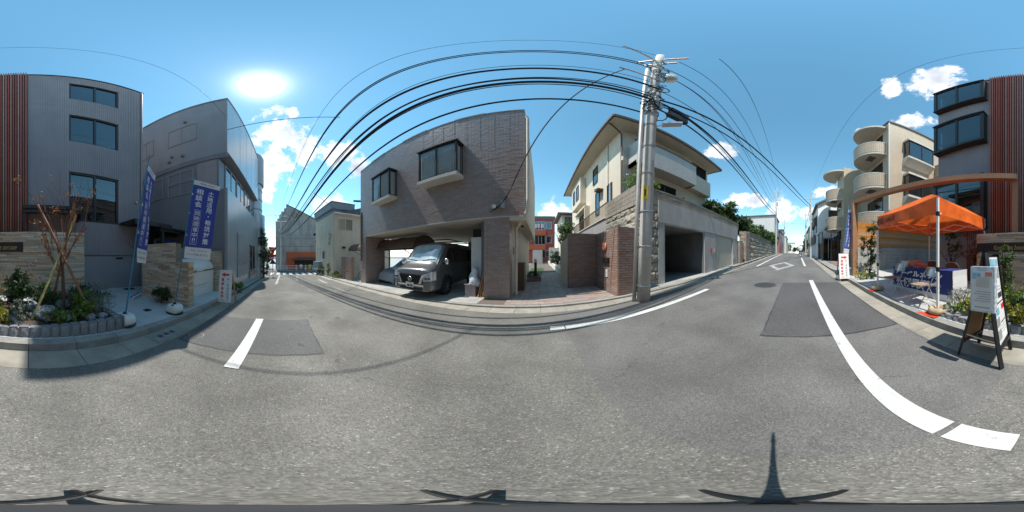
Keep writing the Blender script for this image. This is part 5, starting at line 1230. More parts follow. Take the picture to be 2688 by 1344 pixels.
for k in range(3):
    o = thing('wood_plank', ('outer', 'middle', 'inner')[k]+' leaning wooden plank beside the brown column', 'plank', (-1.9+.05*k, 4.85, -.1)); MB().bar((-1.95+.07*k, 4.80+.02*k, -.08), (-1.83+.04*k, 5.05, .75-.05*k), .05, .02).build('plank', MT['wood'], o)
# covered car
t = thing('covered_car', 'car under a silver grey cover beside the van', 'car', (-7.7, 7.4, zr(-7.7)+.05))
mb = MB(); zc = zr(-7.7)+.06
prof = [(5.45, .18, .70), (5.52, .62, .76), (5.75, .80, .80), (6.5, .95, .82), (7.15, 1.38, .76), (7.8, 1.50, .74), (8.7, 1.48, .74), (9.4, 1.25, .76), (9.8, .95, .74), (9.9, .2, .70)]
def cov(u, v):
    i = v*(len(prof)-1); k = min(int(i), len(prof)-2); f = i-k; y, h, w_ = [prof[k][j]*(1-f)+prof[k+1][j]*f for j in range(3)]
    a = u*math.pi; c = math.cos(a); s = math.sin(a); x = w_*(abs(c)**.42)*(1 if c > 0 else -1); z = h*(s**.5 if s > 0 else 0)
    return (-7.72+x+.012*math.sin(13*v*3+9*u), y+.015*math.sin(17*u), zc+z*1.0+.012*math.sin(23*u+5*v))
mb.grid(cov, 34, 40); mb.build('cover', MT['cover_silver'], t, smooth=True)
for x in (-8.35, -7.1):
    for y in (6.25, 8.95): w_ = MB(); w_.tube([(x-.1, y, zc+.29), (x+.1, y, zc+.29)], .29, 16); w_.build('wheel', MT['tyre'], t)
# ================================================================ van
VN = Vector((-3.94, 3.86, zr(-3.6)+.055)); t = thing('van', 'dark grey high roof van nosing out of the carport', 'van', tuple(VN), R(5), local=True)
st = [(.00, .30, .93, .70), (.03, .26, .98, .775), (.12, .24, 1.02, .825), (.30, .24, 1.09, .845), (.46, .24, 1.18, .848), (.70, .24, 1.44, .845), (1.02, .24, 1.80, .83), (1.22, .24, 1.91, .82), (1.6, .24, 1.965, .82), (2.6, .24, 1.98, .82), (4.2, .24, 1.97, .82), (4.62, .26, 1.90, .80), (4.70, .35, 1.75, .76)]
def sect(s):
    y, zb, zt_, w_ = s; h = zt_-zb; pts = []
    for (kx, kz) in ((0, 0), (.80, 0), (.97, .05), (1.0, .16), (1.0, .34), (.995, .50), (.965, .72), (.92, .88), (.80, .97), (.5, .995), (0, 1.0)): pts.append((w_*kx, zb+h*kz))
    return [(x, y, z) for x, z in pts]+[(-x, y, z) for x, z in pts[-2:0:-1]]
S = [sect(s) for s in st]; n = len(S[0]); mb = MB(); mb.v = [p for s in S for p in s]
mb.f = [(i*n+j, (i+1)*n+j, (i+1)*n+(j+1) % n, i*n+(j+1) % n) for i in range(len(S)-1) for j in range(n)]+[tuple(range(n)), tuple(reversed(range((len(S)-1)*n, len(S)*n)))]
mb.f = [tuple(reversed(f)) for f in mb.f]
body = mb.build('body', MT['van_paint'], t); smooth_by_angle(body, 40)
def top(x, y):        # height of the bonnet / windscreen surface
    for a, b in zip(st, st[1:]):
        if a[0] <= y <= b[0]:
            f = (y-a[0])/(b[0]-a[0]); zt_ = a[2]*(1-f)+b[2]*f; zb = a[1]*(1-f)+b[1]*f; w_ = a[3]*(1-f)+b[3]*f; k = abs(x)/w_; h = zt_-zb
            for (k0, q0), (k1, q1) in zip(((0, 1), (.5, .995), (.80, .97), (.92, .88), (.965, .72)), ((.5, .995), (.80, .97), (.92, .88), (.965, .72), (.995, .5))):
                if k0 <= k <= k1: return zb+h*(q0+(q1-q0)*(k-k0)/(k1-k0))
            return zb+h*.5
    return 1.9
m2 = MB(); m2.grid(lambda u, v: ((u-.5)*2*(.74-.06*v), .50+.60*v, top((u-.5)*2*(.74-.06*v), .50+.60*v)+.012), 16, 10); m2.build('windscreen', MT['screen_glass'], t, smooth=True)
m2 = MB(); m2.grid(lambda u, v: ((u-.5)*2*.70, .52+.16*v, top((u-.5)*1.4, .52+.16*v)+.020), 16, 3); m2.build('windscreen_reflection_band', MT['van_trim'], t) if False else None
for s in (-1, 1):
    m2 = MB(); m2.tube([(s*.12, .50, top(.12, .5)+.02), (s*.38-.02, .54, top(.4, .54)+.028), (s*.62, .57, top(.62, .57)+.025)], .010, 5); m2.build('wiper', MT['black'], t)
    m2 = MB(); m2.tube([(s*.752, .47, top(.74, .47)+.012), (s*.70, 1.10, top(.69, 1.1)+.014)], .014, 6); m2.build('pillar_trim', MT['chrome'], t)
m2 = MB(); m2.grid(lambda u, v: ((u-.5)*1.16*(1-.14*(1-v)), -.012-.012*math.sin(math.pi*u), .50+.30*v), 12, 4); m2.build('grille', MT['van_trim'], t)
for k in range(6): MB().box(-.50+.012*(5-k), .50-.012*(5-k), -.036, -.020, .525+k*.048, .540+k*.048).build('grille_bar', MT['black'], t)
for s in (-1, 1):
    MB().add([(s*.36, -.03, .50), (s*.46, -.025, .50), (s*.60, -.015, .80), (s*.50, -.035, .80), (s*.36, -.055, .505), (s*.46, -.05, .505), (s*.60, -.038, .795), (s*.50, -.058, .795)], [(0, 1, 2, 3), (4, 5, 6, 7), (0, 1, 5, 4), (1, 2, 6, 5), (2, 3, 7, 6), (3, 0, 4, 7)]).build('chrome_blade', MT['chrome'], t)
    def hy(x):
        for (a, b), (c, d) in zip(((.0, 0), (.70, 0), (.775, .03), (.825, .12), (.845, .30)), ((.70, 0), (.775, .03), (.825, .12), (.845, .30), (.9, .6))):
            if a <= x <= c: return b+(d-b)*(x-a)/(c-a)
    m2 = MB(); m2.grid(lambda u, v, s=s: (s*(.52+.322*u+.010), hy(.52+.322*u)-.02+.006*v, .575+.06*u+(.245+.04*u)*v), 14, 4); h = m2.build('headlight', MT['lamp_lens'], t, smooth=True)
    for k in range(2): MB().lathe((s*(.63+.11*k), -.02+.02*k, .70), [(.0, -.045), (.045, -.02), (.045, .02), (0, .045)], 10).build('projector', MT['black'], h)
    MB().add([(s*.60, -.005, .30), (s*.76, .03, .30), (s*.78, .035, .50), (s*.66, .0, .52), (s*.60, .05, .30), (s*.76, .07, .30), (s*.78, .07, .50), (s*.66, .05, .52)], [(0, 1, 2, 3), (4, 7, 6, 5), (0, 4, 5, 1), (1, 5, 6, 2), (2, 6, 7, 3), (3, 7, 4, 0)]).build('fog_recess', MT['van_trim'], t)
    m2 = MB(); m2.lathe((s*.99, .72, 1.22), [(.0, -.11), (.07, -.10), (.085, 0), (.075, .10), (.0, .12)], 14); mo = m2.build('mirror', MT['chrome'], t, smooth=True); MB().bar((s*.85, .74, 1.16), (s*.95, .72, 1.18), .04).build('mirror_arm', MT['van_trim'], mo)
    m2 = MB(); m2.add([(s*.836, .82, 1.17), (s*.838, 1.55, 1.17), (s*.802, 1.55, 1.72), (s*.798, 1.28, 1.72)], [(0, 1, 2, 3)]); m2.build('side_window', MT['dark_glass'], t)
    m2 = MB(); m2.add([(s*.838, 1.68, 1.17), (s*.838, 4.3, 1.17), (s*.802, 4.3, 1.72), (s*.802, 1.68, 1.72)], [(0, 1, 2, 3)]); m2.build('side_window', MT['dark_glass'], t)
    for y in (1.0, 3.75):
        w_ = MB(); w_.tube([(s*.66, y, .325), (s*.855, y, .325)], .325, 22); wo = w_.build('tyre', MT['tyre'], t); q = MB(); q.tube([(s*.85, y, .325), (s*.866, y, .325)], .20, 18); q.build('rim', MT['black'], wo)
        q = MB()
        for k in range(6): a = k*1.047; q.bar((s*.868, y, .325), (s*.868, y+.19*math.cos(a), .325+.19*math.sin(a)), .035, .012, (1, 0, 0))
        q.build('spokes', MT['steel'], wo)
        q = MB(); q.tube([(s*.845, y+.40*math.cos(a), .325+.40*math.sin(a)) for a in [.0+j*math.pi/12 for j in range(13)]], .03, 6); q.build('arch_trim', MT['van_trim'], t)
    MB().box(s*.842-.004, s*.842+.004, 1.60, 1.612, .35, 1.8).build('door_gap', MT['black'], t)
m2 = MB(); m2.box(-.56, .56, -.045, -.005, .42, .47); m2.build('bumper_strip', MT['chrome'], t)
m2 = MB(); m2.box(-.48, .48, -.03, .06, .285, .345); m2.build('air_intake', MT['van_trim'], t)
pl = MB().box(-.165, .165, -.062, -.048, .365, .53).build('number_plate', MT['white_paint'], t); Fv = Fr((0, -.062, 0), (1, 0, 0)); lettering('lettering', '15-15', Fv, .01, .425, .002, .1, MT['ink'], pl, width=.25, height=.075, bold=.01); lettering('lettering', '400', Fv, .04, .50, .002, .05, MT['ink'], pl, width=.07, height=.03)
m2 = MB(); m2.tube([(.075*math.cos(a), -.052, .655+.06*math.sin(a)) for a in [k*6.2832/20 for k in range(21)]], .010, 6, caps=False); m2.box(-.10, .10, -.06, -.046, .643, .667); m2.build('emblem', MT['chrome'], t)
for y in (1.5, 2.6, 3.8): MB().tube([(-.74, y, 2.07), (.74, y, 2.07)], .022, 6).build('roof_bar', MT['black'], t)
for s in (-1, 1): MB().tube([(s*.70, 1.35, 2.06), (s*.70, 4.2, 2.06)], .02, 6).build('roof_rail', MT['black'], t)
# ================================================================ alley
t = thing('gate_wall', 'reddish tiled gate wall with round lamp at the alley mouth', 'wall', (2.2, 5, .1))
core = MB(); core.box(2.13, 2.74, 4.12, 4.74, 0, 2.11); core.box(2.13, 2.34, 4.741, 6.1, 0, 2.11); core.box(1.05, 2.13, 5.92, 6.12, 0, 2.11); core.box(1.05, 1.25, 6.121, 8.3, 0, 2.0); core.build('core', MT['red_joint'], t)
rest = MB(); rg = random.Random(6)
def tiles(F, a0, a1, b0=.03, b1=2.12, holes=()): joined(rest, F, courses(a0, a1, b0, b1, .235, .070, .009, 3, holes=holes), -.01, .013, rg, .002)
tiles(facing('-Y', 4.11), 2.115, 2.75); tiles(facing('-X', 2.12), -4.75, -4.12); tiles(facing('-X', 2.12), -5.9, -4.75); tiles(facing('-Y', 5.91), 1.04, 2.11); tiles(facing('-X', 1.04), -6.12, -5.92)
rest.build('tile_course', MT['tile_red'], t)['kind'] = 'stuff'
MB().box(1.03, 2.36, 5.90, 6.14, 2.121, 2.15).build('cap', MT['tile_red'], t); MB().box(2.11, 2.76, 4.10, 4.76, 2.121, 2.15).build('cap', MT['tile_red'], t); MB().box(2.12, 2.36, 4.761, 5.899, 2.121, 2.15).build('cap', MT['concrete_pale'], t)
MB().box(1.02, 1.048, 6.13, 8.3, 0, 1.98).build('render_face', MT['cream_pale'], t)
m2 = MB(); m2.tube([(2.10, 5.02, 1.62), (2.07, 5.02, 1.62)], .165, 22); l = m2.build('round_lamp', MT['bronze'], t); m2 = MB(); m2.tube([(2.069, 5.02, 1.62), (2.05, 5.02, 1.62), (2.035, 5.02, 1.62)], [.145, .135, .09], 22); m2.build('lamp_glass', MT['pink'], l)
MB().box(2.04, 2.105, 4.66, 5.10, 1.06, 1.25).build('letter_box', MT['black'], t); q = MB().box(2.085, 2.107, 4.80, 4.98, .62, .86).build('notice', MT['flag_white'], t)
for k in range(5): MB().box(2.083, 2.0845, 4.82, 4.96, .66+k*.035, .674+k*.035).build('print', MT['cyan' if k < 2 else 'pipe_grey'], q)
t = thing('planter_wall', 'long low cream planter wall on the right of the alley', 'planter', (1.35, 16, 0)); MB().box(1.22, 1.38, 8.35, 27, 0, .52).build('wall', MT['cream_pale'], t); MB().box(1.38, 2.6, 8.4, 27, 0, .40).build('soil', MT['soil'], t)
shrub('hedge_shrub', 'dark hedge shrub in the alley planter nearest the gate wall', 1.9, 9.3, .4, 1.6, .5, 'leaf_dark', 1200, .12, 100); shrub('hedge_shrub', 'dark hedge shrub in the middle of the alley planter', 1.9, 12, .4, 1.4, .55, 'leaf_deep', 1000, .14, 101); shrub('hedge_shrub', 'dark hedge shrub near the far end of the alley planter', 1.8, 18, .4, 1.6, .7, 'leaf_deep', 900, .2, 102)
tree('round_tree', 'round clipped tree beside the alley behind the gate wall', 2.05, 13.5, .4, 4.1, .95, 'leaf_mid', 3000, .13, 103, crown_low=.45)
t = thing('alley_planter', 'square brick planter with a bollard light in the alley', 'planter', (-.35, 8.3, 0)); MB().box(-.66, .02, 8.0, 8.6, 0, .26).build('core', MT['red_joint'], t); m2 = MB()
joined(m2, facing('-Y', 8.0), courses(-.66, .02, .03, .27, .22, .07, .009), -.01, .012); joined(m2, facing('+X', .02), courses(8.0, 8.6, .03, .27, .22, .07, .009), -.01, .012); m2.build('brick_course', MT['tile_red'], t)['kind'] = 'stuff'
foliage('plants', MT['leaf_dark'], t, [(-.35, 8.3, .36, .28, .25, .14)], 500, .06, 104)
t = thing('bollard_light', 'black bollard light with white head in the alley', 'lamp', (-.25, 8.5, .2)); MB().tube([(-.25, 8.35, .2), (-.25, 8.35, .98)], .07, 12).build('post', MT['black'], t); MB().tube([(-.25, 8.35, .981), (-.25, 8.35, 1.14)], .075, 12).build('head', MT['white_plastic'], t)
MB().box(-.9, .45, 10.2, 17, .045, .055).build('grass_strip', MT['leaf_mid'])['kind'] = 'structure'
t = thing('alley_gate', 'dark metal gate with pale concrete walls closing the alley end', 'gate', (.5, 25, 0)); MB().box(-1.2, .3, 25, 25.2, 0, 2.2).build('wall', MT['concrete_pale'], t); MB().box(1.3, 3, 25, 25.2, 0, 2.6).build('wall', MT['concrete_pale'], t)
for k in range(9): MB().box(.32+k*.11, .39+k*.11, 25.05, 25.09, .05, 1.9).build('bar', MT['black'], t)
MB().box(.3, 1.3, 25.03, 25.11, 1.9, 1.97).build('top_rail', MT['black'], t)
t = thing('red_building', 'red tiled apartment block at the far end of the alley', 'building', (1, 38, 0)); F = facing('-Y', 34)
MB().box(-3.5, 3.0, 34.02, 42, 0, 9.6).build('wall', MT['red_tile'], t); MB().box(-3.6, 3.1, 33.9, 42.1, 9.0, 9.75).build('parapet', MT['fascia'], t)
for (z0, z1) in ((6.7, 8.6), (3.7, 5.6), (.9, 2.6)): window(t, F, -1.2, 1.0, z0, z1, 3, .06, .03, .05, 'alu', 'window_glass', curtain='curtain', room=0); window(t, F, 1.2, 2.4, z0+.3, z1-.1, 1, .06, .03, .05, 'alu', 'window_glass', room=0)
for z in (5.65, 2.65): MB().box(-3.4, 1.1, 33.2, 34, z-.05, z+1.0).build('balcony', MT['shop_red'], t)
lr = MB(); lr.tube([(-1.2, 33.3, 7.9), (1.0, 33.3, 7.9)], .02, 5); ln = lr.build('laundry_rail', MT['alu'], t)
for k in range(6): MB().box(-1.0+k*.3, -.82+k*.3, 33.28, 33.32, 7.1, 7.88).build('laundry', MT[('white_paint', 'pink', 'flag_white', 'red', 'white_tile', 'cyan')[k]], ln)
t = thing('back_house', 'small house with dark roof far behind the cream hillside house', 'house', (4.3, 26, 0)); MB().box(2.9, 8, 22, 28, 0, 7.0).build('wall', MT['house_wall'], t); MB().box(2.3, 8.6, 21.4, 28.6, 7.0, 7.25).build('roof', MT['roof_dark'], t); MB().box(2.5, 4.5, 21.4, 22, 4.4, 5.6).build('balcony', MT['house_wall'], t); window(t, facing('-Y', 22), 3.3, 4.6, 5.7, 6.7, 2, .06, .03, .05, room=0)
# ================================================================ hillside house on its retaining wall
t = thing('retaining_wall', 'rough stone retaining wall under the cream hillside house', 'wall', (3, 6, .1))
MB().box(3.03, 3.9, 4.50, 4.56, .1, 3.70).build('front_core', MT['stone_joint'], t); MB().box(3.05, 3.3, 4.56, 7.1, 0, 3.7).build('side_core', MT['stone_joint'], t); MB().box(3.06, 3.3, 7.1, 16, 0, 3.15).build('side_core', MT['base_grey'], t)
rm = rock_faces('stone_block', MT['stone'], 6, 6, 4, .5, 200); rg = random.Random(12)
def stones(F, a0, a1, b0, b1, w_, h_, sd, d=.055, jit=.2, par=t, base=.0):
    for r_ in courses(a0, a1, b0, b1, w_, h_, .016, sd, jit):
        piece('stone_block', MT['stone'], par, F, *r_, base-.02, base+d*rg.uniform(.7, 1.3), rm[rg.randrange(6)])
stones(facing('-Y', 4.48), 3.0, 3.92, .12, 3.0, .46, .31, 1); stones(facing('-X', 3.03), -7.1, -4.5, .1, 3.05, .72, .34, 2)
def smooth_blocks(F, a0, a1, b0, b1, w_, h_, sd, par=t, c=.03):
    for r_ in courses(a0, a1, b0, b1, w_, h_, .012, sd): piece('coping_block', MT['stone_smooth'], par, F, *r_, -.04, c+rg.uniform(-.006, .006))
smooth_blocks(facing('-Y', 4.48), 3.0, 12.0, 3.42, 3.78, .42, .18, 3); smooth_blocks(facing('-Y', 4.48), 3.0, 3.92, 3.0, 3.42, .46, .21, 4); smooth_blocks(facing('-X', 3.03), -7.1, -4.5, 3.06, 3.78, .62, .18, 5, c=.05)
MB().box(3.0, 12, 4.44, 4.80, 3.785, 3.84).build('wall_cap', MT['stone_smooth'], t); MB().box(3.0, 3.25, 4.81, 7.1, 3.785, 3.84).build('wall_cap', MT['stone_smooth'], t)
MB().box(3.3, 12, 4.8, 20, 2.9, 3.05).build('terrace_ground', MT['soil'])['kind'] = 'structure'
t = thing('side_railing', 'dark metal railing on the ledge beside the hillside house', 'railing', (3.1, 11, 3.1))
for k in range(50): piece('baluster', MT['brown_metal'], t, facing('-X', 3.12), -7.15-k*.16, -7.13-k*.16, 3.16, 3.95, 0, .02)
MB().box(3.09, 3.15, 7.1, 15.2, 3.95, 4.0).build('top_rail', MT['brown_metal'], t); MB().box(3.0, 3.3, 7.1, 15.2, 3.15, 3.22).build('ledge', MT['concrete_pale'], t)
t = thing('garage', 'concrete double garage front with one open bay and one shutter', 'garage', (7.8, 4.5, .3)); F = facing('-Y', 4.44)
g = MB(); wall_holes(g, F, 3.92, 11.75, .15, 2.55, [(4.18, 7.05, .1, 2.50), (8.30, 10.75, .1, 2.5)], -.12, 0); g.build('front_wall', MT['garage'], t)
MB().fbox(F, 3.92, 11.75, 2.552, 3.42, -.12, .02).build('lintel', MT['garage'], t)
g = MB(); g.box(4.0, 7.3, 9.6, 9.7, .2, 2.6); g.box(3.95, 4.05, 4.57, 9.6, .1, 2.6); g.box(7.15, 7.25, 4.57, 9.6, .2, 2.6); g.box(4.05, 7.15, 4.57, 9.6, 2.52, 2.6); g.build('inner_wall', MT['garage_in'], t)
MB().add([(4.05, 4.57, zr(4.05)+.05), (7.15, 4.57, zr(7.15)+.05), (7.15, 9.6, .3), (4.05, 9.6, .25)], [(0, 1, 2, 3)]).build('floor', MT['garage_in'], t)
MB().box(4.6, 5.6, 9.55, 9.59, .3, 2.1).build('inner_door', MT['black_matt'], t)
for (x0, x1) in ((4.18, 4.28), (6.95, 7.05)): MB().box(x0, x1, 4.47, 4.55, .15, 2.5).build('door_guide', MT['alu'], t)
sh = MB().box(8.32, 10.73, 4.53, 4.55, .35, 2.5).build('shutter', MT['shutter'], t)
for k in range(28): piece('shutter_slat', MT['shutter'], sh, F, 8.32, 10.73, .46+k*.073, .46+k*.073+.060, -.088, -.07)
MB().box(10.9, 11.05, 4.40, 4.43, 1.1, 1.4).build('switch_box', MT['pipe_grey'], t); MB().box(7.6, 7.72, 4.40, 4.43, 1.5, 1.7).build('red_mark', MT['red'], t); MB().box(8.0, 8.1, 4.40, 4.43, 1.5, 1.75).build('number_plate', MT['pipe_grey'], t)
t = thing('hillside_house', 'cream two storey house with wide eaves above the garage', 'house', (7, 11, 3)); EX0, EX1, EY0, EY1, EZ = 2.66, 11.1, 5.5, 18.4, 8.42
MB().box(3.5, 10.5, 6.4, 17.6, 3.0, EZ).build('wall', MT['house_wall'], t)
MB().box(EX0+.02, EX1-.02, EY0+.02, EY1-.02, EZ, EZ+.08).build('soffit', MT['soffit'], t)
g = MB(); g.add([(EX0, EY0, EZ+.08), (EX1, EY0, EZ+.08), (EX1, EY1, EZ+.08), (EX0, EY1, EZ+.08), (6.2, 9.5, EZ+1.6), (7.6, 9.5, EZ+1.6), (7.6, 14.5, EZ+1.6), (6.2, 14.5, EZ+1.6)], [(0, 1, 5, 4), (1, 2, 6, 5), (2, 3, 7, 6), (3, 0, 4, 7), (4, 5, 6, 7)]); g.build('roof', MT['roof_dark'], t)
for a, b in (((EX0, EY0), (EX1, EY0)), ((EX0, EY0), (EX0, EY1)), ((EX1, EY0), (EX1, EY1))): MB().bar((*a, EZ+.06), (*b, EZ+.06), .10, .16).build('eave_gutter', MT['fascia'], t)
bal = MB(); bal.box(3.82, 7.9, 5.58, 5.72, 5.75, 7.18); bal.box(3.82, 3.94, 5.72, 6.4, 5.75, 7.18); bal.box(7.78, 7.9, 5.72, 6.4, 5.75, 7.18); bal.box(3.82, 7.9, 5.72, 6.4, 5.75, 5.95); bal.build('balcony', MT['stucco'], t); MB().box(3.78, 7.94, 5.54, 5.76, 7.181, 7.24).build('balcony_cap', MT['fascia'], t)
b2 = MB(); b2.box(7.92, 10.2, 5.95, 6.38, 5.72, 6.9); b2.build('balcony_return', MT['house_wall'], t)
F = facing('-Y', 6.4); window(t, F, 4.2, 6.4, 6.0, 8.0, 2, .07, .03, .06, gm='dark_glass'); window(t, F, 6.9, 8.0, 7.2, 8.0, 1, .07, .03, .06, gm='dark_glass'); window(t, F, 8.6, 10.3, 7.0, 8.25, 2, .07, .03, .06, gm='dark_glass'); window(t, F, 4.3, 7.0, 3.3, 5.4, 3, .07, .03, .06, gm='dark_glass')
F = facing('-X', 3.5); window(t, F, -10.4, -9.5, 6.3, 7.6, 1, .06, .05, .06, gm='window_glass'); window(t, F, -8.0, -7.4, 4.1, 5.3, 1, .06, .05, .06, curtain='curtain'); window(t, F, -9.9, -9.2, 3.9, 5.5, 1, .06, .05, .06, curtain='curtain'); window(t, F, -10.0, -9.3, 4.6, 5.2, 1, .06, .05, .06) if False else None
g = MB(); g.box(3.05, 3.52, 12.2, 15.6, 5.6, 7.9); g.build('projecting_bay', MT['house_wall'], t); window(t, facing('-X', 3.05), -14.9, -14.1, 6.1, 7.4, 1, .06, .05, .06); window(t, facing('-X', 3.05), -13.6, -12.7, 6.1, 7.4, 1, .06, .05, .06)
g = MB(); g.box(3.1, 3.5, 11.2, 14.6, 4.9, 5.05); g.build('porch_slab', MT['house_wall'], t); window(t, F, -14.2, -12.3, 3.2, 4.8, 2, .06, .05, .06); MB().box(3.12, 3.5, 11.2, 11.35, 3.1, 4.9).build('porch_wall', MT['cream'], t)
g = MB(); g.tube([(EX0+.1, 6.1, EZ-.02), (3.42, 6.34, EZ-.35), (3.44, 6.34, EZ-.6), (3.44, 6.34, 3.9)], .045, 8); g.build('downpipe', MT['brown_metal'], t); MB().tube([(3.46, 7.9, 8.3), (3.46, 7.9, 5.4), (3.46, 7.6, 5.3), (3.46, 7.6, 3.9)], .035, 8).build('vent_pipe', MT['cream_pale'], t)
g = MB(); g.prism([(-9.2, 5.3), (-8.6, 5.3), (-8.6, 5.38), (-9.2, 5.5)], facing('-X', 3.5), 0, .35); g.build('window_hood', MT['brown_metal'], t); MB().tube([(3.42, 6.2, 6.0), (3.42, 6.2, 6.25)], .06, 8).build('meter', MT['white_plastic'], t)
MB().box(3.52, 5.2, 6.0, 6.05, 5.1, 5.16).build('laundry_bracket', MT['white_paint'], t); MB().tube([(7.6, 6.3, 5.0), (7.6, 6.3, 4.4), (7.55, 6.3, 3.3)], .05, 8).build('drain_pipe', MT['fascia'], t)
g = MB(); g.box(10.52, 14.5, 9, 16, 3.0, 6.0); w2 = g.build('rear_wing', MT['house_wall'], t); g = MB(); g.box(10.3, 15.1, 8.2, 16.6, 6.0, 6.15); g.build('wing_roof', MT['roof_dark'], t)
g = MB(); g.prism([(4.9, 3.0), (10.5, 3.0), (10.5, 5.2), (9.2, 4.6)], facing('-Y', 6.36), -.05, .0)
for p0, p1 in (((4.0, 4.9, 4.0), (8.4, 4.9, 4.0)),): MB().tube([p0, p1], .02, 6).build('terrace_rail', MT['black'], t)
for i, (x, y, z, h, r, lf, n_, lab) in enumerate(((3.55, 5.15, 3.75, 1.5, .55, 'leaf_bright', 1300, 'bright green shrub above the wall left of the utility pole'), (4.1, 4.95, 3.75, 1.0, .35, 'leaf_bright', 600, 'bright green sprig on the wall right of the utility pole'), (4.8, 4.95, 3.75, .5, .3, 'leaf_bright', 350, 'small green plant on top of the garage wall'))): shrub('terrace_shrub', lab, x, y, z-.1, h, r, lf, n_, .11, 110+i)
for i, (x, y, h, r, lf, lab) in enumerate(((9.9, 5.6, 2.3, .95, 'leaf_dark', 'dense dark shrub tree above the shutter'), (12.6, 5.9, 2.9, 1.15, 'leaf_mid', 'rounded green tree above the gate pillars'), (14.9, 5.8, 2.6, 1.3, 'leaf_dark', 'dark broad tree overhanging the long stone wall'), (17.6, 6.0, 2.7, 1.3, 'leaf_mid', 'second green tree along the long stone wall'), (21, 6.2, 3.0, 1.5, 'leaf_mid', 'third green tree along the long stone wall'), (25.5, 6.3, 3.4, 1.7, 'leaf_dark', 'fourth dark tree along the long stone wall'), (31, 6.8, 3.6, 1.8, 'leaf_mid', 'farthest green tree along the long stone wall'), (19.3, 5.5, 2.2, 1.2, 'leaf_bright', 'low bright tree between the second and third wall trees'), (23.2, 5.6, 2.6, 1.4, 'leaf_dark', 'low dark tree between the third and fourth wall trees'), (28.2, 5.6, 3.0, 1.6, 'leaf_mid', 'broad tree just before the wall pole'), (34, 5.4, 3.6, 1.7, 'leaf_dark', 'dark tree just after the wall pole'))):
    tree('garden_tree', lab, x, y, 3.0, h, r, lf, 3600, .15+.006*x, 120+i, 'trees above the stone wall', .07, .12)
# gate pillars and long stone wall
t = thing('gate_pillars', 'two banded brick and stone gate pillars after the shutter', 'gate', (13, 4.4, .7))
def pillar(x0, x1, z1):
    c = MB().box(x0, x1, 4.3, 4.9, .5, z1).build('pillar', MT['stone_joint'], t)
    for r_ in courses(x0, x1, .65, z1, .34, .15, .014, 3): piece('pillar_block', MT['stone' if rg.random() > .4 else 'tile_red'], c, facing('-Y', 4.30), *r_, -.02, .03)
    for r_ in courses(-4.9, -4.3, .65, z1, .3, .15, .014, 3): piece('pillar_block', MT['stone' if rg.random() > .5 else 'tile_red'], c, facing('-X', x0), *r_, -.02, .02)
pillar(11.9, 12.55, 2.5); pillar(13.4, 14.5, 3.45); MB().box(12.55, 13.4, 4.5, 4.6, .6, 2.4).build('gate_door', MT['fascia'], t); MB().box(11.85, 14.55, 4.25, 4.95, 3.46, 3.56).build('lintel_cap', MT['stone_smooth'], t) if False else None
MB().fbox(facing('-Y', 4.27), 13.8, 14.0, 3.0, 3.2, 0, .005).build('letter_slot', MT['black'], t)
t = thing('long_stone_wall', 'long rough stone wall running uphill beside the road', 'wall', (25, 4.5, 1)); MB().add([(14.5, 4.42, .5), (37, 4.42, 1.4), (37, 4.42, 3.6), (14.5, 4.42, 3.45), (14.5, 4.8, .5), (37, 4.8, 1.4), (37, 4.8, 3.6), (14.5, 4.8, 3.45)], [(0, 1, 2, 3), (5, 4, 7, 6), (3, 2, 6, 7), (0, 3, 7, 4), (1, 5, 6, 2)]).build('core', MT['stone_joint'], t)
for r_ in courses(14.5, 37, .8, 3.5, .85, .40, .03, 9, .2):
    if r_[3] > zr(r_[0])+.1: piece('stone_block', MT['stone'], t, facing('-Y', 4.42), *r_, -.05, .10*rg.uniform(.6, 1.3), rm[rg.randrange(6)])
MB().add([(14.4, 4.3, 3.46), (37, 4.3, 3.61), (37, 4.9, 3.61), (14.4, 4.9, 3.46), (14.4, 4.3, 3.56), (37, 4.3, 3.71), (37, 4.9, 3.71), (14.4, 4.9, 3.56)], [(0, 3, 2, 1), (4, 5, 6, 7), (0, 1, 5, 4), (1, 2, 6, 5), (2, 3, 7, 6), (3, 0, 4, 7)]).build('cap', MT['stone_smooth'], t)
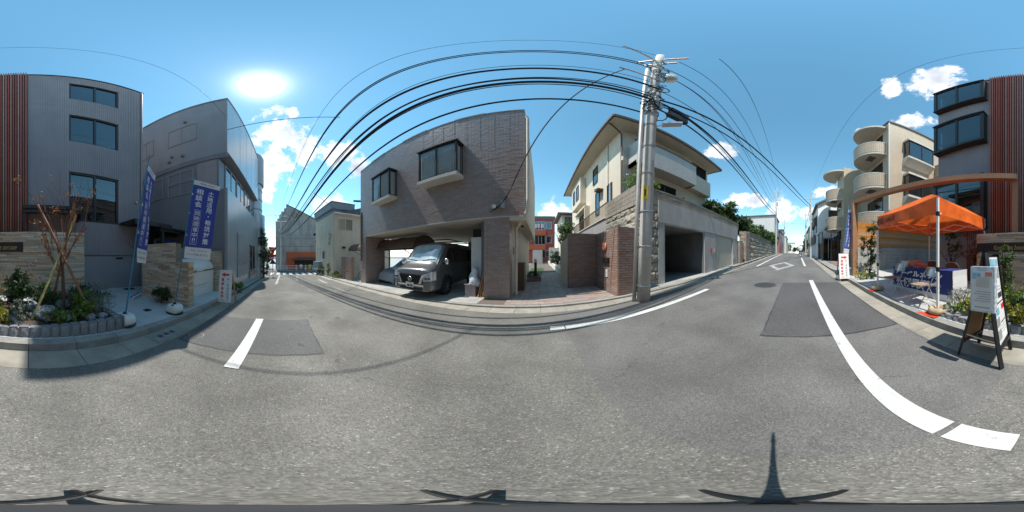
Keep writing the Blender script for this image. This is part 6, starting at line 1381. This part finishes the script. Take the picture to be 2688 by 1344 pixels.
# ================================================================ right near side: beige apartment
t = thing('beige_apartments', 'beige tiled apartment block with round balconies behind the arch', 'building', (12, -9, .5)); AX, AYF, AT = 8.5, -5.45, 12.1
MB().box(AX, 13.2, -16, AYF, .3, AT).build('wall', MT['beige_tile'], t); MB().box(13.2, 15.3, -14, -3.95, .5, 9.6).build('front_wing', MT['beige_tile'], t); MB().box(AX-.1, 13.3, -16.1, AYF+.1, AT, AT+.15).build('roof_edge', MT['roof_dark'], t)
Fa = facing('-X', AX)
for (b0, b1) in ((8.6, 10.2), (5.4, 7.0), (2.9, 4.2)):
    Fb = facing('-X', AX-.55); wb = window(t, Fb, 6.6, 8.9, b0, b1, 2, .07, 0, .06, mull=.08, gm='window_glass', curtain='curtain', room=.3, name='bay_window')
    for a0, Fs3 in ((6.6, facing('+Y', -6.6)),): MB().fbox(Fs3, -8.48, -7.95-.06, b0, b1, -.05, 0).build('bay_side', MT['dark_glass'], wb); MB().fbox(Fs3, -8.02, -7.95, b0, b1, -.049, .01).build('bay_post', MT['window_frame'], wb)
    MB().fbox(Fb, 6.5, 9.0, b1+.003, b1+.16, -.545, .06).build('bay_roof', MT['beige_cap'], wb); MB().add([Fb.p(6.5, b0-.003, .03), Fb.p(9, b0-.003, .03), Fb.p(9, b0-.003, -.545), Fb.p(6.5, b0-.003, -.545), Fb.p(6.5, b0-.15, .03), Fb.p(9, b0-.15, .03), Fb.p(9, b0-.65, -.545), Fb.p(6.5, b0-.65, -.545)], [(0, 1, 2, 3), (7, 6, 5, 4), (0, 4, 5, 1), (1, 5, 6, 2), (2, 6, 7, 3), (3, 7, 4, 0)]).build('bay_sill', MT['beige_cap'], wb)
    MB().fbox(Fa, 9.6, 11.0, b0-.6, b0+.6, .005, .9).build('side_balcony', MT['beige_tile'], t)
MB().tube([(8.42, -5.38, .5), (8.42, -5.38, 11.9)], .06, 8).build('downpipe', MT['beige_cap'], t)
def arcpts(cx, cy, r, n=20): return [(cx+r*math.cos(a), cy+r*math.sin(a)) for a in [math.pi*k/n for k in range(n+1)]]
Fz = Fr((0, 0, 0), (1, 0, 0), (0, 1, 0))
def round_balcony(cx, cy, r, z0, h=1.05, wall=True):
    sl = MB(); sl.prism(arcpts(cx, cy, r), Fz, z0, z0+.16); s_ = sl.build('balcony_slab', MT['beige_soffit'], t)
    if not wall: return
    mb = MB(); n = 40
    for k in range(n):
        a0, a1 = math.pi*k/n+.004, math.pi*(k+1)/n-.004
        for j in range(6):
            za, zb = z0+.165+j*(h-.1)/6+.003, z0+.165+(j+1)*(h-.1)/6-.006
            p = [(cx+q*math.cos(a), cy+q*math.sin(a)) for q in (r-.02, r+.015) for a in (a0, a1)]
            mb.add([(*p[2], za), (*p[3], za), (*p[3], zb), (*p[2], zb), (*p[0], za), (*p[1], za), (*p[1], zb), (*p[0], zb)], [(0, 1, 2, 3), (5, 4, 7, 6), (3, 2, 6, 7), (0, 4, 5, 1), (1, 5, 6, 2), (0, 3, 7, 4)])
    mb.build('balcony_tile', MT['beige_tile'], s_)['kind'] = 'stuff'
    m_ = MB(); P = arcpts(cx, cy, r-.02, 24); Q = arcpts(cx, cy, r-.12, 24)
    for k in range(24): m_.add([(*P[k], z0+.16), (*P[k+1], z0+.16), (*Q[k+1], z0+.16), (*Q[k], z0+.16), (*P[k], z0+h+.06), (*P[k+1], z0+h+.06), (*Q[k+1], z0+h+.06), (*Q[k], z0+h+.06)], [(0, 1, 5, 4), (2, 3, 7, 6), (4, 5, 6, 7)])
    m_.build('balcony_wall', MT['stone_joint'], s_)
    c_ = MB(); P = arcpts(cx, cy, r+.03, 24); Q = arcpts(cx, cy, r-.14, 24)
    for k in range(24): c_.add([(*P[k], z0+h+.06), (*P[k+1], z0+h+.06), (*Q[k+1], z0+h+.06), (*Q[k], z0+h+.06), (*P[k], z0+h+.12), (*P[k+1], z0+h+.12), (*Q[k+1], z0+h+.12), (*Q[k], z0+h+.12)], [(0, 1, 5, 4), (2, 3, 7, 6), (4, 5, 6, 7), (1, 0, 3, 2)])
    c_.build('balcony_cap', MT['beige_cap'], s_); MB().box(cx-.9, cx-.2, cy+.4, cy+.9, z0-.02, z0-.003).build('vent_grille', MT['fascia'], s_)
for z in (8.7, 5.85, 3.0, .9): round_balcony(10.35, AYF, 1.55, z)
round_balcony(10.35, AYF, 1.6, 11.55, wall=False); MB().box(8.8, 11.9, AYF-.5, AYF, 11.7, 11.9).build('canopy_edge', MT['beige_cap'], t)
for z in (6.3, 3.6): round_balcony(14.7, -3.95, 1.25, z)
round_balcony(14.7, -3.95, 1.5, 9.2, wall=False)
for z in (9.3, 6.4, 3.6): window(t, facing('+Y', AYF), -11.6, -9.3, z, z+1.9, 2, .06, .04, .05, gm='dark_glass', room=0); window(t, facing('+Y', -3.95), -15.4, -14.0, z-.8, z+.9, 2, .06, .04, .05, gm='dark_glass', room=0) if z < 9 else None
# entrance canopy with gate
t = thing('entrance_gate', 'black glazed entrance gate with slanted canopy and brick floor', 'gate', (14.6, -3, .8)); z0 = zr(14.3)+.09
for (x, y) in ((14.35, -2.3), (14.35, -3.9), (16.6, -2.3)): MB().box(x-.05, x+.05, y-.05, y+.05, z0-.1, z0+2.75).build('post', MT['black'], t)
m2 = MB(); m2.prism([(2.1, z0+2.55), (2.7, z0+3.25), (4.2, z0+3.25), (4.2, z0+3.12), (2.75, z0+3.12), (2.2, z0+2.5)], Fr((16.8, 0, 0), (0, -1, 0)), 0, 2.6); m2.build('canopy', MT['roof_dark'], t)
MB().box(14.33, 14.37, -3.85, -2.35, z0+2.0, z0+2.06).build('gate_bar', MT['black'], t)
for k in range(3): MB().box(14.34, 14.36, -2.36-k*.5-.46, -2.36-k*.5-.02, z0+.05, z0+1.98).build('gate_panel', MT['dark_glass'], t)
MB().box(14.33, 14.37, -3.14, -3.08, z0, z0+2.5).build('gate_stile', MT['black'], t)
MB().box(12.0, 16.6, -3.95, -2.6, z0-.3, z0-.05).build('brick_floor', MT['paver'], t); MB().box(14.45, 16.6, -3.9, -3.85, z0, z0+2.4).build('back_panel', MT['black_matt'], t)
# white house
t = thing('white_house', 'white tall narrow house with dark gable trim beyond the beige apartments', 'house', (20.5, -5, 1.1)); F = facing('-X', 17.6)
MB().prism([(2.35, 1.0), (9, 1.0), (9, 8.9), (5.6, 8.9), (2.35, 7.1)], F, -7, 0).build('wall', MT['white_tile'], t)
m2 = MB(); m2.prism([(2.1, 6.95), (5.6, 8.92), (9.2, 8.92), (9.2, 9.1), (5.55, 9.1), (2.05, 7.12)], F, -7.3, .3); m2.build('roof', MT['roof_dark'], t)
window(t, F, 3.5, 4.9, 5.2, 6.5, 1, .08, .05, .06, gm='dark_glass', room=0); window(t, facing('+Y', -2.35), -19.5, -18.3, 4.0, 6.0, 2, .06, .05, .06, gm='dark_glass', room=0); window(t, facing('+Y', -2.35), -22.5, -21, 4.0, 6.0, 2, .06, .05, .06, gm='dark_glass', room=0)
for z in (2.9, 5.1): MB().box(19.3, 23.5, -2.34, -2.1, z, z+.9).build('balcony', MT['fascia'], t)
t = thing('gate_post', 'beige brick gate post beside the white house', 'post', (17.3, -2.45, .95)); MB().box(17.1, 17.5, -2.6, -2.3, .9, 2.55).build('shaft', MT['tile_red'], t); MB().box(17.05, 17.55, -2.65, -2.25, 2.55, 2.65).build('cap', MT['beige_cap'], t)
# distant houses and trees
for i, (x0, x1, y0, y1, h, m, lab) in enumerate(((26, 33, -9, -2.9, 5.0, 'far_wall', 'grey house uphill behind the white house'), (38, 46, -11, -3.2, 6.5, 'cream_pale', 'pale house uphill on the right of the road'), (38.5, 47, 5.2, 13, 9.5, 'far_wall', 'grey apartment house uphill at the end of the stone wall'), (49, 58, 5, 13, 7.0, 'red_tile', 'reddish house uphill beyond the stone wall'), (60, 70, 5, 14, 9, 'blue_house', 'slate house far uphill on the left'), (52, 64, -12, -3.3, 7, 'far_concrete', 'concrete house far uphill on the right'), (75, 92, 4.8, 15, 8, 'cream', 'cream house farthest uphill'))):
    t = thing('uphill_house', lab, 'house', ((x0+x1)/2, (y0+y1)/2, zr(x0))); z = zr(x0)-.3; MB().box(x0, x1, y0, y1, z, z+h).build('wall', MT[m], t); MB().box(x0-.3, x1+.3, y0-.3, y1+.3, z+h, z+h+.25).build('roof', MT['roof_dark'], t)
    for k in range(2): window(t, facing('-X', x0), *( (-y0-2.4, -y0-1.0) if y0 > 0 else (-y1+.6, -y1+2.0)), z+1.2+k*2.7, z+2.6+k*2.7, 2, .06, .04, .05, gm='dark_glass', room=0) if h > 2.7*k+3 else None
    if y0 > 0: [window(t, facing('-Y', y0), x0+1.2+2.6*k, x0+2.6+2.6*k, z+h-2.3, z+h-1, 2, .06, .04, .05, gm='dark_glass', room=0) for k in range(2)]
for i, (x, y, h, r, lf, lab) in enumerate(((34.5, -3.9, 4.5, 1.6, 'leaf_dark', 'dark tree uphill behind the near side pole'), (48.5, -3.6, 5, 2.0, 'leaf_mid', 'tree farther uphill on the right'), (70, -3.5, 4.5, 2, 'leaf_mid', 'small far tree at the road crest'), (36.2, 6.5, 5.5, 2.2, 'leaf_mid', 'leafy tree at the end of the long stone wall'), (25.6, -3.2, 3.0, 1.1, 'leaf_bright', 'bright bush beside the road past the walking person'))):
    tree('uphill_tree', lab, x, y, zr(x), h, r, lf, 2200, .32, 140+i, crown_low=.12)

for i, (x0, x1, y0, y1, h, m, lab) in enumerate(((128, 140, -14, -2, 7, 'far_wall', 'distant pale house closing the road on the right'), (128, 142, 1.5, 16, 9, 'cream_pale', 'distant cream house closing the road on the left'), (98, 112, -16, -4.5, 7.5, 'blue_house', 'distant slate house near the crest on the right'))):
    t = thing('distant_house', lab, 'house', ((x0+x1)/2, (y0+y1)/2, zr(x0))); z = zr(x0)-.3; MB().box(x0, x1, y0, y1, z, z+h).build('wall', MT[m], t); MB().box(x0-.4, x1+.4, y0-.4, y1+.4, z+h, z+h+.3).build('roof', MT['roof_dark'], t)
    window(t, facing('-X', x0), -(y0+y1)/2-1, -(y0+y1)/2+1, z+h-2.8, z+h-1.2, 2, .1, .05, .06, gm='dark_glass', room=0)
for i, (x, y, h, r, lf, lab) in enumerate(((118, -2.6, 6, 2.6, 'leaf_mid', 'distant round tree at the road crest, right side'), (124, 1.5, 5, 2.8, 'leaf_dark', 'distant dark tree in the middle at the end of the road'), (112, 5.2, 7, 3, 'leaf_mid', 'distant tall tree at the road crest, left side'), (108, -4.2, 5, 2.2, 'leaf_bright', 'distant pale tree below the slate house'))):
    tree('distant_tree', lab, x, y, zr(x), h, r, lf, 1500, .6, 160+i, crown_low=.08)
# ================================================================ utility poles and wires
PB = Vector((2.46, 3.36, zr(2.46))); PTOP = Vector((2.86, 3.16, 13.3)); LEAN = (PTOP-PB)/(PTOP.z-PB.z)
def onp(z, dx=0, dy=0): return PB+LEAN*(z-PB.z)+Vector((dx, dy, 0))
t = thing('utility_pole', 'big concrete utility pole with crossarms at the road edge', 'utility pole', tuple(PB))
zs = [PB.z-.02, 2, 4, 6, 8, 10, 12, 13.3]
MB().tube([onp(z) for z in zs], [.172, .165, .155, .147, .14, .13, .12, .115], 20).build('shaft', MT['pole_concrete'], t, smooth=True)
# second slimmer steel pole strapped to it
MB().tube([onp(z, -.20, .13) for z in (PB.z-.02, 3, 6, 10.6)], [.052, .052, .06, .065], 12).build('conduit_pole', MT['pipe_grey'], t, smooth=True)
for z in (.55, 1.55, 2.45, 3.6, 4.6, 5.6, 6.3, 7.0, 7.6, 8.4, 9.2, 10.0, 11.0):
    r = .19-.004*z; MB().tube([onp(z, (r)*math.cos(a), r*math.sin(a)) for a in [k*6.2832/16 for k in range(17)]], .012, 5, caps=False).build('band', MT['steel'], t)
pl = MB(); pl.grid(lambda u, v: onp(2.75+.42*v, .166*math.sin(-.95+.9*(u-.5))*1.0, -.166*math.cos(-.95+.9*(u-.5))), 8, 1); y_ = pl.build('warning_plate', MT['yellow'], t)
pl = MB(); pl.grid(lambda u, v: onp(2.86+.2*v, .169*math.sin(-.95+.25*(u-.5)), -.169*math.cos(-.95+.25*(u-.5))), 3, 1); pl.build('print', MT['ink'], y_)
pl = MB(); pl.grid(lambda u, v: onp(4.0+.5*v, .162*math.sin(.1+.5*(u-.5)), -.162*math.cos(.1+.5*(u-.5))), 5, 1); pl.build('number_plate', MT['flag_white'], t)
for (z, l, dx) in ((12.3, 1.4, .2), (11.5, .9, 0.1)):
    a = Vector((.55, -.83, 0)).normalized(); c = onp(z); MB().bar(c-a*l*.45+Vector((0, 0, .02)), c+a*l*.55, .075, .075).build('crossarm', MT['bronze'], t)
    for k in (-.42, -.2, .3, .5): MB().lathe(c+a*l*k+Vector((0, 0, .05)), [(.02, 0), (.05, .04), (.035, .09), (.05, .12), (.02, .17)], 10).build('insulator', MT['insulator'], t)
MB().bar(onp(9.25), (1.62, 3.10, 9.32), .05).build('side_arm', MT['steel'], t); MB().bar(onp(11.8), onp(11.6)+Vector((-1.2, -.3, 1.1)), .06).build('side_arm', MT['steel'], t)
tr = MB(); tr.lathe(onp(9.6, .42, -.1), [(.0, -.05), (.20, 0), (.22, .1), (.22, .4), (.15, .5), (.0, .52)], 18); tr.build('transformer', MT['insulator'], t, smooth=True); MB().bar(onp(9.7), onp(9.7, .4, -.1), .06).build('bracket', MT['steel'], t)
for (z, dx, dy) in ((7.4, .02, -.2), (6.9, -.05, -.21), (7.1, .2, .02), (8.2, .17, -.1), (6.6, .15, -.16)): MB().bar(onp(z, dx, dy), onp(z+.35, dx, dy), .10, .08).build('clamp_box', MT['pipe_grey'], t)
lm = MB(); lm.bar(onp(5.55), onp(5.7, .30, -.22), .04); lm.build('lamp_arm', MT['steel'], t); lm = MB(); c = onp(5.72, .44, -.32); lm.bar(c-Vector((.20, -.14, .02)), c+Vector((.22, -.16, .10)), .22, .07); lm.build('street_lamp', MT['alu'], t)
rj = random.Random(77)
for k in range(44):
    z = rj.choice((6.5, 6.9, 7.2, 7.6, 8.3, 9.6, 10.3, 11.2)); a = rj.uniform(2.4, 6.6); b = a+rj.uniform(.6, 2.2); r1 = rj.uniform(.18, .42); z2 = z+rj.uniform(-.5, .5)
    pts = [onp(z+(z2-z)*s-.18*math.sin(math.pi*s), (.16+(r1-.16)*math.sin(math.pi*s))*math.cos(a+(b-a)*s), (.16+(r1-.16)*math.sin(math.pi*s))*math.sin(a+(b-a)*s)) for s in [i/8 for i in range(9)]]
    MB().tube(pts, rj.choice((.010, .014, .018)), 5).build('jumper_cable', MT['wire'], t)
for (z, w_) in ((7.35, .5), (6.75, .45), (10.45, .6), (8.9, .35)): MB().bar(onp(z, -w_/2, -.17), onp(z, w_/2, -.17), .05, .05).build('bracket', MT['pipe_grey'], t)
# far poles
def pole(label, x, y, h, lean=0., arms=2, r=.15):
    z = zr(x); t = thing('utility_pole', label, 'utility pole', (x, y, z), group='street utility poles'); MB().tube([(x, y, z-.1), (x+lean, y, z+h)], [r, r*.7], 12).build('shaft', MT['pole_concrete'], t)
    for k in range(arms): zz = z+h-.4-k*.9; MB().bar((x+lean*.9, y-1.0, zz), (x+lean*.9, y+1.0, zz), .08).build('crossarm', MT['steel'], t)
    for k in range(arms*2): MB().lathe((x, y-.9+k*.55, z+h-.3-.9*(k % 2)), [(.03, 0), (.06, .06), (.03, .16)], 8).build('insulator', MT['insulator'], t)
    MB().lathe((x+.3, y-.1, z+h-3.2), [(.0, 0), (.24, .05), (.24, .65), (0, .7)], 12).build('transformer', MT['pipe_grey'], t)
    return Vector((x, y, z))
pole('concrete pole uphill with crossarms at the end of the long stone wall', 30, 3.75, 12.6, 0, 3); pole('slim pole on the near kerb uphill past the beige apartments', 20.0, -1.75, 7.9, 0, 1, .13); pole('second uphill pole beyond the stone wall pole', 52, 3.9, 11, 0, 2); pole('far leaning pole on the right before the road crest', 33, -1.9, 8.5, 0, 1, .12); pole('pole in front of the concrete building at the crossing', -25.5, -.55, 9.0, 0, 2); pole('farthest pole near the road crest', 82, 3.7, 11, 0, 2)
WG = 'overhead cables'
def wire(label, p, q, sag, r, n=26, mat='wire', wob=0, sp=None):
    p, q = Vector(p), Vector(q); pts = []
    for i in range(n+1):
        s = i/n; v = p.lerp(q, s); v.z -= sag*4*s*(1-s); pts.append(v)
    o = MB().tube(pts, r, 6).build('cable', MT[mat], None, loc=tuple(p)); tag(o, label, 'cable', WG); return o
LE = (-25.5, -.5)
# thick communication bundles to the left
for i, (z, zl, sag, r, dy, w_) in enumerate(((7.55, 5.0, 1.25, .034, -.30, 'topmost thick bundle'), (7.2, 4.8, 1.3, .045, .05, 'thickest bundle'), (7.0, 4.75, 1.2, .026, -.16, 'slim bundle under the thickest one'), (6.55, 4.5, 1.25, .03, .36, 'lowest bundle'))):
    wire(w_+' from the big pole toward the crossing', onp(z, -.15, -.1+dy), (LE[0], LE[1]+(-.5, .15, -.2, .8)[i], zl), sag, r)
for i, (z, zl, sag, r, w_) in enumerate(((10.75, 7.2, 1.0, .022, 'upper power cable'), (10.2, 6.9, 1.05, .022, 'second power cable'), (12.2, 8.0, .9, .009, 'thin topmost wire'))):
    wire(w_+' from the big pole toward the crossing', onp(z, -.3, -.05-.1*i), (LE[0], LE[1]-.2*i, zl), sag, r)
mid = Vector((-6.05, 2.15, 8.62)); wire('service wire from the grey building to the street cables', (-6.7, -7.2, 7.9), mid, .35, .016); wire('thin wire crossing high behind the camera toward the uphill near side pole', (-15, -2.6, 9.6), (20, -1.75, 8.9), .55, .006, 40)
d = wire('slanting service drop from the crossarm to the brown building corner', (1.77, 3.14, 9.25), (-.80, 4.55, 3.42), .04, .020)
for k in range(4): wire(('first', 'second', 'third', 'fourth')[k]+' looped cable at the brown building wall box', (-.80, 4.55, 3.42), (-1.20-.10*k, 4.66, 2.85-.06*k), .10+.03*k, .012, 10)
for i, (z, zl, sag, r, w_) in enumerate(((7.35, 4.9, 1.45, .014, 'slack thin cable between the thick bundles'), (6.75, 4.6, 1.05, .016, 'taut thin cable under the thick bundles'), (8.4, 5.6, .8, .010, 'lone thin cable above the thick bundles'))): wire(w_+' toward the crossing', onp(z, -.15, -.18), (LE[0], LE[1]+.3*i, zl), sag, r)
for i, (z, dz, sag, r, w_) in enumerate(((7.05, 7.6, 1.1, .016, 'slack thin cable'), (8.0, 8.6, .7, .012, 'lone thin cable'))): wire(w_+' uphill beside the thick bundles', onp(z, .15, -.12), (30, 3.6, zr(30)+dz), sag, r)
# to the right
R2, R3 = Vector((30, 3.75, zr(30))), Vector((20, -1.75, zr(20)))
for i, (z, dz, sag, r, w_) in enumerate(((7.2, 7.9, .75, .04, 'thick bundle'), (6.7, 7.4, .8, .03, 'lower bundle'))): wire(w_+' from the big pole to the uphill stone wall pole', onp(z, .15, -.05), (R2.x, R2.y, R2.z+dz), sag, r)
for i, (z, dz, sag, r, w_) in enumerate(((7.3, 6.6, .45, .034, 'thick bundle'), (6.85, 6.2, .5, .024, 'lower bundle'))): wire(w_+' from the big pole to the near side uphill pole', onp(z, .15, -.1), (R3.x, R3.y, R3.z+dz), sag, r)
for i, (a, dz, w_) in enumerate((((.9, -1.25, 12.45), 12.4, 'outermost'), ((.3, -.45, 11.65), 11.6, 'second'), ((.1, -.1, 10.9), 10.6, 'third'), ((0.05, .1, 10.5), 10.3, 'fourth'), ((.1, -.05, 10.1), 10.0, 'fifth'))):
    wire(w_+' power line from the big pole uphill', onp(a[2], a[0], a[1]), (R2.x, R2.y-.8+.4*i, R2.z+dz), .9, .012 if i < 2 else .015)
for i in range(3): wire(('upper', 'middle', 'lower')[i]+' line between the uphill stone wall poles', (30, 3.4+.2*i, R2.z+12-2.2*i), (52, 3.7+.1*i, zr(52)+10.6-2*i), .8, .02)
for i in range(2): wire(('upper', 'lower')[i]+' line uphill from the near side pole', (20, -1.7, R3.z+6.8-.5*i), (33, -1.9, zr(33)+6.4-.5*i), .35, .022)
wire('line across the road uphill between the poles', (33, -1.9, zr(33)+6.2), (30, 3.75, R2.z+6.5), .3, .02); wire('far line beyond the second uphill pole', (52, 3.9, zr(52)+9), (82, 3.7, zr(82)+9), .8, .03)
wire('line in front of the concrete building, upper', (-25.4, -12, 4.6), (-25.4, 14, 4.4), .4, .02); wire('line in front of the concrete building, lower', (-25.4, -12, 3.3), (-25.4, 14, 3.1), .4, .02); wire('line high in front of the concrete building', (-25.4, -12, 8.3), (-25.4, 14, 8.0), .4, .014); wire('short line from the cables to the cream house', (-9.2, 1.7, 5.1), (-14, 6.2, 5.2), .3, .012)
def closure(label, p, d, l, w_, h_):
    p, d = Vector(p), Vector(d).normalized(); t = thing('cable_closure', label, 'cable box', tuple(p), group='black cable boxes'); MB().bar(p-d*l/2, p+d*l/2, w_, h_).build('case', MT['black'], t); MB().bar(p-d*l*.52, p-d*l*.5, w_*.6, h_*.6).build('end_cap', MT['van_trim'], t); MB().bar(p+d*l*.5, p+d*l*.52, w_*.6, h_*.6).build('end_cap', MT['van_trim'], t)
dd = Vector((17, -5, .3)); dd2 = R2+Vector((0, 0, 7.9))-onp(7.2)
closure('upper black splice box on the cables right of the big pole', onp(6.95)+dd2.normalized()*.95+Vector((0, -.1, 0)), dd2, .75, .17, .17); closure('lower black splice box on the cables right of the big pole', onp(6.45)+dd2.normalized()*.80+Vector((0, -.2, 0)), dd2, .75, .17, .22)
closure('small black box hanging by the cream house roof', (-13.0, 6.3, 6.35), (.3, 1, 0), .8, .14, .14)
# ================================================================ walking person
def person(x, y):
    z = zr(x)+.004; t = thing('person', 'person in white shirt and dark trousers walking uphill away', 'person', (x, y, z), R(-90), local=True)
    me = bpy.data.meshes.new('body'); V = [(0, 0, .92), (0, .0, 1.12), (0, .02, 1.34), (0, .03, 1.45), (0, .05, 1.53), (0, .07, 1.64), (.10, 0, .86), (.11, .14, .48), (.10, .06, .08), (.10, .18, .03), (-.10, 0, .86), (-.11, -.02, .47), (-.10, -.24, .12), (-.10, -.14, .03), (.19, .02, 1.37), (.25, -.05, 1.10), (.24, .04, .86), (.24, .07, .76), (-.19, .02, 1.37), (-.25, .06, 1.10), (-.24, .18, .88), (-.24, .22, .79)]
    E_ = [(0, 1), (1, 2), (2, 3), (3, 4), (4, 5), (0, 6), (6, 7), (7, 8), (8, 9), (0, 10), (10, 11), (11, 12), (12, 13), (2, 14), (14, 15), (15, 16), (16, 17), (2, 18), (18, 19), (19, 20), (20, 21)]
    rad = [.15, .155, .17, .08, .055, .095, .10, .07, .05, .045, .10, .07, .05, .045, .075, .055, .04, .035, .075, .055, .04, .035]
    me.from_pydata(V, E_, []); o = bpy.data.objects.new('body', me); COL.objects.link(o)
    m = o.modifiers.new('Skin', 'SKIN'); 
    if not me.skin_vertices: 
        bm_ = __import__('bmesh').new(); bm_.from_mesh(me); bm_.verts.layers.skin.verify(); bm_.to_mesh(me); bm_.free()
    for i, sv in enumerate(me.skin_vertices[0].data): sv.radius = (rad[i], rad[i]*.82); sv.use_root = (i == 0)
    s = o.modifiers.new('Sub', 'SUBSURF'); s.levels = 2
    dg = bpy.context.evaluated_depsgraph_get(); dg.update(); m2 = bpy.data.meshes.new_from_object(o.evaluated_get(dg)); o.modifiers.clear(); o.data = m2
    for nm in ('trousers', 'shirt', 'skin', 'hair'): m2.materials.append(MT[nm])
    for p in m2.polygons:
        c = p.center; p.use_smooth = True
        p.material_index = 3 if c.z > 1.60 or (c.z > 1.55 and c.y < .06) else 2 if c.z > 1.48 or (abs(c.x) > .19 and c.z < 1.02) else 1 if c.z > .90 else 0
    o.parent = t; o.name = 'body'; ORG[o.name] = (0, 0, 0)
    MB().lathe((0, 0, 0), [(.195, .80), (.20, .95), (.195, 1.1), (.20, 1.28)], 14).build('shirt', MT['shirt'], t, smooth=True)
    for s_, yy in ((.1, .14), (-.1, -.18)): MB().lathe((s_, yy, 0), [(.05, -.0), (.055, .03), (.045, .08)], 10).build('shoe', MT['shirt'], t)
person(19.7, -.45)
# ================================================================ camera stand
t = thing('camera_stand', 'black camera monopod with three short feet on the asphalt', 'stand', (0, 0, 0))
MB().tube([(0, 0, .06), (0, 0, .55), (0, 0, 1.02)], [.010, .009, .008], 10).build('pole', MT['black'], t); MB().tube([(0, 0, 1.02), (0, 0, 1.05), (0, 0, 1.15), (0, 0, 1.20)], [.008, .0105, .0070, .0035], 10).build('head', MT['black'], t)
MB().lathe((0, 0, 0), [(.02, .035), (.052, .045), (.05, .06), (.02, .075)], 20).build('hub', MT['black'], t)
for a in (33, 131, -90):
    d_ = Vector((math.sin(R(a)), math.cos(R(a)), 0)); e_ = Vector((d_.y, -d_.x, 0)); p = d_*.048
    MB().tube([p-e_*.17+Vector((0, 0, .008)), p-e_*.06+Vector((0, 0, .045)), p+e_*.06+Vector((0, 0, .045)), p+e_*.17+Vector((0, 0, .008))], [.005, .007, .007, .005], 8).build('foot', MT['black'], t)
